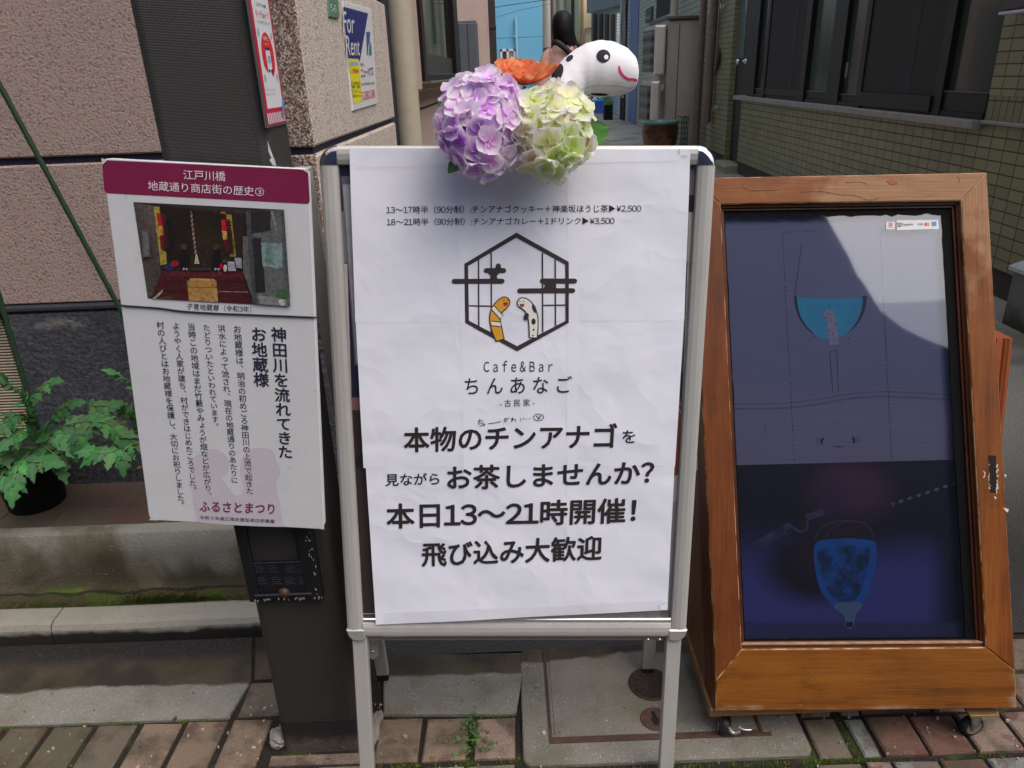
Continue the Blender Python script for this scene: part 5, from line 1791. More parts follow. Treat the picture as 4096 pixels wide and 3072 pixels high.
# hexagon window logo with two garden eels
LOGO = MB()
ink = lin((58, 50, 52))
def lz(c): return TC + 0.00025 * c
def lpoly(pts, col, c=0):
    P = [ab(*p5(*p), TC) for p in pts]
    if sum(a[0] * b[1] - a[1] * b[0] for a, b in zip(P, P[1:] + P[:1])) < 0: P = P[::-1]
    LOGO.add([AB.W(p[0], p[1], lz(c) + warp(*p)) for p in P], [tuple(range(len(P)))], col=col)
def lline(pts, w, c=0, col=ink, ws=None):
    P = [ab(*p5(*p), TC) for p in pts]
    if len(P) == 2: P = [P[0] + (P[1] - P[0]) * t for t in np.linspace(0, 1, 14)]
    kk = 1400 / 2212 * 1.0 / FPX * 1.27
    W_ = [x * kk for x in ws] if ws is not None else w * kk
    L_, R__ = stroke(P, W_)
    n = len(L_)
    LOGO.add([AB.W(p[0], p[1], lz(c) + warp(*p)) for p in L_ + R__], [(i, i + n, i + n + 1, i + 1) for i in range(n - 1)], col=col)
hexo = [(1210, -110), (1541, 75), (1541, 460), (1214, 640), (886, 460), (880, 88)]
hexi = [(1210, -78), (1518, 92), (1520, 448), (1214, 608), (910, 446), (904, 102)]
for i in range(6):
    j = (i + 1) % 6
    o_, i_ = (np.array(hexo[i], float), np.array(hexo[j], float)), (np.array(hexi[i], float), np.array(hexi[j], float))
    for t in range(12):
        f0, f1 = t / 12, (t + 1) / 12
        lpoly([o_[0] + (o_[1] - o_[0]) * f0, o_[0] + (o_[1] - o_[0]) * f1, i_[0] + (i_[1] - i_[0]) * f1, i_[0] + (i_[1] - i_[0]) * f0], ink)
for x_, ya, yb_ in [(970, 62, 486), (1050, 18, 520), (1374, 18, 520), (1455, 60, 480), (1527, 80, 452)]:
    lline([(x_, ya), (x_ + 2, yb_)], 9)
lline([(905, 352), (1050, 354)], 8)
lline([(1376, 350), (1522, 348)], 8)
def lcap(p, q, r):
    lline([p, q], r * 2, 1)
    for e in (p, q): lpoly(ell(*e, r, r, 0, 16), ink, 1)
lcap((816, 198), (1120, 197), 15)
lcap((1018, 130), (1130, 130), 15)
lpoly([(1040, 190), (1046, 165), (1030, 145), (1102, 145), (1086, 165), (1092, 190)], ink, 1)
lpoly([(1068, 122), (1078, 108), (1080, 92), (1096, 84), (1110, 92), (1112, 108), (1122, 122)], ink, 1)
lcap((1374, 195), (1578, 196), 15)
lcap((1230, 258), (1566, 256), 15)
lpoly([(1378, 208), (1392, 226), (1378, 244), (1466, 244), (1456, 228), (1466, 208)], ink, 1)
OR_, WH_ = lin((218, 158, 52)), lin((226, 226, 218))
def eel(spine, ws, col):
    S_ = smoothpath(spine, 8)
    W_ = np.interp(np.linspace(0, len(ws) - 1, len(S_)), range(len(ws)), ws)
    def cap(S, W):
        d = nrm(S[-1] - S[-2])
        e = [S[-1] + d * W[-1] * 0.5 * math.sin(t) for t in (0.4, 0.8, 1.2, 1.5)]
        return S + e, list(W) + [W[-1] * math.cos(t) for t in (0.4, 0.8, 1.2, 1.5)]
    So, Wo = cap(S_, W_ + 10)
    Si, Wi = cap(S_, W_ - 4)
    lline(So, 0, 2, ink, Wo)
    lline(Si[1:], 0, 3, col, Wi[1:])
eel([(1108, 572), (1086, 500), (1074, 430), (1090, 375), (1118, 345), (1134, 330)], [48, 62, 62, 66, 70, 64], OR_)
eel([(1316, 556), (1318, 500), (1314, 430), (1296, 375), (1268, 345), (1248, 334)], [46, 52, 58, 62, 66, 62], WH_)
for p, q in [((1060, 362), (1116, 424)), ((1052, 462), (1110, 470))]:
    lline([p, q], 34, 4, ink)
    lline([p, q], 22, 5, WH_)
for cx, cy, rx, ry, ro in [(1272, 420, 16, 24, 20), (1322, 370, 12, 30, -20), (1318, 452, 14, 20, 0), (1318, 504, 6, 7, 0), (1314, 540, 5, 5, 0)]:
    lpoly(ell(cx, cy, rx, ry, ro, 14), ink, 4)
for cx in (1130, 1156, 1232, 1256): lpoly(ell(cx, 316 if cx < 1200 else 324, 4, 4, 0, 8), ink, 5)
for cx in (1141, 1245):
    lpoly([(cx - 15, 332 if cx < 1200 else 340), (cx + 15, 332 if cx < 1200 else 340), (cx + 11, 348 if cx < 1200 else 356), (cx, 354 if cx < 1200 else 362), (cx - 11, 348 if cx < 1200 else 356)], lin((120, 40, 50)), 5)
    lpoly(ell(cx, 346 if cx < 1200 else 354, 6, 4, 0, 8), lin((214, 96, 110)), 6)
LOGO.build('logo', attr_mat('logo_print', rough=0.5), pp_)
# crop marks and the tape strips
mb = MB()
def tick(a, b, w=0.0008): add_stroke(mb, AB, [ab(*a, TC), ab(*b, TC)], w, TC + 0.0005)
s7 = 700 / 1760
tick((2350 + 921 * s7, 1490 * s7), (2350 + 921 * s7, 1550 * s7)); tick((2350 + 940 * s7, 1570 * s7), (2350 + 1004 * s7, 1568 * s7))
tick(p8(2113, 628), p8(2113, 656)); tick(p8(2126, 620), p8(2156, 616))
mb.build('crop_marks', flat('thin_ink', (110, 108, 114), 0.6), pp_)
def tape(q, c):
    mb = MB()
    P = [ab(*p, c) for p in q]
    n = 40
    vs, lc = [], []
    L_ = np.linalg.norm(P[1] - P[0])
    for i in range(n + 1):
        for e, f in ((P[0], P[1]), (P[3], P[2])):
            p = e + (f - e) * i / n
            vs.append(AB.W(p[0], p[1], c + warp(*p)))
            lc.append((L_ * i / n, 0, 0))
    mb.add(vs, [(2 * i, 2 * i + 1, 2 * i + 3, 2 * i + 2) for i in range(n)], True, loc=lc)
    return mb.build('tape', M_TAPE, pp_)
tape([p8(370, 680), p8(2130, 598), p8(2108, 770), p8(368, 836)], PCL + 0.0036)
mb = MB()
add_stroke(mb, AB, [ab(1422, 666, TC), ab(2000, 660, TC), ab(2716, 642, TC)], 0.0005, TC + 0.0007)
mb.build('tape_edge', flat('tape_edge', (196, 196, 202), 0.5), pp_)
# ================================================================== FLOWERS on top of the board
M_PETAL = attr_mat('fabric_petal', rough=0.85, translucent=0.5, spec=0.15)
ZF = 1.135
def pz(x, y, d): return EYE + ray(x, y) * d
def petal(mb, o, d, n, L, W, c0, c1, cup, tip=0.0):
    d = nrm(d)
    n = nrm(n - d * np.dot(n, d))
    s = np.cross(n, d)
    K, Q = 5, 4
    wob = rnd.uniform(-0.25, 0.25)
    ph = rnd.uniform(0, 6)
    vs, cs_ = [], []
    for i in range(K + 1):
        t = i / K
        w = W * 0.5 * (0.22 + 0.78 * math.sin(math.pi * min(1, 0.12 + 0.70 * t)) ** 0.8) * (1 if t < 0.99 else 0.62)
        for j in range(Q + 1):
            u = j / Q * 2 - 1
            z = cup * L * (t * t * 0.9 - 0.15) + 0.22 * W * u * u * cup * 2.0 + wob * W * 0.35 * u * t + 0.05 * L * math.sin(5 * u + ph) * t
            ln_ = L * t * (1 - 0.14 * u * u * t)
            vs.append(o + d * ln_ + s * w * u + n * z)
            e = min(1, max(0, t * 1.25 - 0.12)) ** 0.8
            cs_.append(tuple(a + (b - a) * e for a, b in zip(c0, c1)))
    mb.add(vs, [(i * (Q + 1) + j, i * (Q + 1) + j + 1, (i + 1) * (Q + 1) + j + 1, (i + 1) * (Q + 1) + j) for i in range(K) for j in range(Q)], True, cs_)
def hydrangea(name, label, c_px, depth, rx, ry, rz, n, pal, core, loc_z):
    o0 = pz(*c_px, depth)
    th_ = thing(name, label, 'flower', o0 - UP * ry)
    mb = MB()
    pts = []
    ga = math.pi * (3 - math.sqrt(5))
    for i in range(n):
        y = 1 - 2 * (i + 0.5) / n
        r_ = math.sqrt(1 - y * y)
        pts.append(np.array([math.cos(ga * i) * r_, y, math.sin(ga * i) * r_]))
    for p in pts:
        p = nrm(p + np.array([rnd.gauss(0, .07) for _ in range(3)]))
        nd = RT * p[0] + UP * p[1] - FW * p[2]
        if p[2] < -0.55: continue
        k_ = rnd.uniform(0.80, 1.08)
        o = o0 + RT * p[0] * rx * k_ + UP * p[1] * ry * k_ - FW * p[2] * rz * k_
        nn = nrm(nd + np.array([rnd.gauss(0, .24) for _ in range(3)]))
        a0 = rnd.uniform(0, 1.57)
        x_ = nrm(np.cross(nn, (0.3, 0.2, 1)))
        y_ = np.cross(nn, x_)
        L_ = rnd.uniform(0.021, 0.027)
        ci, co = rnd.choice(pal)
        g = rnd.uniform(0.9, 1.08)
        for q in range(4):
            w = a0 + q * math.pi / 2 + rnd.gauss(0, .12)
            petal(mb, o + nn * 0.001 * q, x_ * math.cos(w) + y_ * math.sin(w), nn, L_ * rnd.uniform(0.85, 1.1), L_ * rnd.uniform(1.0, 1.3), tuple(min(0.95, v * g * 1.5) for v in lin(ci)), tuple(min(0.95, v * g * 1.8) for v in lin(co)), rnd.uniform(-0.05, 0.36))
        mb.lathe(o + nn * 0.001, nn, [(0.0022, 0), (0.002, 0.0015), (0, 0.0024)], 6, col=lin(core))
    mb.build('blossom', M_PETAL, th_)
    mb = MB()
    bm = bmesh.new()
    bmesh.ops.create_icosphere(bm, subdivisions=2, radius=1)
    mb.add([o0 + RT * v.co.x * rx * 0.80 + UP * v.co.y * ry * 0.80 + FW * v.co.z * rz * 0.75 for v in bm.verts], [tuple(v.index for v in f.verts) for f in bm.faces], True, tuple(v * 0.55 for v in lin(pal[0][0])))
    bm.free()
    mb.build('flower_core', attr_mat(name + '_core', rough=0.9), th_)
    mb = MB()
    tp_ = AB.W(*ab(c_px[0], 640), 0.013)
    mb.tube(smoothpath([o0, lerp(o0, tp_, 0.5) + FW * 0.01, AB.W(*ab(c_px[0], 575), -0.028), AB.W(*ab(c_px[0] + 8, 760), -0.03)], 5), 0.0032, 7, col=lin((92, 120, 60)))
    mb.build('stem', M_WEED, th_)
    return th_
hp1 = hydrangea('hydrangea_flower', 'lilac purple artificial hydrangea head fixed over the top edge of the sign board', (1932, 496), 1.115, 0.060, 0.070, 0.050, 110,
    [((188, 122, 214), (216, 194, 238)), ((200, 150, 222), (222, 206, 242)), ((176, 98, 206), (214, 184, 236)), ((208, 180, 230), (226, 214, 244)), ((196, 130, 216), (214, 184, 234)), ((192, 146, 224), (224, 212, 244))], (206, 196, 150), 0)
hp2 = hydrangea('hydrangea_flower', 'pale green and cream artificial hydrangea head beside the lilac one on the sign board', (2205, 526), 1.120, 0.055, 0.063, 0.046, 104,
    [((190, 204, 118), (226, 236, 200)), ((206, 218, 150), (234, 240, 222)), ((172, 196, 92), (214, 228, 170)), ((220, 186, 150), (236, 238, 214)), ((196, 212, 130), (238, 242, 228))], (220, 214, 160), 0)
# orange flower behind
oc_ = pz(2098, 336, 1.20)
of = thing('orange_flower', 'orange artificial flower peeking out behind the two hydrangea heads', 'flower', oc_ - UP * 0.04)
mb = MB()
for ring, (m_, L_, tilt, zc) in enumerate([(10, 0.058, 0.5, 0.0), (8, 0.044, 1.0, 0.004), (6, 0.030, 1.6, 0.008), (5, 0.018, 2.4, 0.01)]):
    for i in range(m_):
        w = 2 * math.pi * (i + 0.5 * (ring % 2)) / m_ + rnd.gauss(0, .1)
        nn = nrm(UP * 0.75 - FW * 0.55)
        x_ = nrm(np.cross(nn, FW))
        y_ = np.cross(nn, x_)
        d = x_ * math.cos(w) + y_ * math.sin(w)
        c = rnd.choice([((240, 120, 66), (252, 178, 132)), ((244, 132, 78), (252, 186, 142)), ((228, 104, 58), (250, 166, 118))])
        petal(mb, oc_ + nn * zc, d + nn * tilt * 0.6, nn - d * tilt * 0.5, L_ * rnd.uniform(.85, 1.1), L_ * 0.82, lin(c[0]), lin(c[1]), 0.25)
mb.build('blossom', M_PETAL, of)
mb = MB()
mb.tube(smoothpath([oc_ - UP * 0.004, AB.W(*ab(2098, 560), -0.03), AB.W(*ab(2100, 720), -0.032)], 5), 0.003, 7, col=lin((92, 120, 60)))
mb.build('stem', M_WEED, of)
# leaves
def bigleaf(mb, base, tip, up, W, col, K=14):
    base, tip = np.array(base), np.array(tip)
    d = tip - base
    L_ = np.linalg.norm(d)
    d = d / L_
    n = nrm(up - d * np.dot(up, d))
    s = np.cross(n, d)
    vs, cs_, fs = [], [], []
    for i in range(K + 1):
        t = i / K
        w = W * 0.5 * math.sin(math.pi * t ** 0.75) ** 0.85 * (1.08 if i % 2 else 0.95)
        for j in range(7):
            u = (j - 3) / 3
            vs.append(base + d * L_ * t + s * w * u + n * (0.16 * w * abs(u) - 0.07 * L_ * t * t + 0.0012 * math.sin(14 * t + 4 * u)))
            g = 1.25 if j == 3 else (0.93 if (i % 2) else 1.03)
            cs_.append(tuple(v * g for v in col))
    fs = [(i * 7 + j, i * 7 + j + 1, (i + 1) * 7 + j + 1, (i + 1) * 7 + j) for i in range(K) for j in range(6)]
    mb.add(vs, fs, True, cs_)
M_FLEAF = attr_mat('flower_leaf', rough=0.5, translucent=0.2, bump=(500, 0.3, 0.001))
mb = MB()
bigleaf(mb, pz(2252, 566, 1.21), pz(2440, 494, 1.225), -FW * 0.9 + UP * 0.4, 0.080, lin((62, 116, 42)), 26)
bigleaf(mb, pz(2250, 585, 1.215), pz(2426, 572, 1.235), -FW * 0.7 + UP * 0.6, 0.06, lin((54, 102, 38)), 26)
mb.build('leaf', M_FLEAF, hp2)
mb = MB()
bigleaf(mb, pz(1800, 480, 1.14), pz(1747, 396, 1.15), -FW * 0.6 - RT * 0.7, 0.022, lin((84, 140, 70)))
mb.build('leaf', M_FLEAF, hp1)
mb = MB()
bigleaf(mb, pz(1880, 600, 1.13), pz(1790, 690, 1.13), -FW, 0.03, lin((88, 140, 76)))
mb.build('leaf', M_FLEAF, hp1)

# ================================================================== PLUSH GARDEN EEL
D0 = 1.20
sec = [((2552, 284), (2552, 306)), ((2549, 262), (2550, 326)), ((2536, 232), (2539, 352)), ((2505, 202), (2505, 370)), ((2455, 179), (2452, 379)), ((2405, 171), (2402, 381)), ((2356, 178), (2362, 379)), ((2314, 196), (2342, 381)), ((2270, 227), (2330, 396)), ((2234, 262), (2316, 420)), ((2207, 300), (2303, 450)), ((2190, 345), (2298, 490)), ((2182, 400), (2296, 540)), ((2180, 480), (2295, 620))]
rings = []
NS = 40
for i in range((len(sec) - 1) * 3 + 1):
    f = i / 3
    a = int(f)
    t = f - a
    g = lambda j, e: np.array(sec[min(max(j, 0), len(sec) - 1)][e], float)
    def cr(e):
        p0, p1, p2, p3 = g(a - 1, e), g(a, e), g(a + 1, e), g(a + 2, e)
        return 0.5 * (2 * p1 + (p2 - p0) * t + (2 * p0 - 5 * p1 + 4 * p2 - p3) * t * t + (3 * p1 - p0 - 3 * p2 + p3) * t ** 3)
    T, B = pz(*(cr(0) + np.array([0, 1.2 * math.sin(i * 1.9)])), D0), pz(*(cr(1) + np.array([0, 1.5 * math.sin(i * 1.3 + 1)])), D0)
    c = (T + B) / 2
    h = (T - B) / 2
    dep = min(np.linalg.norm(h) * 1.0, 0.046)
    rings.append([c + h * math.cos(w) - FW * dep * math.sin(w) + FW * 0.0 for w in [2 * math.pi * q / NS for q in range(NS)]])
kp = NT('plush_white')
pn = kp.noise(900, 3)
kp.col(kp.mix(kp.noise(25, 4), rgba((226, 226, 232)), rgba((236, 236, 240))))
kp.rough(0.9)
kp.spec(0.05)
kp.b.inputs['Sheen Weight'].default_value = 0.3
kp.bump(kp.math('ADD', pn, kp.math('MULTIPLY', kp.noise(30, 4), 2.0)), 0.3, 0.003)
pe = thing('plush_eel', 'white stuffed garden eel with black spots and a pink smile rising behind the flowers', 'soft toy', pz(2250, 620, D0))
mb = MB()
mb.loft(rings, True, True)
body = mb.build('body', kp.m, pe)
BV = BVHTree.FromPolygons([Vector(v) for v in mb.v], mb.f)
def onto(x, y, off=0.0006):
    d = ray(x, y)
    h_, n_, i_, _ = BV.ray_cast(Vector(EYE), Vector(nrm(d)))
    if h_ is None:
        h_, n_, i_, _ = BV.find_nearest(Vector(pz(x, y, D0)))
    n_ = np.array(n_)
    if np.dot(n_, -d) < 0: n_ = -n_
    return np.array(h_) + n_ * off
def patch(name, pts, mat, off=0.0006, parent=pe):
    """felt patch lying on the toy's skin"""
    c = np.mean(np.array(pts, float), axis=0)
    mb = MB()
    R__ = 6
    vs = [onto(*c, off)]
    n = len(pts)
    for r_ in range(1, R__ + 1):
        for p in pts:
            q = c + (np.array(p) - c) * r_ / R__
            vs.append(onto(*q, off))
    fs = [(0, 1 + i, 1 + (i + 1) % n) for i in range(n)]
    for r_ in range(R__ - 1):
        for i in range(n):
            j = (i + 1) % n
            fs.append((1 + r_ * n + i, 1 + r_ * n + j, 1 + (r_ + 1) * n + j, 1 + (r_ + 1) * n + i))
    mb.add(vs, fs, True)
    return mb.build(name, mat, parent)
M_FELT = flat('felt_black', (28, 30, 42), 0.85, 0, 0.12, 200)
mb = MB()
sm_ = smoothpath([(2250, 420), (2300, 372), (2352, 348), (2410, 340), (2470, 344), (2520, 352), (2545, 345)], 8)
L_, R__ = stroke(sm_, 1.6)
mb.add([onto(*p, 0.0004) for p in L_ + R__], [(i, i + len(L_), i + len(L_) + 1, i + 1) for i in range(len(L_) - 1)], True)
mb.build('seam', flat('seam_thread', (176, 176, 182), 0.9), pe)
M_PINK = flat('felt_pink', (216, 44, 104), 0.8, 0, 0.05, 200)
ey = patch('eye', ell(2413.5, 225, 27.5, 26, 0, 30), M_FELT)
patch('pupil_highlight', ell(2424.5, 229.5, 8.5, 9.5, 0, 20), flat('felt_white', (224, 224, 230), 0.85), 0.0011, pe)
patch('spot', ell(2279, 234, 17, 10, -42, 24), M_FELT)
patch('spot', ell(2226, 296, 44, 23, -64, 30), M_FELT)
patch('spot', ell(2398, 377, 36, 5, 2, 24), M_FELT)
patch('spot', ell(2352, 408, 12, 26, 6, 24), M_FELT, 0.0006)
mp = smoothpath([(2475.5, 263), (2478, 278), (2486, 295), (2498, 308), (2514, 316), (2532, 317), (2547, 323)], 8)
L_, R__ = stroke(mp, [5 + 5 * min(1, i / 8) for i in range(len(mp))])
mb = MB()
n = len(L_)
mb.add([onto(*p, 0.0008) for p in L_ + R__], [(i, i + n, i + n + 1, i + 1) for i in range(n - 1)], True)
mb.build('mouth', M_PINK, pe)
# ================================================================== WOODEN DISPLAY CABINET on casters
fb = gz(2845, 2883, 0.092)
ZC = float(np.dot(fb - EYE, FW))
CU = nrm(RT - UP * 0.0)
CB = PL(EYE + ray(3410, 1780) * ZC, CU, -FW)
cl = lambda x, y, c=0.0: CB.L(x, y, c)
def m_wood(name, along, light, mid, dark, worn=None, worn_fn=None, gloss=0.36):
    k = NT(name)
    sc = lambda l, w: (l, w, w) if along == 0 else (w, l, w)
    p = k.pos((1, 1, 1), 'loc')
    g1 = k.noise(1.0, 6, k.pos(sc(1.6, 24), 'loc'), 0.6, 0.5)
    g2 = k.noise(1.0, 5, k.pos(sc(9, 300), 'loc'), 0.7, 0.1)
    pt = k.noise(7, 5, p, 0.6)
    c = k.ramp(k.math('ADD', k.math('ADD', k.math('MULTIPLY', g1, 0.45), k.math('MULTIPLY', g2, 0.30)), k.math('MULTIPLY', pt, 0.25)), [(0.34, rgba(dark)), (0.50, rgba(mid)), (0.66, rgba(light))])
    c = k.mix(k.math('MULTIPLY', k.step(k.noise(11, 6, k.pos(sc(0.6, 2.0), 'loc'), 0.65), 0.54, 0.72), 0.55), c, tuple(v * 0.4 for v in rgba(dark)[:3]) + (1,))
    c = k.mix(k.math('MULTIPLY', k.step(k.noise(90, 3, p), 0.70, 0.76), 0.4), c, rgba((196, 160, 118)))
    r = k.math('MULTIPLY_ADD', g2, 0.2, gloss)
    if worn:
        xyz = k.xyz(p)
        w = worn_fn(k, xyz)
        e = k.math('ADD', w, k.math('ADD', k.math('MULTIPLY', k.math('SUBTRACT', g1, 0.5), 0.9), k.math('MULTIPLY', k.math('SUBTRACT', k.noise(14, 5, p), 0.5), 0.9)))
        f = k.step(e, 0.35, 0.65)
        wc = k.ramp(g2, [(0.3, rgba(worn[1])), (0.7, rgba(worn[0]))])
        c = k.mix(f, c, wc)
        r = k.math('MULTIPLY_ADD', f, 0.3, r)
    dz = k.xyz(p)['Z']
    ed = k.math('MULTIPLY', k.math('MULTIPLY', k.step(dz, -0.0002, -0.0012), k.step(dz, -0.0045, -0.0028)), k.step(k.noise(22, 5, p), 0.42, 0.60))
    c = k.mix(k.math('MULTIPLY', ed, 0.8), c, rgba((196, 160, 122)))
    k.col(c)
    k.spec(0.3)
    k.rough(r)
    k.bump(k.math('ADD', g2, k.math('MULTIPLY', g1, 0.4)), 0.22, 0.002)
    return k.m
ORA = ((140, 84, 32), (116, 64, 22), (76, 40, 15))
RDB = ((126, 72, 32), (102, 54, 22), (66, 32, 14))
WORN = ((164, 130, 100), (132, 94, 66))
a_of = lambda x: cl(x, 760)[0]
def worn_top(k, xyz): return k.math('MULTIPLY_ADD', xyz['X'], 1.6, -1.6 * a_of(3330) + 0.5)
def worn_right(k, xyz): return k.math('MULTIPLY_ADD', xyz['Y'], 1.5, -1.5 * cl(3950, 1150)[1] + 0.35)
def worn_bot(k, xyz):
    lo = k.math('MULTIPLY_ADD', xyz['Y'], -14.0, 14.0 * cl(3400, 2838)[1] + 0.5)
    rt = k.math('MULTIPLY_ADD', xyz['X'], 10.0, -10.0 * cl(4056, 2700)[0] + 0.55)
    return k.math('MAXIMUM', lo, rt)
def worn_left(k, xyz): return k.math('MULTIPLY_ADD', xyz['X'], 12.0, -12.0 * cl(2990, 2000)[0] + 0.3)
cab = thing('display_cabinet', 'worn orange wooden glass fronted display cabinet on casters, beside the sign board', 'cabinet', (cl(3410, 1780)[0], 1.2, 0))
TH_ = 0.034
TLo, TRo, BRo, BLo = (2765, 712), (3948, 690), (4068, 2834), (2864, 2845)
TLi, TRi, BRi, BLi = (2883, 817), (3845, 803), (3946, 2590), (2968, 2598)
rails = [('top_rail', [TLo, TRo, TRi, TLi], m_wood('wood_top', 0, *ORA, WORN, worn_top)),
         ('left_stile', [TLo, TLi, BLi, (2864, 2722)], m_wood('wood_left', 1, *RDB, ((190, 140, 104), (160, 106, 70)), worn_left)),
         ('right_stile', [TRo, (4062, 2682), BRi, TRi], m_wood('wood_right', 1, *ORA, WORN, worn_right)),
         ('bottom_rail', [(2864, 2723), BLi, BRi, (4062, 2684), BRo, BLo], m_wood('wood_bottom', 0, (138, 88, 26), (116, 68, 18), (76, 44, 14), ((150, 128, 104), (118, 92, 68)), worn_bot))]
for nm, q, mt in rails:
    mb = MB()
    mb.plate(CB, CB.pts(q), -TH_, 0.0, 0.0022)
    o = mb.build(nm, mt, cab)
    if nm == 'right_stile': stile = o
M_DARKIN = flat('old_wood_inside', (58, 36, 26), 0.8)
# slot's shade painted as a near-black sheet, and chips in the right stile
mb = MB()
mb.sheet(CB, CB.pts([(3953, 1821), (3983, 1823), (3989, 1972), (3960, 1970)]), 0.0006)
mb.build('latch_slot_shade', flat('slot_shade', (16, 14, 14), 0.9), stile)
mb = MB()
for _ in range(26):
    x_, y_ = (3953 + rnd.random() * 8, 1830 + rnd.random() * 140) if rnd.random() < .4 else (3984 + rnd.random() * 8, 1850 + rnd.random() * 125)
    mb.sheet(CB, CB.pts(ell(x_, y_, rnd.uniform(1, 3), rnd.uniform(2, 6), rnd.uniform(-30, 30), 6)), 0.0009)
for q in ([(3929, 1880), (3941, 1890), (3938, 1908), (3930, 1912), (3938, 1896)], [(4010, 2030), (4034, 2036), (4030, 2050), (4022, 2044)], [(3975, 1984), (3986, 1990), (3980, 1998)], [(4016, 1896), (4026, 1900), (4020, 1910)]):
    mb.sheet(CB, CB.pts(q), 0.0009)
mb.build('chipped_paint', flat('chip_cream', (214, 204, 184), 0.8), stile)
mb = MB()
for q in ([(3560, 712), (3592, 726), (3590, 736), (3560, 738), (3548, 724)], ):
    mb.sheet(CB, CB.pts(q), 0.0009)
mb.build('veneer_scar', flat('scar_brown', (150, 88, 60), 0.8), cab)
mb = MB()
for pth in ([(3200, 770), (3280, 765), (3360, 780), (3420, 782), (3470, 800), (3520, 792)], [(3380, 730), (3440, 728), (3470, 738)], [(3830, 706), (3838, 722), (3832, 738)], [(2970, 838 - 100), (2990, 760), (3060, 762), (3120, 760)]):
    add_stroke(mb, CB, [cl(*p) for p in smoothpath(pth, 6)], [0.0003 + 0.0009 * math.sin(i * 1.3) ** 2 for i in range(len(smoothpath(pth, 6)))], 0.0007)
mb.build('crack', flat('crack_dark', (86, 58, 42), 0.9), cab)
# inner moulding (stepped), black seal, posters and glass
M_MOULD = m_wood('wood_moulding', 1, (88, 48, 28), (70, 36, 20), (46, 22, 13))
mb = MB()
oo = CB.pts([TLi, TRi, BRi, BLi])
def inset_c(poly, d): return inset(poly if sum(a[0] * b[1] - a[1] * b[0] for a, b in zip(poly, poly[1:] + poly[:1])) > 0 else poly[::-1], d)
oo = inset_c([np.array(p) for p in oo], -0.002)
def frame_ring(mb, po, pi, c0, c1, loc=True):
    n = len(po)
    for i in range(n):
        j = (i + 1) % n
        mb.plate(CB, [po[i], po[j], pi[j], pi[i]], c0, c1, 0.0006)
i1, i2, i3 = inset_c(oo, 0.007), inset_c(oo, 0.012), inset_c(oo, 0.036)
frame_ring(mb, oo, i1, -0.036, -0.010)
frame_ring(mb, i1, i2, -0.036, -0.016)
mb.build('inner_moulding', M_MOULD, cab)
CG = -0.024
mb = MB()
i2b = inset_c(oo, 0.0115)
top_y, bot_y = max(p[1] for p in oo), min(p[1] for p in oo)
n = 40
def ragged(p, q, w0, amp):
    p, q = np.array(p), np.array(q)
    d = nrm(q - p)
    nn = np.array([-d[1], d[0]])
    out = [p]
    for t in np.linspace(0, 1, n): out.append(p + (q - p) * t + nn * (w0 + amp * (rnd.random() - 0.5) * (1 if rnd.random() < .5 else .2)))
    return out + [q]
ccw = i2b                                                     # anticlockwise: its left normal points inwards
mb.sheet(CB, ragged(ccw[0], ccw[1], 0.004, 0.002), CG + 0.0030)
widths = {}
for i in range(4):
    p, q = ccw[i], ccw[(i + 1) % 4]
    mid = (p + q) / 2
    d = q - p
    horiz = abs(d[0]) > abs(d[1])
    if horiz and mid[1] > 0: w, a_ = 0.013, 0.007
    elif horiz: w, a_ = 0.003, 0.002
    elif mid[0] > 0: w, a_ = 0.020, 0.003
    else: w, a_ = 0.004, 0.002
    mb.sheet(CB, ragged(p, q, w, a_), CG + 0.0032 + 0.0003 * i)
mb.build('black_seal', flat('black_seal', (12, 12, 14), 0.7, 0, 0.2, 60, spec=0.1), cab)
mb = MB()
bl_ = [(cl(2966, 2588)), (cl(3944, 2580)), (cl(3944, 2572)), (cl(2966, 2580))]
mb.plate(CB, bl_, -0.02, -0.0085, 0.0008)
mb.build('glazing_bead', flat('bead_worn', (150, 120, 96), 0.8, 0, 0.3, 60), cab)
# glass
mb = MB()
mb.sheet(CB, [p for p in i2b], CG + 0.002)
mb.build('glass', clear_sheet('cabinet_glass', 0.115, (0.82, 0.84, 0.90, 1), 0.03), cab)
# back board behind the posters
mb = MB()
mb.plate(CB, inset_c(oo, 0.004), -0.052, -0.040)
mb.build('back_board', flat('back_navy', (40, 40, 66), 0.7), cab)

# ---- poster of the drawn glass (upper)
ip = thing('eel_drink_poster', 'dark blue poster of a cyan drink in the upper half of the wooden cabinet', 'poster', CB.W(*cl(3390, 1850), -0.038))
def cpx(x, y): return (2696 + x * 1400 / 2212, 1000 + y * 1400 / 2212)
def ctop(x, y): return (2696 + x * 1400 / 2212, y * 1400 / 2212)
CP = -0.037
kq = NT('poster_indigo')
lc_ = kq.xyz(kq.pos((1, 1, 1), 'loc'))
gn = kq.noise(3.0, 4, kq.pos((1, 1, 1), 'loc'), 0.5, 0.4)
wv_ = kq.math('SINE', kq.math('MULTIPLY', kq.math('ADD', lc_['Y'], kq.math('MULTIPLY', gn, 0.05)), 620))
c_ = kq.mix(gn, rgba((122, 127, 162)), rgba((146, 150, 180)))
c_ = kq.mix(kq.step(lc_['Y'], cl(3400, 1480)[1], cl(3400, 1700)[1]), c_, rgba((148, 144, 170)))
c_ = kq.mix(kq.math('MULTIPLY', kq.step(wv_, 0.4, 1.0), 0.14), c_, rgba((110, 100, 140)))
kq.col(c_)
kq.rough(0.5)
mb = MB()
mb.plate(CB, CB.pts([(2830, 858), (3764, 850), (3846, 1838), (2900, 1862)], CP), -0.0395, CP)
mb.build('sheet', kq.m, ip)
mb = MB()
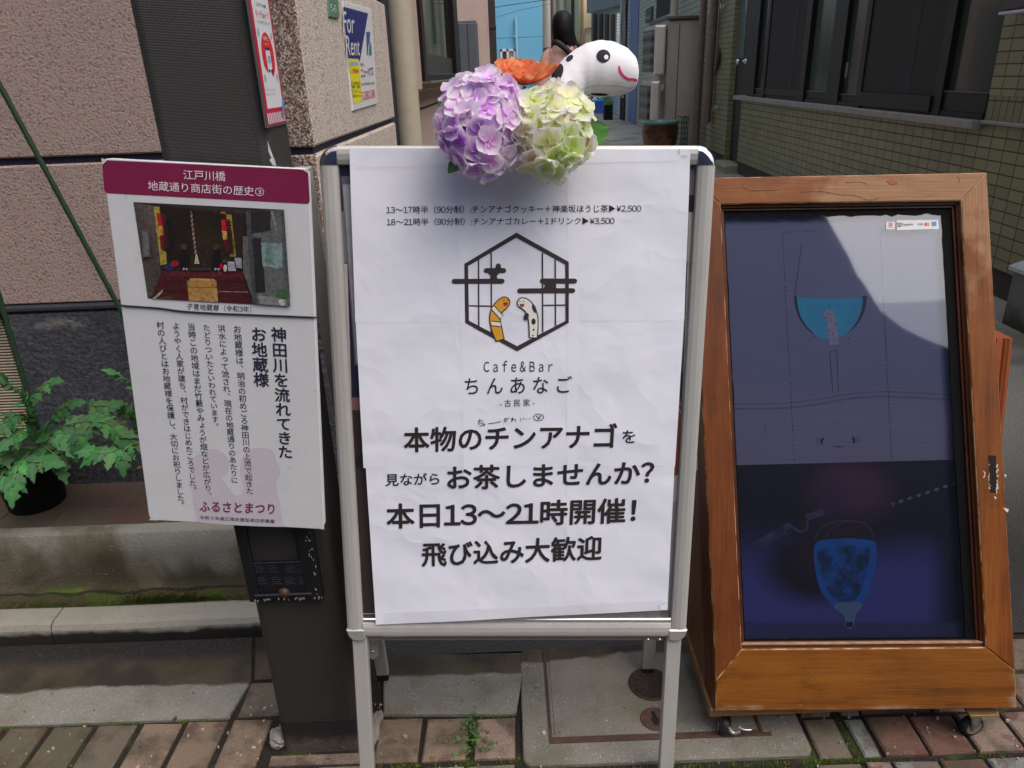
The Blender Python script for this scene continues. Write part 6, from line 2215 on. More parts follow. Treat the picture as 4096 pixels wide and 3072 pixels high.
mb.plate(CB, CB.pts([(3758, 850), (3850, 850), (3900, 1836), (3842, 1838)], CP), -0.0396, CP - 0.0006)
mb.build('border', flat('poster_border', (70, 68, 128), 0.5, 0, 0.08, 6), ip)
def cdec(pts, c, name, col, parent=ip, mat=None):
    mb = MB()
    mb.sheet(CB, CB.pts(pts, c), c)
    return mb.build(name, mat or flat(name + '_print', col, 0.5, 0, 0.08, 30), parent)
def arc(cx, cy, rx, ry, a0, a1, n=14): return [cpx(cx + rx * math.cos(math.radians(t)), cy + ry * math.sin(math.radians(t))) for t in np.linspace(a0, a1, n)]
cdec(arc(990, 292, 232, 270, 118, 180, 12) + arc(990, 292, 212, 262, 180, 118, 12), CP + 0.0003, 'bowl_outline', (44, 46, 66))
cdec(arc(990, 288, 230, 268, 0, 62, 12) + arc(990, 292, 196, 258, 62, 0, 12), CP + 0.0003, 'bowl_outline', (62, 64, 90))
cdec([cpx(x, 296 + 12 * math.sin((x - 770) / 430 * math.pi)) for x in np.linspace(780, 1192, 9)] + arc(988, 292, 206, 272, 2, 60, 9) + [cpx(1040, 556), cpx(1000, 566), cpx(930, 560)] + arc(988, 292, 212, 268, 118, 178, 9), CP + 0.0005, 'cyan_drink', (62, 178, 216))
mb = MB()
es = smoothpath([cpx(1012, 598), cpx(1004, 520), cpx(996, 450), cpx(980, 412), cpx(956, 408)], 8)
Le, Re = stroke([cl(*p, CP) for p in es], [0.020] * len(es))
mb.sheet(CB, Le + [Le[-1] + (Re[-1] - Le[-1]) * .5 + nrm(Le[-1] - Le[-3]) * 0.008] + Re[::-1], CP + 0.0008)
mb.build('drawn_eel', flat('eel_pale', (176, 166, 190), 0.5), ip)
mb = MB()
for x_, y_ in [(936, 403), (978, 404), (990, 444), (1018, 470), (978, 508), (1002, 530), (1010, 574), (845, 358), (980, 354), (1032, 352), (886, 548), (1102, 560), (1012, 1098)]:
    mb.sheet(CB, CB.pts(ell(*cpx(x_, y_), 2.8, 2.8, 0, 8), CP), CP + 0.0010)
add_stroke(mb, CB, [cl(*cpx(*p), CP) for p in smoothpath([(944, 424), (958, 430), (972, 426)], 4)], 0.0011, CP + 0.0010)
def dl(p, q, w=0.0010, dash=0):
    a, b = cl(*p, CP), cl(*q, CP)
    if not dash: return add_stroke(mb, CB, [a, b], w, CP + 0.0009)
    m_ = int(np.linalg.norm(b - a) / dash)
    for i in range(m_):
        if rnd.random() < 0.85: add_stroke(mb, CB, [a + (b - a) * i / m_, a + (b - a) * (i + 0.62) / m_], w * rnd.uniform(.6, 1.4), CP + 0.0009)
dl(ctop(683, 1465), cpx(760, 1345), 0.0011, 0.008)
dl(ctop(1302, 1480), cpx(1375, 1330), 0.0011, 0.008)
dl(ctop(690, 1468), ctop(900, 1456), 0.0009, 0.012)
dl(ctop(806, 1545), cpx(762, 290), 0.0010)
dl(cpx(982, 640), cpx(1005, 900), 0.0008)
dl(cpx(1030, 634), cpx(1038, 900), 0.0008)
dl(cpx(985, 638), cpx(1030, 634), 0.0008)
dl(cpx(570, 1088), cpx(580, 1172), 0.0007)
add_stroke(mb, CB, [cl(*cpx(*p), CP) for p in smoothpath([(1000, 1238), (1040, 1244), (1078, 1236)], 4)], [0.0006, 0.001, 0.0016, 0.002, 0.002, 0.002, 0.0016, 0.001, 0.0006], CP + 0.0010)
for cx in (905, 925, 940): add_stroke(mb, CB, [cl(*cpx(*p), CP) for p in smoothpath([(cx + 6, 1190), (cx - 8, 1205), (cx - 6, 1226)], 4)], [0.001 + 0.003 * (cx > 930)] * 9, CP + 0.0010)
for cx in (1130, 1152, 1170): add_stroke(mb, CB, [cl(*cpx(*p), CP) for p in smoothpath([(cx - 4, 1184), (cx + 8, 1200), (cx + 2, 1222)], 4)], [0.001 + 0.003 * (cx < 1140)] * 9, CP + 0.0010)
mb.build('drawn_line', flat('drawing_ink', (34, 34, 48), 0.5), ip)
mb = MB()
for yo, w, op in [(0, 0.003, 1), (30, 0.0045, 1)]:
    add_stroke(mb, CB, [cl(*cpx(x_, y_ + yo), CP) for x_, y_ in smoothpath([(360, 972), (560, 974), (750, 965), (960, 935), (1150, 905), (1340, 895), (1550, 905), (1752, 915)], 6)], w, CP + 0.0007)
mb.build('wave_line', flat('wave_pale', (122, 120, 150), 0.5), ip)
# ---- card payment stickers in the upper right corner
pst = thing('card_sticker', 'small white strip of card payment marks in the upper right of the cabinet window', 'sticker', CB.W(*cl(3660, 920), -0.02))
CS = CG + 0.0034
mb = MB()
mb.plate(CB, CB.pts([ctop(1340, 1402), ctop(1396, 1402), ctop(1396, 1450), ctop(1340, 1450)], CS), CS - 0.0008, CS)
mb.plate(CB, CB.pts([ctop(1406, 1392), ctop(1672, 1388), ctop(1674, 1447), ctop(1408, 1455)], CS), CS - 0.0008, CS)
mb.build('backing', M_WHITE, pst)
def sdec2(pts, name, col, dz=0.0003):
    mb = MB()
    mb.sheet(CB, CB.pts(pts, CS), CS + dz)
    return mb.build(name, flat(name, col, 0.45), pst)
sdec2([ctop(1357, 1408), ctop(1380, 1408), ctop(1380, 1430), ctop(1357, 1430)], 'red_mark', (214, 40, 60))
mb = MB()
for q in ([ctop(1412, 1408), ctop(1436, 1407), ctop(1437, 1433), ctop(1413, 1434)],): mb.sheet(CB, CB.pts(q, CS), CS + 0.0003)
text_in(mb, CB, 'Square', ctop(1442, 1432), ctop(1511, 1429), ctop(1441, 1410), CS + 0.0003, 0.01)
text_in(mb, CB, 'PayPay', ctop(1353, 1441), ctop(1386, 1441), ctop(1353, 1434), CS + 0.0003, 0.0)
mb.build('lettering', M_BLACK, pst)
sdec2([ctop(1417, 1413), ctop(1431, 1412), ctop(1432, 1428), ctop(1418, 1429)], 'square_hole', (226, 226, 228), 0.0006)
sdec2([ctop(1421, 1417), ctop(1427, 1416), ctop(1428, 1424), ctop(1422, 1425)], 'square_dot', (30, 30, 34), 0.0009)
mb = MB()
text_in(mb, CB, 'VISA', ctop(1534, 1424), ctop(1573, 1423), ctop(1538, 1411), CS + 0.0003, 0.03)
mb.build('blue_lettering', M_NAVY, pst)
mb = MB()
text_in(mb, CB, 'P', ctop(1363, 1427), ctop(1374, 1427), ctop(1364, 1411), CS + 0.0006, 0.02)
mb.build('white_letter', M_WHITE, pst)
sdec2(ell(*ctop(1592, 1417), 6, 6.4, 0, 16), 'red_disc', (214, 40, 40))
sdec2(ell(*ctop(1605, 1417), 6, 6.4, 0, 16), 'orange_disc', (236, 150, 50), 0.0005)
sdec2([ctop(1628, 1402), ctop(1657, 1401), ctop(1658, 1428), ctop(1629, 1429)], 'blue_mark', (70, 140, 206))

# ---- photograph poster (lower)
ph = thing('drink_photo_poster', 'dark photograph of a blue wine glass in the lower half of the wooden cabinet', 'poster', CB.W(*cl(3400, 2560), -0.038))
cb2 = lambda x, y: (2696 + x * 1400 / 2212, 2022 + y * 1400 / 2212)
kq = NT('photo_dark')
P_ = kq.pos((1, 1, 1), 'loc')
lc_ = kq.xyz(P_)
def blob(px, py, rx, ry):
    a, b = cl(px, py, CP)
    dx = kq.math('DIVIDE', kq.math('SUBTRACT', lc_['X'], float(a)), rx)
    dy = kq.math('DIVIDE', kq.math('SUBTRACT', lc_['Y'], float(b)), ry)
    return kq.math('SQRT', kq.math('ADD', kq.math('MULTIPLY', dx, dx), kq.math('MULTIPLY', dy, dy)))
ns = kq.noise(9, 4, P_)
c_ = kq.mix(ns, rgba((9, 9, 12)), rgba((20, 20, 28)))
def layer(c, px, py, rx, ry, col, soft=0.5, k_=1.0):
    d = kq.math('ADD', blob(px, py, rx, ry), kq.math('MULTIPLY', kq.math('SUBTRACT', ns, 0.5), 0.5))
    return kq.mix(kq.math('MULTIPLY', kq.step(d, 1 + soft, 1 - soft), k_), c, rgba(col))
c_ = layer(c_, 3140, 2480, 0.20, 0.15, (84, 86, 160), 0.5)
c_ = layer(c_, 3560, 2500, 0.20, 0.14, (80, 82, 154), 0.5)
c_ = layer(c_, 3720, 2420, 0.15, 0.11, (82, 84, 158), 0.5)
c_ = layer(c_, 3230, 2270, 0.09, 0.07, (30, 20, 20), 0.4)
c_ = layer(c_, 3400, 1960, 0.075, 0.055, (96, 56, 78), 0.7)
c_ = layer(c_, 3340, 1990, 0.03, 0.03, (54, 40, 86), 0.8, 0.7)
c_ = layer(c_, 3245, 2190, 0.03, 0.07, (46, 24, 24), 0.6)
c_ = layer(c_, 3370, 2150, 0.06, 0.05, (50, 28, 30), 0.6)
c_ = kq.mix(kq.step(lc_['X'], cl(3730, 2200)[0], cl(3860, 2200)[0]), c_, rgba((16, 16, 22)))
c_ = kq.mix(kq.math('MULTIPLY', kq.step(kq.math('ADD', lc_['Y'], kq.math('MULTIPLY', ns, 0.01)), cl(3400, 2490)[1], cl(3400, 2515)[1]), 0.8), c_, rgba((62, 70, 104)))
kq.col(c_)
kq.rough(0.45)
mb = MB()
mb.plate(CB, CB.pts([(2895, 1858), (3880, 1836), (3944, 2600), (2940, 2610)], CP), -0.0395, CP - 0.0003)
mb.build('sheet', kq.m, ph)
kg = NT('blue_drink_print')
gnx = kg.noise(30, 7, kg.pos((1, 1, 1), 'loc'), 0.7)
ly = kg.xyz(kg.pos((1, 1, 1), 'loc'))
gc = kg.mix(kg.step(gnx, 0.36, 0.66), rgba((22, 48, 70)), rgba((34, 112, 196)))
kg.col(gc)
kg.rough(0.45)
def cdec2(pts, dz, name, col=None, mat=None):
    mb = MB()
    mb.sheet(CB, CB.pts(pts, CP), CP + dz)
    return mb.build(name, mat or flat(name + '_ink', col, 0.45, 0, 0.15, 40), ph)
cdec2(smoothpath([cb2(884, 285), cb2(905, 232), cb2(960, 216), cb2(1100, 208), cb2(1220, 218), cb2(1275, 240), cb2(1280, 330), cb2(1262, 450), cb2(1222, 560), cb2(1170, 630), cb2(1140, 668), cb2(1050, 668), cb2(1000, 630), cb2(930, 540), cb2(895, 420)], 5, True), 0.0002, 'blue_glow', (34, 110, 196))
cdec2(smoothpath([cb2(905, 300), cb2(960, 262), cb2(1100, 255), cb2(1230, 262), cb2(1232, 330), cb2(1215, 440), cb2(1180, 540), cb2(1140, 600), cb2(1060, 610), cb2(1010, 590), cb2(945, 490), cb2(915, 400)], 5, True), 0.0004, 'blue_drink', None, kg.m)
cdec2(smoothpath([cb2(1010, 640), cb2(1060, 612), cb2(1170, 610), cb2(1185, 640), cb2(1150, 690), cb2(1130, 768), cb2(1085, 768), cb2(1075, 700)], 5, True), 0.0006, 'glass_stem', (110, 140, 178))
cdec2([cb2(1088, 735), cb2(1130, 735), cb2(1130, 768), cb2(1086, 768)], 0.0008, 'stem_foot', (34, 34, 44))
mb = MB()
def st2(pts, w): add_stroke(mb, CB, [cl(*cb2(*p), CP) for p in smoothpath(pts, 6)], w, CP + 0.0007)
st2([(890, 215), (920, 150), (1000, 105), (1100, 96), (1200, 112), (1250, 160), (1264, 220)], 0.0012)
st2([(950, 215), (985, 160), (1060, 110), (1130, 98)], 0.0009)
mb.build('glass_rim', flat('rim_ink', (92, 104, 140), 0.45), ph)
mb = MB()
for a_, b_, w in [((505, 265), (700, 150), 0.019), ((640, 175), (740, 120), 0.012), ((835, 75), (945, 40), 0.014)]:
    add_stroke(mb, CB, [cl(*cb2(*a_), CP), cl(*cb2(*b_), CP)], w, CP + 0.0004)
st2([(740, 130), (780, 158), (815, 162), (842, 140), (838, 100)], 0.005)
mb.build('steel_clip', flat('clip_ink', (74, 78, 110), 0.45, 0, 0.3, 30), ph)
mb = MB()
a_, b_ = np.array(cpx(1790, 1468)), np.array(cpx(1385, 1602))
for i in range(8):
    p = a_ + (b_ - a_) * i / 7.2
    d = (b_ - a_) / np.linalg.norm(b_ - a_)
    q = np.array([-d[1], d[0]])
    mb.sheet(CB, CB.pts([p, p + d * 14 - q * 9, p + d * 26, p + d * 12 + q * 6], CP), CP + 0.0005)
mb.build('chain', flat('chain_ink', (126, 128, 150), 0.45), ph)
mb = MB()
st2([(1380, -10), (1300, 25), (1200, 55), (1120, 85)], 0.004)
mb.build('chain_shadow_line', flat('chain_dark', (36, 38, 58), 0.45), ph)

# ---- body of the cabinet: sides, base, back, casters
W0, W1 = cl(2862, 2700)[0], cl(4062, 2700)[0]
fl = CB.W(W0, cl(2864, 2845)[1], -TH_)
fr_ = CB.W(W1, cl(4068, 2834)[1], -TH_)
bk = gz(2747, 2592, 0.092)
DEP = 0.27
M_SIDE = m_wood('wood_side', 1, (150, 116, 84), (120, 88, 60), (84, 56, 36))
M_SIDE2 = m_wood('wood_side_dark', 1, (118, 66, 32), (92, 48, 22), (60, 30, 16))
yback = np.array([0, 1.0, 0])
def side(x, name):
    """side cheek: follows the leaning front, lower box deeper at the foot"""
    Pl = PL((x, 1.0, 0), (0, -1, 0), (-1, 0, 0))
    f0 = CB.W(W0 if x < 0.6 else W1, cl(2864, 2845)[1], -TH_)
    f1 = CB.W(W0 if x < 0.6 else W1, cl(2864, 1960)[1], -TH_)
    f2 = CB.W(W0 if x < 0.6 else W1, cl(2864, 720)[1], -TH_)
    a = lambda p: (1.0 - p[1], p[2])
    y1 = f1[1] + 0.045
    mb = MB()
    mb.plate(Pl, [a(f0), (1.0 - f0[1] - DEP, f0[2] + 0.002), (1.0 - f0[1] - DEP, f1[2] - 0.08), (1.0 - y1 - 0.03, f1[2]), a(f1)], -0.009, 0.009, 0.001)
    mb.build('side_panel', M_SIDE, cab)
    mb = MB()
    mb.plate(Pl, [a(f0), (1.0 - f0[1] - 0.05, f0[2]), (1.0 - f2[1] - 0.03, f2[2] - 0.01), a(f2)], -0.011, 0.012, 0.001)
    mb.build('side_rib', M_SIDE2, cab)
side(fl[0] + 0.012, 'l')
side(fr_[0] - 0.014, 'r')
zb0 = fl[2] - 0.024
mb = MB()
mb.box((fl[0] - 0.004, fl[1] - 0.012, zb0), (fr_[0] - 0.028, fl[1] + DEP, zb0 + 0.021), 0.002)
mb.build('base_board', m_wood('wood_base', 0, (166, 126, 88), (136, 98, 64), (96, 64, 42)), cab)
mb = MB()
mb.box((fl[0] + 0.01, fl[1] + 0.018, zb0 + 0.02), (fr_[0] - 0.03, fl[1] + 0.03, zb0 + 0.036), 0.001)
mb.build('base_strip', M_DARKIN, cab)
mb = MB()
f1 = CB.W(W0, cl(2864, 1960)[1], -TH_)
ft = CB.W(W0, cl(2864, 720)[1], -TH_)
mb.add([(fl[0] + .02, fl[1] + DEP, zb0 + .02), (fr_[0] - .02, fl[1] + DEP, zb0 + .02), (fr_[0] - .02, fl[1] + DEP, f1[2] - .08), (fl[0] + .02, fl[1] + DEP, f1[2] - .08), (fl[0] + .02, f1[1] + .07, f1[2]), (fr_[0] - .02, f1[1] + .07, f1[2]), (fr_[0] - .02, ft[1] + .03, ft[2] - .01), (fl[0] + .02, ft[1] + .03, ft[2] - .01)], [(0, 1, 2, 3), (3, 2, 5, 4), (4, 5, 6, 7)])
mb.build('back_panel', M_SIDE2, cab)
# moulded block on the right side, near half height
g_ = [gy(3990, 1312, 1.30), gy(4047, 1352, 1.30)]
mb = MB()
xr0 = fr_[0] - 0.006
top = gy(4047, 1352, 1.52)
pr_ = [(0, 0), (0.018, 0.003), (0.021, -0.002), (0.026, 0.002), (0.031, -0.003), (0.040, 0.0), (0.040, 0.055), (0, 0.055)]
x0b = top[0] - 0.040
mbp = PL((x0b, 1.262, top[2]), (1, 0, 0), (0, 0, 1))
vs1 = [np.array([x0b + a, 1.517 - 0.008 * (1 - a / 0.04) + b, top[2] + 0.004 * (0.04 - a) / 0.04]) for a, b in pr_]
vs0 = [v + np.array([-0.02, -0.075, -0.24]) for v in vs1]
mb.loft([vs0, vs1], False, True)
mb.build('side_moulding', m_wood('wood_block', 1, (172, 104, 66), (142, 78, 46), (98, 50, 30)), cab)
mb = MB()
mb.box((x0b - 0.16, 1.505, top[2] - 0.24), (x0b, 1.56, top[2] - 0.01), 0.002)
mb.build('side_bracket', M_SIDE2, cab)
M_STEEL = flat('caster_steel', (170, 168, 160), 0.35, 0.8, 0.12, 60)
M_TYRE = flat('caster_rubber', (28, 28, 29), 0.6, 0, 0.2, 60)
def caster(x, y, ang, lever=False):
    c = thing('caster_wheel', 'x', 'caster', (x, y, 0))
    for k_ in ('label', 'category'): del c[k_]
    c.name = 'caster'
    base_ = abs_loc(cab)
    c.parent = cab
    c.location = (x - base_[0], y - base_[1], -base_[2])
    d = np.array([math.cos(ang), math.sin(ang), 0])
    s_ = np.array([-d[1], d[0], 0])
    R__ = 0.0235
    wc = np.array([x, y, R__])
    mb = MB()
    mb.lathe(wc - s_ * 0.009, s_, [(0.012, 0.001), (0.021, 0.0), (R__, 0.003), (R__, 0.015), (0.021, 0.018), (0.012, 0.017)], 28)
    mb.build('tyre', M_TYRE, c)
    mb = MB()
    mb.lathe(wc - s_ * 0.0095, s_, [(0.0, -0.001), (0.006, -0.001), (0.007, 0.0008), (0.0155, 0.0008), (0.0165, 0.0), (0.0165, 0.019), (0.0155, 0.0182), (0.007, 0.0182), (0.006, 0.020), (0, 0.020)], 24)
    mb.build('hub', M_STEEL, c)
    mb = MB()
    for e in (-1, 1):
        pl = PL(wc + s_ * e * 0.012, d, -s_ if e < 0 else s_)
        mb.plate(pl, [(-0.006, -0.006), (0.006, -0.006), (0.022 * (1 if e > 0 else -1), zb0 - R__ - 0.004), (-0.012 * (1 if e > 0 else -1), zb0 - R__ - 0.004)], -0.001, 0.001)
    mb.build('fork', M_STEEL, c)
    mb = MB()
    tz = zb0 - 0.0005
    mb.obox(PL((x + d[0] * 0.006, y + d[1] * 0.006, tz - 0.004), (1, 0, 0), (0, 0, 1)), -0.030, -0.022, 0.030, 0.022, 0, 0.004, 0.0006)
    mb.build('mounting_plate', flat('brass_plate', (150, 122, 80), 0.5, 0.4), c)
    if lever:
        mb = MB()
        mb.tube(smoothpath([wc + np.array([0.0, -0.016, 0.012]), wc + np.array([0.012, -0.022, -0.002]), wc + np.array([0.026, -0.024, 0.004])], 4), 0.0042, 8)
        mb.tube(smoothpath([wc + np.array([0.022, -0.02, 0.014]), wc + np.array([0.034, -0.022, 0.006]), wc + np.array([0.050, -0.022, 0.004])], 4), 0.0022, 8)
        mb.build('brake_lever', flat('bright_lever', (206, 206, 204), 0.25, 0.8), c)
c1_, c2_ = gz(3880, 2938), gz(2900, 2946)
caster(c1_[0], c1_[1] + 0.004, 0.15)
caster(c2_[0], c2_[1] + 0.012, 1.35, True)
caster(c1_[0], c1_[1] + 0.21, 0.6)
caster(c2_[0], c2_[1] + 0.21, 2.0)
# ================================================================== RIGHT BUILDING (olive tiled wall along the alley)
TR_ = math.radians(1.9)
RW = PL((2.85, 3.2, 0), (-math.sin(TR_), -math.cos(TR_), 0), (-math.cos(TR_), math.sin(TR_), 0))      # u runs towards the viewer
rl = lambda x, y, c=0.0: RW.L(x, y, c)
def m_tile(name, c0, c1, tw, thh, joint, vert=False, off=(0, 0), jw=0.004):
    k = NT(name)
    p = k.pos((1, 1, 1), 'loc')
    mp = k.n('Mapping')
    k.put(mp.inputs[0], p)
    mp.inputs['Location'].default_value = (off[0], off[1], 0)
    bt = k.n('TexBrick')
    bt.offset = 0.0
    bt.squash = 1
    k.put(bt.inputs['Vector'], mp.outputs[0])
    bt.inputs['Scale'].default_value = 1
    bt.inputs['Brick Width'].default_value = tw
    bt.inputs['Row Height'].default_value = thh
    bt.inputs['Mortar Size'].default_value = jw
    bt.inputs['Mortar Smooth'].default_value = 0.25
    bt.inputs['Bias'].default_value = 0.0
    bt.inputs['Color1'].default_value = rgba(c0)
    bt.inputs['Color2'].default_value = rgba(c1)
    bt.inputs['Mortar'].default_value = rgba(joint)
    n = k.noise(7, 5)
    c = k.mix(k.math('MULTIPLY', n, 0.45), bt.outputs['Color'], tuple(x * 0.55 for x in rgba(c0)[:3]) + (1,))
    c = k.mix(k.math('MULTIPLY', k.noise(160, 3), 0.2), c, rgba(joint))
    k.col(c)
    k.rough(k.math('MULTIPLY_ADD', bt.outputs['Fac'], 0.4, 0.38))
    k.bump(k.math('MULTIPLY_ADD', bt.outputs['Fac'], -1.0, k.math('MULTIPLY', n, 0.15)), 0.6, 0.006)
    return k.m
S1, S2 = rl(2962, 378), rl(3918, 490)
ZSILL = (S1[1] + S2[1]) / 2 - 0.01
TILE_H = 0.0661
M_TILE = m_tile('olive_tile', (152, 150, 112), (130, 132, 98), 0.136, TILE_H, (44, 42, 30), off=(0, -ZSILL + 0.006))
M_SOLD = m_tile('olive_soldier_tile', (138, 140, 102), (120, 124, 92), 0.0661, 0.1265, (44, 42, 30), off=(0.02, -ZSILL))
tb = thing('tiled_building', 'olive green tiled building with dark sliding windows along the right side of the alley', 'building', RW.W(2, 0, -0.2))
aD0, aD1 = rl(2893, 640)[0], rl(2948, 640)[0]          # door recess
aW0, aW1 = rl(2962, 360)[0], rl(3938, 470)[0]          # window band
aN, aF = 2.2, -22.0
ZT2 = 3.4
zpl = rl(2950, 625)[1]
zpl = 0.16
mb = MB()
mb.obox(RW, aD1, zpl, aN, ZSILL, -0.25, 0.0)
mb.obox(RW, aW1, ZSILL + 0.155, aN, ZT2, -0.25, 0.0)
mb.obox(RW, aD1, 2.35, aW1, ZT2, -0.25, 0.0)
mb.obox(RW, aD0, 2.35, aD1, ZT2, -0.25, 0.0)
mb.obox(RW, aD0 - 0.85, 0.16, aD0, ZT2, -0.25, 0.0)
mb.build('wall', M_TILE, tb)
mb = MB()
mb.obox(RW, aW1, ZSILL + 0.0, aN, ZSILL + 0.155, -0.25, -0.001)
mb.build('soldier_course', M_SOLD, tb)
mb = MB()
mb.obox(RW, aD1, -0.05, aN, zpl, -0.25, -0.012)
mb.obox(RW, aD0 - 0.85, -0.05, aD0, zpl, -0.25, -0.012)
mb.build('plinth', flat('dark_plinth', (62, 60, 52), 0.85, 0, 0.25, 12, 0.3), tb)
M_SILL = flat('sill_grey', (144, 142, 136), 0.7, 0, 0.15, 14, 0.2)
mb = MB()
mb.obox(RW, aW0 - 0.05, ZSILL - 0.035, aW1 + 0.01, ZSILL + 0.012, -0.1, 0.075, 0.004)
mb.obox(RW, aW1 + 0.012, ZSILL - 0.005, aN, ZSILL + 0.016, -0.1, 0.028, 0.004)
mb.build('sill', M_SILL, tb)
M_BRZ = flat('bronze_frame', (20, 20, 20), 0.5, 0.2, 0.12)
M_SCR = flat('insect_screen', (40, 39, 36), 0.8, 0, 0.08, 60)
def m_gl(name, c, streak):
    k = NT(name)
    v = k.pos((6, 0.3, 1), 'loc')
    k.col(k.mix(k.math('MULTIPLY', k.noise(2.2, 4, v), streak), rgba(c), rgba((96, 112, 106))))
    k.rough(0.12)
    k.spec(0.5)
    return k.m
M_GL1, M_GL2 = m_gl('pane_green', (36, 44, 42), 0.4), m_gl('pane_curtain', (58, 66, 62), 0.7)
# the window band, from the far end to the near one; positions read along the sill
def aw(xc): return rl(2900 + 0.5407 * xc, (655 + (xc - 180) * 0.128) * 0.5407)[0]
zA, zB = ZSILL + 0.012, 2.35
win = [('f', 172, 218), ('g', 215, 290), ('f', 285, 302), ('s', 300, 560), ('f', 556, 592), ('c', 590, 752), ('f', 748, 838), ('g', 836, 985), ('f', 978, 1012), ('s', 1008, 1536), ('f', 1530, 1592), ('g', 1588, 1905)]
wi = None
mb = MB()
for t_, x0, x1 in win:
    if t_ == 'f': mb.obox(RW, aw(x0), zA, aw(x1), zB, -0.12, 0.012 if x1 - x0 > 40 else 0.022, 0.003)
mb.obox(RW, aw(172), zA, aw(1905), zA + 0.035, -0.12, 0.004, 0.002)
mb.obox(RW, aw(300), zA + 0.038, aw(556), zA + 0.10, -0.05, 0.016, 0.002)
mb.obox(RW, aw(1010), zA + 0.02, aw(1532), zA + 0.12, -0.05, 0.028, 0.002)
mb.obox(RW, aw(592), zA + 0.036, aw(750), zA + 0.10, -0.08, -0.004, 0.002)
mb.obox(RW, aw(838), zA + 0.036, aw(980), zA + 0.09, -0.08, -0.012, 0.002)
mb.obox(RW, aw(1590), zA + 0.036, aw(1905), zA + 0.15, -0.08, -0.004, 0.002)
mb.obox(RW, aw(218), zA + 0.036, aw(288), zA + 0.09, -0.08, -0.012, 0.002)
wi = mb.build('window_frame', M_BRZ, tb)
for t_, x0, x1 in win:
    if t_ in 'gc':
        mb = MB()
        mb.obox(RW, aw(x0) - 0.01, zA, aw(x1) + 0.01, zB, -0.10, -0.03)
        mb.build('pane', M_GL2 if t_ == 'c' else M_GL1, wi)
    if t_ == 's':
        mb = MB()
        mb.obox(RW, aw(x0) - 0.005, zA + 0.09, aw(x1) + 0.005, zB, -0.03, 0.008)
        mb.build('screen', M_SCR, wi)
M_SHADOW_BAR = flat('shadow_bar_dark', (34, 33, 33), 0.7)  # dark strips that paint a shadow onto the insect screens
for q0, q1, h in ((470, 492, 0.1), (1290, 1350, 0.12)):
    mb = MB()
    mb.obox(RW, aw(q0), zA + h, aw(q1), zB, -0.02, 0.010)
    mb.build('screen_shadow_bar', M_SHADOW_BAR, wi)
mb = MB()
for x0, x1, h in [(592, 750, 0.100), (838, 980, 0.090), (1590, 1905, 0.150), (218, 288, 0.09)]:
    mb.obox(RW, aw(x0), zA + h, aw(x1), zA + h + 0.006, -0.06, 0.0, 0.001)
mb.build('glazing_strip', flat('strip_grey', (92, 94, 92), 0.5), wi)
# sticker inside the window
mb = MB()
q = [(2900 + 0.5407 * x, 0.5407 * y) for x, y in [(862, 574), (896, 578), (915, 462), (876, 458)]]
mb.sheet(RW, RW.pts(q, -0.028), -0.028)
sk = mb.build('window_sticker', flat('sticker_pale', (128, 138, 150), 0.5), wi)
# recess: jamb facing the viewer, door leaf and step
mb = MB()
mb.obox(RW, aD0, 0.10, aD0 + 0.03, 2.35, -0.25, -0.0005)
mb.build('door_jamb', M_TILE, tb)
dr_c = -0.075
mb = MB()
mb.obox(RW, aD0, 0.10, aW0 + 0.1, 2.35, -0.25, dr_c)
door = mb.build('door', flat('door_brown', (40, 34, 30), 0.5, 0.1, 0.1, 12), tb)
mb = MB()
q0, q1 = rl(2905, 240, dr_c), rl(2965, 240, dr_c)
mb.obox(RW, rl(2914, 100, dr_c)[0], rl(2940, 232, dr_c)[1], rl(2985, 100, dr_c)[0], 2.25, dr_c - 0.01, dr_c + 0.006)
mb.build('door_pane', m_gl('pane_teal', (92, 112, 108), 0.8), door)
mb = MB()
h_ = RW.W(*rl(2984, 246, 0.0), 0.0)
h_ = gy(2978, 246, float(h_[1]) + 0.1)
mb.lathe(h_, -RW.n * -1, [(0.035, -0.02), (0.035, 0.0), (0.016, 0.006), (0.016, 0.05), (0.034, 0.06), (0.037, 0.085), (0.028, 0.105), (0, 0.108)], 20)
mb.build('door_knob', M_CHROME, door)
mb = MB()
s0 = gz(2872, 612, 0.11)
mb.obox(RW, aD0 - 0.05, -0.02, aD1 + 0.02, 0.095, -0.2, 0.16, 0.01)
mb.build('door_step', flat('step_concrete', (146, 142, 116), 0.85, 0, 0.2, 20, 0.3), tb)
# inner mass so that no light leaks through
mb = MB()
mb.obox(RW, aF, 0.0, aN + 0.02, ZT2, -3.5, -0.26)
mb.build('core', M_STUC2, tb)
mb = MB()
mb.obox(RW, aD0 - 0.9, ZT2, aN + 0.05, ZT2 + 0.3, -3.5, 0.1)
mb.build('parapet', M_SILL, tb)
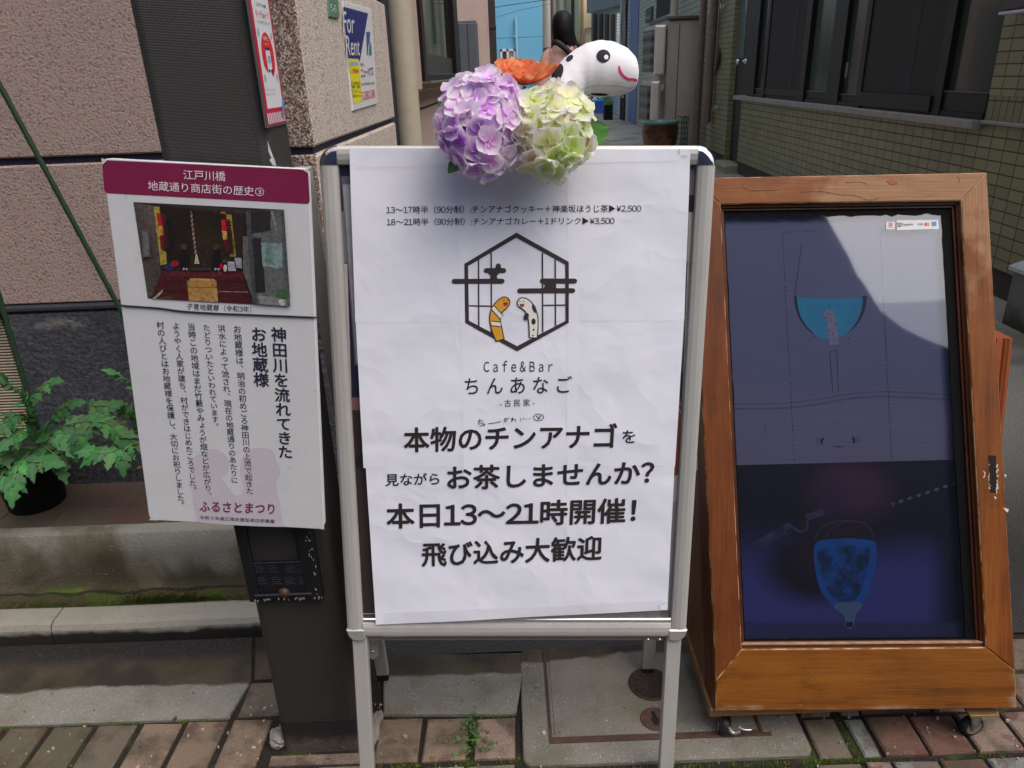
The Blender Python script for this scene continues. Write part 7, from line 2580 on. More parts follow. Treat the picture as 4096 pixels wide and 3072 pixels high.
# shiny pipes running down beside the door
M_SPIPE = flat('brown_steel_pipe', (128, 118, 108), 0.3, 0.6, 0.1, 10)
def vpipe(px, zb_, r, off=0.08, top=ZT2 - 0.1):
    a = rl(*px, off)[0]
    p = RW.W(a, 0, off)
    mb = MB()
    mb.tube([(p[0], p[1], zb_), (p[0], p[1], (zb_ + top) / 2), (p[0], p[1], top)], r, 14)
    mb.build('pipe', M_SPIPE, tb)
    return p
p1 = vpipe((2845, 200), 0.55, 0.062)
p2_ = vpipe((2798, 300), -0.02, 0.055, 0.12)
mb = MB()
for (px, py) in [(2885, 26), (2860, 432), (2815, 425)]:
    a, b = rl(px, py, 0.05)
    pl = RW.W(a, b, 0.02)
    mb.lathe(pl, RW.n, [(0.018, 0), (0.018, 0.006), (0.006, 0.008), (0.006, 0.05)], 10)
    mb.tube([RW.W(a - 0.05, b, 0.06), RW.W(a + 0.07, b, 0.06)], 0.010, 8)
    mb.tube([RW.W(a + 0.03, b - 0.03, 0.06), RW.W(a + 0.03, b + 0.04, 0.06)], 0.012, 8)
mb.build('pipe_clamp', M_CHROME, tb)
mb = MB()
a, b = rl(2870, 230, 0.01)
mb.tube(smoothpath([RW.W(*rl(2875, 185, 0.02), 0.02), RW.W(*rl(2877, 215, 0.03), 0.03), RW.W(*rl(2872, 260, 0.03), 0.03), RW.W(*rl(2858, 300, 0.02), 0.02)], 5), [0.004 + 0.02 * math.sin(math.pi * i / 15) for i in range(16)], 8)
mb.build('hanging_hose', flat('hose_black', (26, 26, 26), 0.6), tb)

# wall lamp at the right edge of the picture
wl = thing('wall_lamp', 'dark wall lamp with a white underside fixed high on the olive tiles', 'lamp', RW.W(*rl(4085, 40), 0.05))
a, b = rl(4085, 35)
mb = MB()
mb.obox(RW, a - 0.03, b - 0.01, a + 0.2, b + 0.12, -0.01, 0.09, 0.012)
mb.build('housing', flat('lamp_brown', (70, 58, 58), 0.5), wl)
mb = MB()
mb.obox(RW, a - 0.04, b - 0.026, a + 0.2, b - 0.011, -0.005, 0.10, 0.003)
mb.build('diffuser', flat('lamp_white', (190, 188, 206), 0.4), wl)

# grey bin with a white lid at the right edge
gb = gz(4003, 1290, 0.0)
bin_ = thing('grey_bin', 'dark grey concrete planter box with a pale sloping lid against the olive tiled wall', 'planter', (gb[0] + 0.15, gb[1] - 0.12, 0))
bx, by = gb[0] - 0.05, gb[1] - 0.02
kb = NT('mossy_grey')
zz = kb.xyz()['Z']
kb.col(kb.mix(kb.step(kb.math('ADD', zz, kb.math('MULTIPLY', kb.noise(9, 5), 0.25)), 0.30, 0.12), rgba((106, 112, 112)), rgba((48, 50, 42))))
kb.rough(0.7)
kb.bump(kb.noise(60, 5), 0.3, 0.004)
ux_, uy_ = float(gb[0]), float(gb[1])
ztop_ = 0.285
mb = MB()
mb.box((ux_, uy_ - 1.3, 0), (ux_ + 0.4, uy_, ztop_), 0.01)
mb.build('box', kb.m, bin_)
mb = MB()
vs = [(ux_ - 0.012, uy_ + 0.02, ztop_ + 0.002), (ux_ - 0.012, uy_ - 1.3, ztop_ + 0.002), (ux_ + 0.40, uy_ - 1.3, ztop_ + 0.15), (ux_ + 0.40, uy_ + 0.02, ztop_ + 0.15)]
mb.add(vs + [(a_, b_, c_ + 0.02) for a_, b_, c_ in vs], [(3, 2, 1, 0), (4, 5, 6, 7), (0, 1, 5, 4), (1, 2, 6, 5), (2, 3, 7, 6), (3, 0, 4, 7)])
mb.build('lid', flat('lid_white', (176, 188, 188), 0.5), bin_)
# ================================================================== THE ALLEY BEYOND
# equipment housing with two meter boxes
eq = thing('equipment_housing', 'tall grey sheet metal housing with two pale outdoor units on its side', 'cabinet', gy(2720, 560, 12.9) * np.array([1, 1, 0]))
YE = 12.7
xa, xb = gy(2664, 300, YE)[0], gy(2788, 300, YE)[0]
ztop = gy(2700, 78, YE)[2]
M_HOUS = flat('housing_grey', (178, 170, 158), 0.6, 0.2, 0.08, 3)
mb = MB()
mb.box((xa, YE, 0), (xb + 0.3, YE + 1.4, ztop), 0.02)
mb.build('body', M_HOUS, eq)
mb = MB()
xm = gy(2708, 300, YE)[0]
mb.box((xm, YE - 0.012, 0.05), (xm + 0.012, YE - 0.002, ztop - 0.06), 0.002)
mb.box((xa - 0.03, YE - 0.04, ztop), (xb + 0.3, YE + 1.45, ztop + 0.05), 0.008)
mb.build('trim', flat('housing_trim', (84, 80, 74), 0.6), eq)
M_PALE = flat('pale_box', (196, 192, 182), 0.5, 0.1, 0.06, 4)
M_LOUV = NT('dark_louvre')
sz = M_LOUV.math('SINE', M_LOUV.math('MULTIPLY', M_LOUV.xyz()['Z'], 2 * math.pi / 0.16))
M_LOUV.col(M_LOUV.mix(M_LOUV.step(sz, -0.2, 0.5), rgba((66, 62, 56)), rgba((92, 88, 80))))
M_LOUV.bump(sz, 0.4, 0.02)
M_LOUV = M_LOUV.m
for (xt0, xt1, yt, yb2, yy) in [(2622, 2666, 100, 303, 12.6), (2606, 2640, 326, 500, 12.4)]:
    x0, x1 = gy(xt0, yt + 20, yy)[0], gy(xt1, yt + 20, yy)[0]
    z1, z0 = gy(xt0, yt, yy)[2], max(0.02, gy(xt0, yb2, yy)[2])
    mb = MB()
    mb.box((x0, yy, z0), (x1, yy + 0.85, z1), 0.03)
    un = mb.build('outdoor_unit', M_PALE, eq)
    mb = MB()
    mb.box((x0 - 0.05, yy + 0.06, z0 + 0.06), (x0 + 0.01, yy + 0.79, z1 - 0.06), 0.008)
    mb.build('louvre', M_LOUV, un)
mb = MB()
hx = gy(2648, 349, YE - 0.02)
mb.box((hx[0] - 0.03, YE - 0.02, hx[2] - 0.05), (hx[0] + 0.03, YE + 0.01, hx[2] + 0.05), 0.005)
mb.build('latch', flat('latch_pale', (176, 172, 164), 0.4), eq)

# big glazed pot
YPT = 11.6
pc_ = gy(2642, 485, YPT)
rr_ = (gy(2715, 485, YPT)[0] - gy(2568, 485, YPT)[0]) / 2
gp_ = thing('glazed_pot', 'big brown glazed pot with a teal rim in front of the grey metal housing', 'pot', (pc_[0], YPT, 0))
hz = pc_[2]
mb = MB()
mb.lathe((pc_[0], YPT, 0), (0, 0, 1), [(rr_ * 0.62, 0), (rr_ * 0.80, hz * 0.25), (rr_ * 0.95, hz * 0.6), (rr_ * 0.99, hz * 0.80), (rr_ * 0.94, hz * 0.93), (rr_ * 0.92, hz - 0.02)], 40)
kpot = NT('brown_glaze')
kpot.col(kpot.mix(kpot.step(kpot.noise(5, 4), 0.5, 0.62), rgba((56, 36, 26)), rgba((102, 62, 40))))
kpot.rough(0.25)
mb.build('body', kpot.m, gp_)
mb = MB()
mb.lathe((pc_[0], YPT, 0), (0, 0, 1), [(rr_ * 0.90, hz - 0.05), (rr_ * 1.0, hz - 0.03), (rr_ * 1.01, hz), (rr_ * 0.94, hz + 0.012), (rr_ * 0.86, hz - 0.01), (rr_ * 0.84, hz - 0.22), (0, hz - 0.24)], 40)
mb.build('rim', flat('teal_glaze', (74, 112, 104), 0.25, 0, 0.2, 8), gp_)
# green wire crate beside it
YC2 = 12.2
c0, c1 = gy(2724, 540, YC2), gy(2754, 468, YC2)
cr_ = thing('green_crate', 'small dark green wire crate between the glazed pot and the steel pipes', 'crate', ((c0[0] + c1[0]) / 2, YC2, 0.0))
mb = MB()
for i in range(5):
    x = c0[0] + (c1[0] - c0[0]) * i / 4
    mb.box((x - 0.006, YC2, 0.02), (x + 0.006, YC2 + 0.012, c1[2]), 0)
for i in range(8):
    z = 0.03 + (c1[2] - 0.03) * i / 7
    mb.box((c0[0], YC2 - 0.006, z - 0.006), (c1[0], YC2 + 0.006, z + 0.006), 0)
    for x in (c0[0], c1[0]): mb.box((x - 0.006, YC2, z - 0.006), (x + 0.006, YC2 + 0.3, z + 0.006), 0)
mb.build('grid', flat('crate_green', (40, 74, 62), 0.5), cr_)
# name plate and the tiled house beyond
MT2 = m_tile('grey_olive_tile', (176, 176, 148), (162, 162, 138), 0.24, 0.085, (84, 82, 66), jw=0.006)
MT3 = m_tile('pale_blue_tile', (190, 206, 208), (178, 196, 200), 0.26, 0.09, (110, 122, 124), jw=0.007)
def R2(a, c, z=0.0): return RW.W(a, z, c)
def rl2(x, y, c): return RW.L(x, y, c)
h2 = thing('tiled_house', 'grey olive tiled house behind the tall grey housing, with a dark name plate', 'house', R2(-13, 0))
a0, a1 = rl2(2548, 200, 0.0)[0], rl2(2790, 100, 0.0)[0]
mb = MB()
mb.obox(RW, -16.9, 0, aD0 - 0.9, 4.0, -0.8, -0.02)
mb.build('wall', MT2, h2)
mb = MB()
q0, q1 = rl2(2620, 70, 0.0), rl2(2680, 0, 0.0)
mb.obox(RW, rl2(2622, 60, 0)[0], rl2(2622, 76, 0)[1], rl2(2690, 60, 0)[0], 3.6, -0.1, -0.012)
mb.build('dark_opening', flat('opening_dark', (26, 22, 18), 0.8), h2)
mb = MB()
n0, n1 = rl2(2584, 92, 0), rl2(2610, 25, 0)
mb.obox(RW, n0[0], n0[1], n1[0], n1[1], -0.02, 0.02, 0.004)
npl = mb.build('name_plate', flat('plate_dark', (62, 60, 52), 0.6), h2)
mb = MB()
for i in range(4):
    aa = n0[0] + (n1[0] - n0[0]) * (0.2 + 0.2 * i)
    mb.obox(RW, aa - 0.10, n0[1] + 0.06, aa + 0.05, n0[1] + 0.12 - 0.01 * (i % 2), 0.02, 0.024)
mb.build('plate_marks', flat('plate_mark', (116, 114, 104), 0.6), npl)
mb = MB()
pp = R2(rl2(2708, 40, 0.05)[0], 0.1)
mb.tube([(pp[0], pp[1], 0), (pp[0], pp[1], 4.5)], 0.07, 12)
mb.build('downpipe', M_PIPE, h2)
# blue roller door and blue grey house further on
h3 = thing('blue_grey_house', 'pale blue grey tiled house with a balcony far down the alley, on the right', 'house', R2(-22, 0))
mb = MB()
mb.obox(RW, -40, 0, -24.5, 4.2, -2.0, -0.15)
mb.obox(RW, -24.5, 0, -16.9, 2.05, -2.0, -0.12)
mb.build('wall', MT3, h3)
mb = MB()
s_a, s_b = rl2(2520, 200, 0.0), rl2(2549, 200, 0.0)
mb.obox(RW, s_a[0], 0.0, s_b[0], 3.9, -0.3, 0.0)
mb.build('roller_door', flat('roller_blue', (96, 108, 150), 0.5, 0, 0.06, 4), h3)
mb = MB()
mb.obox(RW, s_a[0] - 2.3, 0, s_a[0] - 0.1, 4.1, -0.2, 0.02)
mb.build('corner_wall', MT3, h3)
mb = MB()
for dx in (0.0, 0.5): 
    pp = R2(s_a[0] - 0.6 - dx, 0.06)
    mb.tube([(pp[0], pp[1], 0.0), (pp[0], pp[1], 4.2)], 0.05, 8)
mb.build('downpipe', flat('dark_pipe', (44, 38, 36), 0.5), h3)
mb = MB()
for q in range(4):
    P = []
    for z in np.linspace(0.6, 4.0, 12):
        pp = R2(s_a[0] - 0.35 - 0.12 * q + rnd.gauss(0, 0.05), 0.10 + 0.02 * q)
        P.append((pp[0], pp[1], z))
    mb.tube(smoothpath(P, 3), 0.016, 5)
mb.build('cable_bundle', flat('cable_grey', (146, 140, 132), 0.6), h3)
YBAL = 26.0
bx0, bx1 = gy(2347, 30, YBAL)[0], gy(2430, 0, YBAL)[0]
zb1, zb2 = gy(2350, 52, YBAL)[2], gy(2350, -60, YBAL)[2]
mb = MB()
mb.add([(bx0, YBAL, zb1), (bx0 + 2.0, YBAL - 6, zb1 + 0.1), (bx0 + 2.0, YBAL - 6, zb2 + 0.4), (bx0, YBAL, zb2), (bx0 + 1.0, YBAL + 1, zb1), (bx0 + 3.0, YBAL - 5, zb1 + 0.1), (bx0 + 3.0, YBAL - 5, zb2), (bx0 + 1.0, YBAL + 1, zb2)], [(0, 1, 2, 3), (4, 7, 6, 5), (0, 4, 5, 1), (3, 2, 6, 7), (0, 3, 7, 4), (1, 5, 6, 2)])
mb.build('balcony', MT3, h3)
YW3 = 27.5
wx0, wx1 = gy(2369, 100, YW3)[0], gy(2462, 100, YW3)[0]
wz0, wz1 = gy(2400, 172, YW3)[2], gy(2400, 45, YW3)[2]
mb = MB()
mb.box((wx0, YW3, wz0), (wx1, YW3 + 0.1, wz1), 0.01)
wd3 = mb.build('window', flat('far_glass', (54, 58, 60), 0.2, 0, 0.2, 1.2), h3)
mb = MB()
for x in np.linspace(wx0, wx1, 5): mb.box((x - 0.03, YW3 - 0.06, wz0), (x + 0.03, YW3, wz1), 0)
mb.box((wx0, YW3 - 0.06, wz0 - 0.05), (wx1, YW3 + 0.02, wz0), 0)
mb.build('frame', flat('far_frame', (70, 72, 74), 0.5), wd3)
mb = MB()
mb.box((wx0 - 0.02, YW3 - 0.05, 0), (wx1 + 0.6, YW3 + 0.2, wz0 - 0.06), 0.01)
mb.build('lower_wall', flat('lower_blue', (104, 110, 146), 0.6), h3)
# rough stone footing and pale kerb by the roller door
mb = MB()
q0 = gz(2478, 450)
mb.box((q0[0], q0[1], -0.02), (q0[0] + 1.0, q0[1] + 3.0, 0.10), 0.03)
tag(mb.build('concrete_ramp', flat('ramp_pale', (172, 170, 160), 0.85, 0, 0.1, 6, 0.2)), 'pale concrete ramp in front of the blue roller door far down the alley', 'ramp')
mb = MB()
q0, q1 = gz(2452, 440), gz(2505, 440)
zt_ = gy(2480, 360, float(q0[1]))[2]
mb.box((q0[0], q0[1], 0), (q1[0] + 0.3, q0[1] + 0.5, zt_ + 0.4), 0.05)
tag(mb.build('stone_pier', flat('rubble', (128, 126, 112), 0.9, 0, 0.3, 5, 1.0)), 'rough rubble stone pier beside the blue roller door', 'pier')

# shopping basket on the ground
YB_ = 21.0
b0, b1 = gy(2372, 404, YB_), gy(2415, 404, YB_)
zb_r = b0[2]
zb_b = gy(2390, 452, YB_)[2]
bw = b1[0] - b0[0]
bcx = (b0[0] + b1[0]) / 2
bk = thing('shopping_basket', 'blue plastic shopping basket filled with bags far down the alley', 'basket', (bcx, YB_, max(0, zb_b)))
mb = MB()
zlo = max(0.0, zb_b)
hh_ = zb_r - zlo
for i in range(9):
    f = i / 8
    x = bcx - bw / 2 + bw * f
    xb_ = bcx - bw * 0.42 + bw * 0.84 * f
    mb.tube([(xb_, YB_, zlo), (x, YB_ - 0.03, zlo + hh_)], 0.010, 5)
for t in np.linspace(0, 1, 9):
    w = bw * (0.42 + 0.08 * t)
    r_ = 0.010 if t < 0.95 else 0.022
    mb.tube([(bcx - w, YB_ - 0.03 * t, zlo + hh_ * t), (bcx + w, YB_ - 0.03 * t, zlo + hh_ * t)], r_, 5)
    for sg in (-1, 1): mb.tube([(bcx + sg * w, YB_, zlo + hh_ * t), (bcx + sg * w, YB_ + 0.3, zlo + hh_ * t)], r_, 5)
mb.build('body', flat('basket_blue', (62, 112, 206), 0.45), bk)
mb = MB()
mb.box((bcx - bw * 0.42, YB_ + 0.03, zlo + 0.01), (bcx + bw * 0.42, YB_ + 0.3, zlo + hh_ * 0.9), 0.01)
mb.build('lining', flat('basket_inside', (40, 80, 170), 0.6), bk)
def bag(name, label, x, z, r, c, seed):
    bm = bmesh.new()
    bmesh.ops.create_icosphere(bm, subdivisions=3, radius=1)
    mb = MB()
    vs = []
    for v in bm.verts:
        p = v.co
        k = 1 + 0.22 * math.sin(5 * p.x + seed) * math.sin(6 * p.z + seed * 2) + 0.12 * math.sin(11 * p.y + seed)
        vs.append((x + p.x * r[0] * k, YB_ + 0.12 + p.y * 0.12 * k, z + p.z * r[1] * k))
    mb.add(vs, [tuple(v.index for v in f.verts) for f in bm.faces])
    bm.free()
    tag(mb.build(name, flat(name + '_plastic', c, 0.4)), label, 'bag')
bag('green_bag', 'green plastic bag in the top of the blue shopping basket', bcx + bw * 0.12, zb_r + 0.05, (bw * 0.34, 0.09), (60, 190, 160), 1.0)
bag('white_bag', 'white plastic bag in the left of the blue shopping basket', bcx - bw * 0.28, zb_r + 0.02, (bw * 0.2, 0.08), (206, 208, 214), 2.3)
# planter trough beside it
YT = 22.5
t0, t1 = gy(2418, 420, YT), gy(2452, 420, YT)
tr = thing('plant_trough', 'small black trough of green plants beside the blue shopping basket', 'planter', ((t0[0] + t1[0]) / 2, YT, 0))
mb = MB()
mb.box((t0[0], YT, 0), (t1[0], YT + 0.3, t0[2]), 0.02)
mb.build('trough', M_POTB, tr)
mb = MB()
for i in range(120):
    x, z = rnd.uniform(t0[0], t1[0]), t0[2] + abs(rnd.gauss(0, 0.08))
    pl = PL((x, YT + rnd.uniform(0, .25), z), (math.cos(i), math.sin(i), rnd.gauss(0, .4)), (rnd.gauss(0, .5), -0.8, 0.5))
    mb.sheet(pl, ell(0, 0, 0.035, 0.018, rnd.uniform(0, 180), 7), 0, col=tuple(v * rnd.uniform(.7, 1.3) for v in lin((96, 146, 66))))
mb.build('foliage', M_WEED, tr)

# blue house closing the alley
YBH = 30.0
def yb(x, y): return gy(x, y, YBH)
bl = thing('blue_house', 'bright blue rendered house with a white framed window closing the end of the alley', 'house', (yb(2080, 300)[0], YBH, 0))
kbh = NT('blue_render')
kbh.col(kbh.mix(kbh.noise(1.5, 5), rgba((104, 172, 204)), rgba((116, 182, 212))))
kbh.rough(0.8)
kbh.bump(kbh.noise(60, 3), 0.15, 0.01)
x0, x1 = yb(1960, 200)[0], yb(2171, 200)[0]
mb = MB()
zseam = yb(2080, 150)[2]
mb.box((x0, YBH, -0.02), (x1, YBH + 4, zseam - 0.012), 0.01)
mb.box((x0, YBH, zseam), (x1, YBH + 4, 9), 0.01)
mb.build('wall', kbh.m, bl)
mb = MB()
mb.box((x0, YBH + 0.02, -0.02), (x1 - 0.02, YBH + 3.9, 8.9))
mb.build('seam', flat('seam_blue', (64, 118, 150), 0.8), bl)
w0, w1 = yb(2001, 198), yb(2064, 275)
mb = MB()
zt_, zb_ = w0[2], yb(2030, 330)[2]
fw = 0.07
for q in [(w0[0], zb_, w0[0] + fw, zt_), (w1[0] - fw, zb_, w1[0], zt_), (w0[0], zt_ - fw, w1[0], zt_), ((w0[0] + w1[0]) / 2 - 0.05, zb_, (w0[0] + w1[0]) / 2 + 0.03, zt_), (w0[0], zb_, w1[0], zb_ + fw)]:
    mb.box((q[0], YBH - 0.06, q[1]), (q[2], YBH + 0.01, q[3]), 0)
wf = mb.build('window_frame', flat('white_frame', (222, 220, 214), 0.5), bl)
mb = MB()
mb.box((w0[0] + 0.02, YBH - 0.02, zb_), ((w0[0] + w1[0]) / 2, YBH + 0.005, zt_ - 0.02))
mb.build('pane', flat('pane_brown', (82, 60, 62), 0.3), wf)
mb = MB()
mb.box(((w0[0] + w1[0]) / 2, YBH - 0.02, zb_), (w1[0] - 0.02, YBH + 0.005, zt_ - 0.02))
mb.build('pane', flat('pane_grey', (140, 138, 140), 0.3), wf)
mb = MB()
pp = yb(2065, 72)
mb.tube([(pp[0], YBH - 0.08, 0), (pp[0] - 0.02, YBH - 0.08, yb(2066, 145)[2]), (pp[0] - 0.03, YBH - 0.08, pp[2])], 0.05, 10)
mb.box((pp[0] - 0.11, YBH - 0.12, yb(2060, 150)[2]), (pp[0] - 0.02, YBH, yb(2060, 143)[2]), 0.01)
mb.build('vent_pipe', flat('pipe_pale_blue', (150, 186, 204), 0.5), bl)
g0, g1 = yb(2133, 285), yb(2163, 248)
mb = MB()
mb.box((g0[0], YBH - 0.25, g0[2] - 0.25), (g1[0], YBH, g1[2]), 0.02)
gm = mb.build('gas_heater', flat('heater_white', (206, 204, 196), 0.5), bl)
mb = MB()
for dx in (0.10, 0.20): mb.box((g0[0] + dx - 0.03, YBH - 0.262, g1[2] - 0.10), (g0[0] + dx + 0.05, YBH - 0.24, g1[2] - 0.065), 0)
mb.build('vent_slot', M_BLACK, gm)
# cream house and its pipes, at the right end
YCR = 34.0
def yc(x, y): return gy(x, y, YCR)
cm = thing('cream_house', 'cream coloured house with downpipes behind the walking person', 'house', (yc(2300, 300)[0], YCR, 0))
x0, xm_, x1 = yc(2195, 200)[0], yc(2296, 200)[0], yc(2520, 200)[0]
mb = MB()
mb.box((xm_, YCR - 1.5, 0), (x1, YCR + 3, 9), 0.02)
mb.build('wall', flat('cream_wall', (224, 204, 164), 0.8, 0, 0.05, 2), cm)
mb = MB()
mb.box((x0, YCR, 0), (xm_ + 0.1, YCR + 3, 9), 0.02)
mb.build('side_wall', flat('pale_cream_wall', (204, 200, 180), 0.8, 0, 0.06, 2), cm)
mb = MB()
for px, r_ in [(2232, 0.06), (2262, 0.05), (2316, 0.05), (2330, 0.05)]:
    p = gy(px, 150, YCR - 1.6 if px > 2296 else YCR - 0.1)
    mb.tube([(p[0], p[1], 0), (p[0], p[1], 9)], r_, 8)
mb.build('downpipe', flat('downpipe_beige', (156, 138, 108), 0.5), cm)
mb = MB()
pts = [gy(x, y, YCR - 1.58) for x, y in [(2337, 190), (2337, 125), (2342, 114), (2358, 112), (2380, 112)]]
mb.tube(smoothpath(pts, 4), 0.04, 8)
mb.build('gas_pipe', flat('gas_pipe_pink', (178, 150, 130), 0.5), cm)
mb = MB()
p = gy(2291, 30, YCR - 0.1)
mb.box((p[0] - 0.06, YCR - 0.2, 2.6), (p[0] + 0.08, YCR, 9), 0.01)
mb.build('dark_strip', flat('strip_brown', (74, 58, 50), 0.6), cm)
# utility pole and dark post beside the blue house
YUP = 28.0
u0, u1 = gy(2173, 150, YUP), gy(2204, 150, YUP)
up_ = thing('utility_pole', 'pale grey concrete utility pole beside the blue house at the end of the alley', 'utility pole', ((u0[0] + u1[0]) / 2, YUP, 0))
mb = MB()
r_ = (u1[0] - u0[0]) / 2
mb.lathe(((u0[0] + u1[0]) / 2, YUP, 0), (0, 0, 1), [(r_ * 1.05, 0), (r_, 3), (r_ * 0.92, 9)], 20)
mb.build('shaft', flat('pole_concrete', (176, 172, 158), 0.8, 0, 0.08, 3), up_)
mb = MB()
z0, z1 = gy(2185, 235, YUP)[2], gy(2185, 190, YUP)[2]
mb.box((u0[0] - 0.03, YUP - r_ - 0.12, z0), (u1[0] - 0.05, YUP - r_ + 0.05, z1), 0.02)
mb.build('junction_box', flat('junction_dark', (66, 62, 60), 0.5), up_)
mb = MB()
q = gy(2209, 100, 27.5)
mb.tube([(q[0], 27.5, 0), (q[0], 27.5, 8)], 0.055, 8)
tag(mb.build('brown_post', flat('post_brown', (86, 70, 64), 0.6)), 'thin brown post between the pale utility pole and the walking person', 'post')
# overhead wires crossing in front of the blue house
def wire(label, pts, d, r=0.012):
    mb = MB()
    mb.tube(smoothpath([gy(x, y, d) for x, y in pts], 6), r, 5)
    tag(mb.build('overhead_wire', flat('wire_' + str(int(d * 10)), (50, 62, 74), 0.6)), label, 'wire', 'overhead wires in front of the blue house')
wire('upper overhead wire slanting across the blue house', [(1900, 52), (1990, 28), (2080, 14), (2175, 1), (2260, -8)], 26.0)
wire('lower thin overhead wire slanting across the blue house', [(1985, 70), (2060, 46), (2130, 30), (2200, 16)], 27.0, 0.007)
# bar of a parked bicycle
YBK = 24.0
bc = thing('bicycle', 'bicycle with a teal handlebar parked in front of the blue house', 'bicycle', (gy(2160, 300, YBK)[0], YBK, 0))
p, q = gy(2135, 286, YBK), gy(2186, 284, YBK)
M_TEAL = flat('teal_paint', (110, 178, 186), 0.4)
mb = MB()
mb.tube([p, q], 0.022, 8)
mb.build('handlebar', M_TEAL, bc)
mb = MB()
for e in (p, lerp(p, q, 0.55)): mb.tube([e + np.array([0, -0.02, -0.12]), e + np.array([0, -0.03, 0.0])], 0.02, 6)
mb.tube([q + np.array([-0.1, 0, -0.12]), q + np.array([0.06, -0.04, -0.10])], 0.035, 8)
mb.build('grip', M_BLACK, bc)
cx = (p[0] + q[0]) / 2
mb = MB()
for a_, b_ in [((cx, YBK, p[2]), (cx, YBK + 0.1, 0.45)), ((cx, YBK + 0.1, 0.45), (cx, YBK + 0.75, 0.35)), ((cx, YBK + 0.1, 0.8), (cx, YBK + 0.6, 0.9)), ((cx, YBK + 0.62, 1.0), (cx, YBK + 0.75, 0.35))]: mb.tube([a_, b_], 0.018, 6)
mb.build('frame', M_TEAL, bc)
for yy in (YBK + 0.0, YBK + 1.1):
    mb = MB()
    ring = [np.array([cx, yy + 0.33 * math.cos(w), 0.34 + 0.33 * math.sin(w)]) for w in np.linspace(0, 2 * math.pi, 33)]
    mb.tube(ring, 0.018, 6, False)
    mb.build('wheel', M_BLACK, bc)

# ================================================================== THE PERSON walking down the alley, seen from behind
YP_ = 6.0
HX = gy(2250, 90, YP_)[0]
def skin_body(name, joints, edges, mat, parent):
    """one continuous figure grown from a skeleton"""
    me = bpy.data.meshes.new(name)
    base = abs_loc(parent)
    me.from_pydata([tuple(np.array(j[:3]) - base) for j in joints], edges, [])
    o = bpy.data.objects.new(name, me)
    COL.objects.link(o)
    o.parent = parent
    sk = o.modifiers.new('skin', 'SKIN')
    for i, j in enumerate(joints):
        sv = me.skin_vertices[0].data[i]
        sv.radius = (j[3], j[4] if len(j) > 4 else j[3])
        sv.use_root = (i == 0)
    o.modifiers.new('sub', 'SUBSURF').levels = 2
    o.modifiers['sub'].render_levels = 2
    dg = bpy.context.evaluated_depsgraph_get()
    me2 = bpy.data.meshes.new_from_object(o.evaluated_get(dg))
    o.modifiers.clear()
    o.data = me2
    me2.materials.clear()
    me2.materials.append(mat)
    for p in me2.polygons: p.use_smooth = True
    return o
ps = thing('person', 'person with long black hair, dusty pink shirt and black shoulder straps, seen from behind', 'person', (HX + 0.02, YP_, 0))
ZH = gy(2250, 41, YP_)[2]                   # top of the head
sh = ZH - 0.235                              # shoulder line
X = HX + 0.018
J = [(X, YP_, 0.93, 0.12, 0.09), (X, YP_, 1.10, 0.10, 0.075), (X, YP_ + 0.01, sh - 0.14, 0.10, 0.07), (X, YP_ + 0.01, sh - 0.04, 0.06, 0.05), (X - 0.01, YP_ + 0.01, sh + 0.05, 0.045), (HX, YP_ + 0.01, ZH - 0.14, 0.066, 0.07), (HX, YP_ + 0.01, ZH - 0.08, 0.055, 0.06),
     (X - 0.105, YP_ + 0.01, sh - 0.07, 0.036), (X - 0.16, YP_ - 0.005, sh - 0.30, 0.036), (X - 0.165, YP_ + 0.05, sh - 0.53, 0.032), (X - 0.16, YP_ + 0.07, sh - 0.62, 0.028),
     (X + 0.10, YP_ + 0.01, sh - 0.07, 0.036), (X + 0.10, YP_ + 0.08, sh - 0.28, 0.036), (X + 0.08, YP_ + 0.22, sh - 0.36, 0.032), (X + 0.085, YP_ + 0.30, sh - 0.37, 0.028),
     (X - 0.09, YP_, 0.82, 0.085), (X - 0.10, YP_ - 0.04, 0.47, 0.06), (X - 0.10, YP_ - 0.10, 0.09, 0.042), (X - 0.10, YP_ + 0.04, 0.035, 0.035),
     (X + 0.09, YP_, 0.82, 0.085), (X + 0.10, YP_ + 0.08, 0.47, 0.06), (X + 0.10, YP_ + 0.14, 0.09, 0.042), (X + 0.10, YP_ + 0.28, 0.035, 0.035)]
for s_, w in ((-1, 10), (1, 14)):           # five fingers on each hand
    hx, hy, hz_ = J[w][:3]
    for q, (dx, L__) in enumerate([(-0.018, 0.075), (-0.006, 0.085), (0.006, 0.08), (0.018, 0.065)]):
        J.append((hx + s_ * 0.004, hy + dx, hz_ - 0.03, 0.010))
        J.append((hx - s_ * 0.006, hy + dx * 1.2, hz_ - 0.03 - L__, 0.007))
    J.append((hx - s_ * 0.01, hy + 0.03, hz_ - 0.01, 0.010))
    J.append((hx - s_ * 0.015, hy + 0.05, hz_ - 0.05, 0.008))
E_ = [(0, 1), (1, 2), (2, 3), (3, 4), (4, 5), (5, 6), (3, 7), (7, 8), (8, 9), (9, 10), (3, 11), (11, 12), (12, 13), (13, 14), (0, 15), (15, 16), (16, 17), (17, 18), (0, 19), (19, 20), (20, 21), (21, 22)]
k_ = 23
for w in (10, 14):
    for q in range(5):
        E_ += [(w, k_), (k_, k_ + 1)]
        k_ += 2
kski = flat('skin', (196, 154, 132), 0.55, 0, 0.05, 20)
skin_body('body', J, E_, kski, ps)
kh = NT('black_hair')
hn = kh.noise(1, 4, kh.pos((160, 160, 3)))
kh.col(kh.mix(hn, rgba((10, 9, 11)), rgba((22, 20, 23))))
kh.rough(0.6)
kh.spec(0.25)
kh.bump(hn, 0.5, 0.004)
mb = MB()
rings = []
hb_ = gy(2290, 168, YP_)[2]
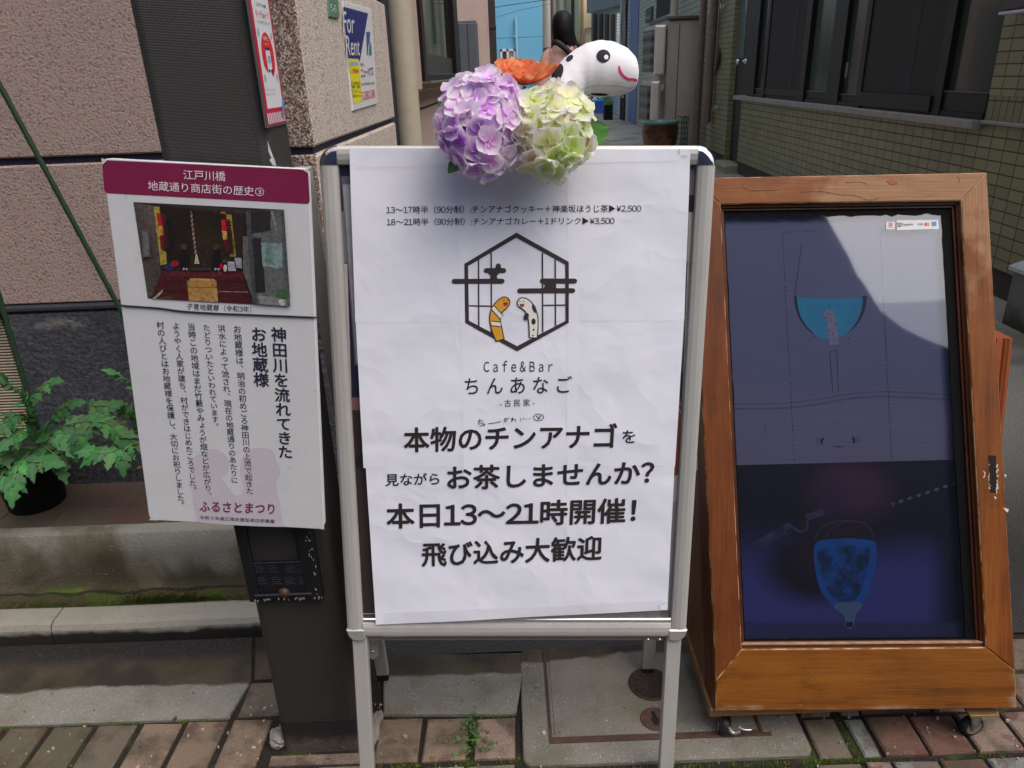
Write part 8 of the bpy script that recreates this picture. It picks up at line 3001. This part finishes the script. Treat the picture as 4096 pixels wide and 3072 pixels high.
prof = [(0.0, 0.012, 0), (0.006, 0.04, 0), (0.022, 0.066, 0), (0.05, 0.088, 0), (0.09, 0.099, 0), (0.14, 0.104, 0.002), (0.19, 0.106, 0.008), (0.23, 0.110, 0.018), (0.262, 0.110, 0.028), (0.285, 0.106, 0.034), (0.292, 0.05, 0.036)]
for dz, r_, sx_ in prof:
    rings.append([np.array([HX + sx_ + r_ * math.cos(w) * (0.78 + 0.02 * math.sin(9 * w) * (dz > .15)), YP_ + r_ * 1.02 * math.sin(w) + (0.02 if dz > 0.2 else 0), ZH - dz * 0.84 - (0.014 * math.sin(17 * w) + 0.01 * math.sin(5 * w)) * (dz > 0.25)]) for w in [2 * math.pi * i / 36 for i in range(36)]])
mb.loft(rings, True, True)
for i in range(4):                          # loose strands on the left
    xx = HX - 0.062 - 0.004 * i
    mb.tube(smoothpath([(xx + 0.01, YP_ - 0.03, ZH - 0.16), (xx - 0.012, YP_ - 0.045, ZH - 0.24), (xx + 0.004, YP_ - 0.05, ZH - 0.30 - 0.012 * (i % 3))], 4), 0.0018, 5)
mb.build('hair', kh.m, ps)
ksh = NT('dusty_pink_cloth')
sn = ksh.noise(7, 5, dist=1.2)
ksh.col(ksh.mix(sn, rgba((200, 158, 154)), rgba((216, 174, 168))))
ksh.rough(0.9)
ksh.bump(ksh.noise(18, 4, dist=1.5), 0.5, 0.02)
M_SHIRT = ksh.m
mb = MB()
rings = []
for z, rx, ry in [(sh + 0.045, 0.055, 0.05), (sh + 0.02, 0.085, 0.065), (sh - 0.02, 0.125, 0.085), (sh - 0.06, 0.148, 0.10), (sh - 0.14, 0.142, 0.11), (sh - 0.3, 0.138, 0.112), (sh - 0.45, 0.145, 0.12), (sh - 0.62, 0.155, 0.125), (sh - 0.63, 0.14, 0.115)]:
    rings.append([np.array([X + rx * math.copysign(abs(math.cos(w)) ** 0.85, math.cos(w)), YP_ + ry * math.sin(w), z + 0.004 * math.sin(4 * w)]) for w in [2 * math.pi * i / 40 for i in range(40)]])
mb.loft(rings, True, True)
for s_ in (-1, 1):
    rr2 = []
    P = smoothpath([(X + s_ * 0.09, YP_, sh - 0.045), (X + s_ * 0.13, YP_ - 0.004, sh - 0.10), (X + s_ * (0.16 if s_ < 0 else 0.12), YP_ - 0.01 + (0.03 if s_ > 0 else 0), sh - 0.22), (X + s_ * (0.175 if s_ < 0 else 0.10), YP_ - 0.01 + (0.08 if s_ > 0 else 0), sh - (0.34 if s_ < 0 else 0.28))], 5)
    mb.tube(P, list(np.interp(np.linspace(0, 1, len(P)), [0, .3, .7, 1], [0.05, 0.06, 0.062, 0.07])), 20)
mb.build('shirt', M_SHIRT, ps)
mb = MB()
def strap(pts, w):
    P = smoothpath([gy(x, y, YP_ - 0.12 - 0.0) for x, y in pts], 6)
    for a_, b_ in zip(P, P[1:]): pass
    q = np.array([0.55, 0, 0.83])
    vs = []
    for i, p in enumerate(P):
        t = nrm(P[min(i + 1, len(P) - 1)] - P[max(i - 1, 0)])
        n = np.array([0, -1.0, 0])
        s_ = np.cross(t, n)
        for e, d_ in ((-1, 0), (1, 0), (1, 0.012), (-1, 0.012)): vs.append(p + s_ * w / 2 * e + np.array([0, d_ + 0.05 * (i < 4) * (4 - i) / 4, 0]))
    m = len(P)
    mb.add(vs, [(i * 4 + j, i * 4 + (j + 1) % 4, (i + 1) * 4 + (j + 1) % 4, (i + 1) * 4 + j) for i in range(m - 1) for j in range(4)], True)
strap([(2214, 168), (2232, 172), (2252, 186), (2274, 206), (2296, 228), (2330, 262)], 0.040)
strap([(2306, 168), (2314, 180), (2318, 200), (2316, 240)], 0.032)
mb.build('bag_strap', flat('strap_black', (24, 24, 28), 0.7, 0, 0.2, 60), ps)
mb = MB()
for s_, dy in ((-1, -0.1), (1, 0.12)):
    P = smoothpath([(X + s_ * 0.085, YP_, 1.0), (X + s_ * 0.10, YP_ + dy * 0.1, 0.7), (X + s_ * 0.105, YP_ + dy * 0.6, 0.4), (X + s_ * 0.105, YP_ + dy, 0.08)], 6)
    mb.tube(P, list(np.linspace(0.11, 0.065, len(P))), 18)
mb.build('trousers', flat('trousers_black', (30, 30, 34), 0.8), ps)

# ================================================================== BEHIND THE VIEWER: added unseen block, outline shaped for the reflection in the glass
M_OPP = flat('silhouette_wall', (108, 110, 134), 0.8, 0, 0.08, 2)
op = thing('reflection_silhouette', 'unseen added building across the street, its outline shaped for the reflection in the cabinet window', 'building', (0, -7.5, 0))
OPL = PL((0, -7.5, 0), (-1, 0, 0), (0, 1, 0))
out_ = [(16, 0), (16, 4.2), (7.6, 4.55), (6.66, 4.82), (6.36, 4.98), (6.1, 5.16), (5.82, 5.48), (5.66, 6.0), (5.60, 6.12), (5.53, 6.5), (5.34, 7.2), (5.1, 8.6), (-16, 8.6), (-16, 0)]
mb = MB()
mb.plate(OPL, [(-x, z) for x, z in out_], -4.0, 0.0, 0.02)
mb.build('wall', M_OPP, op)
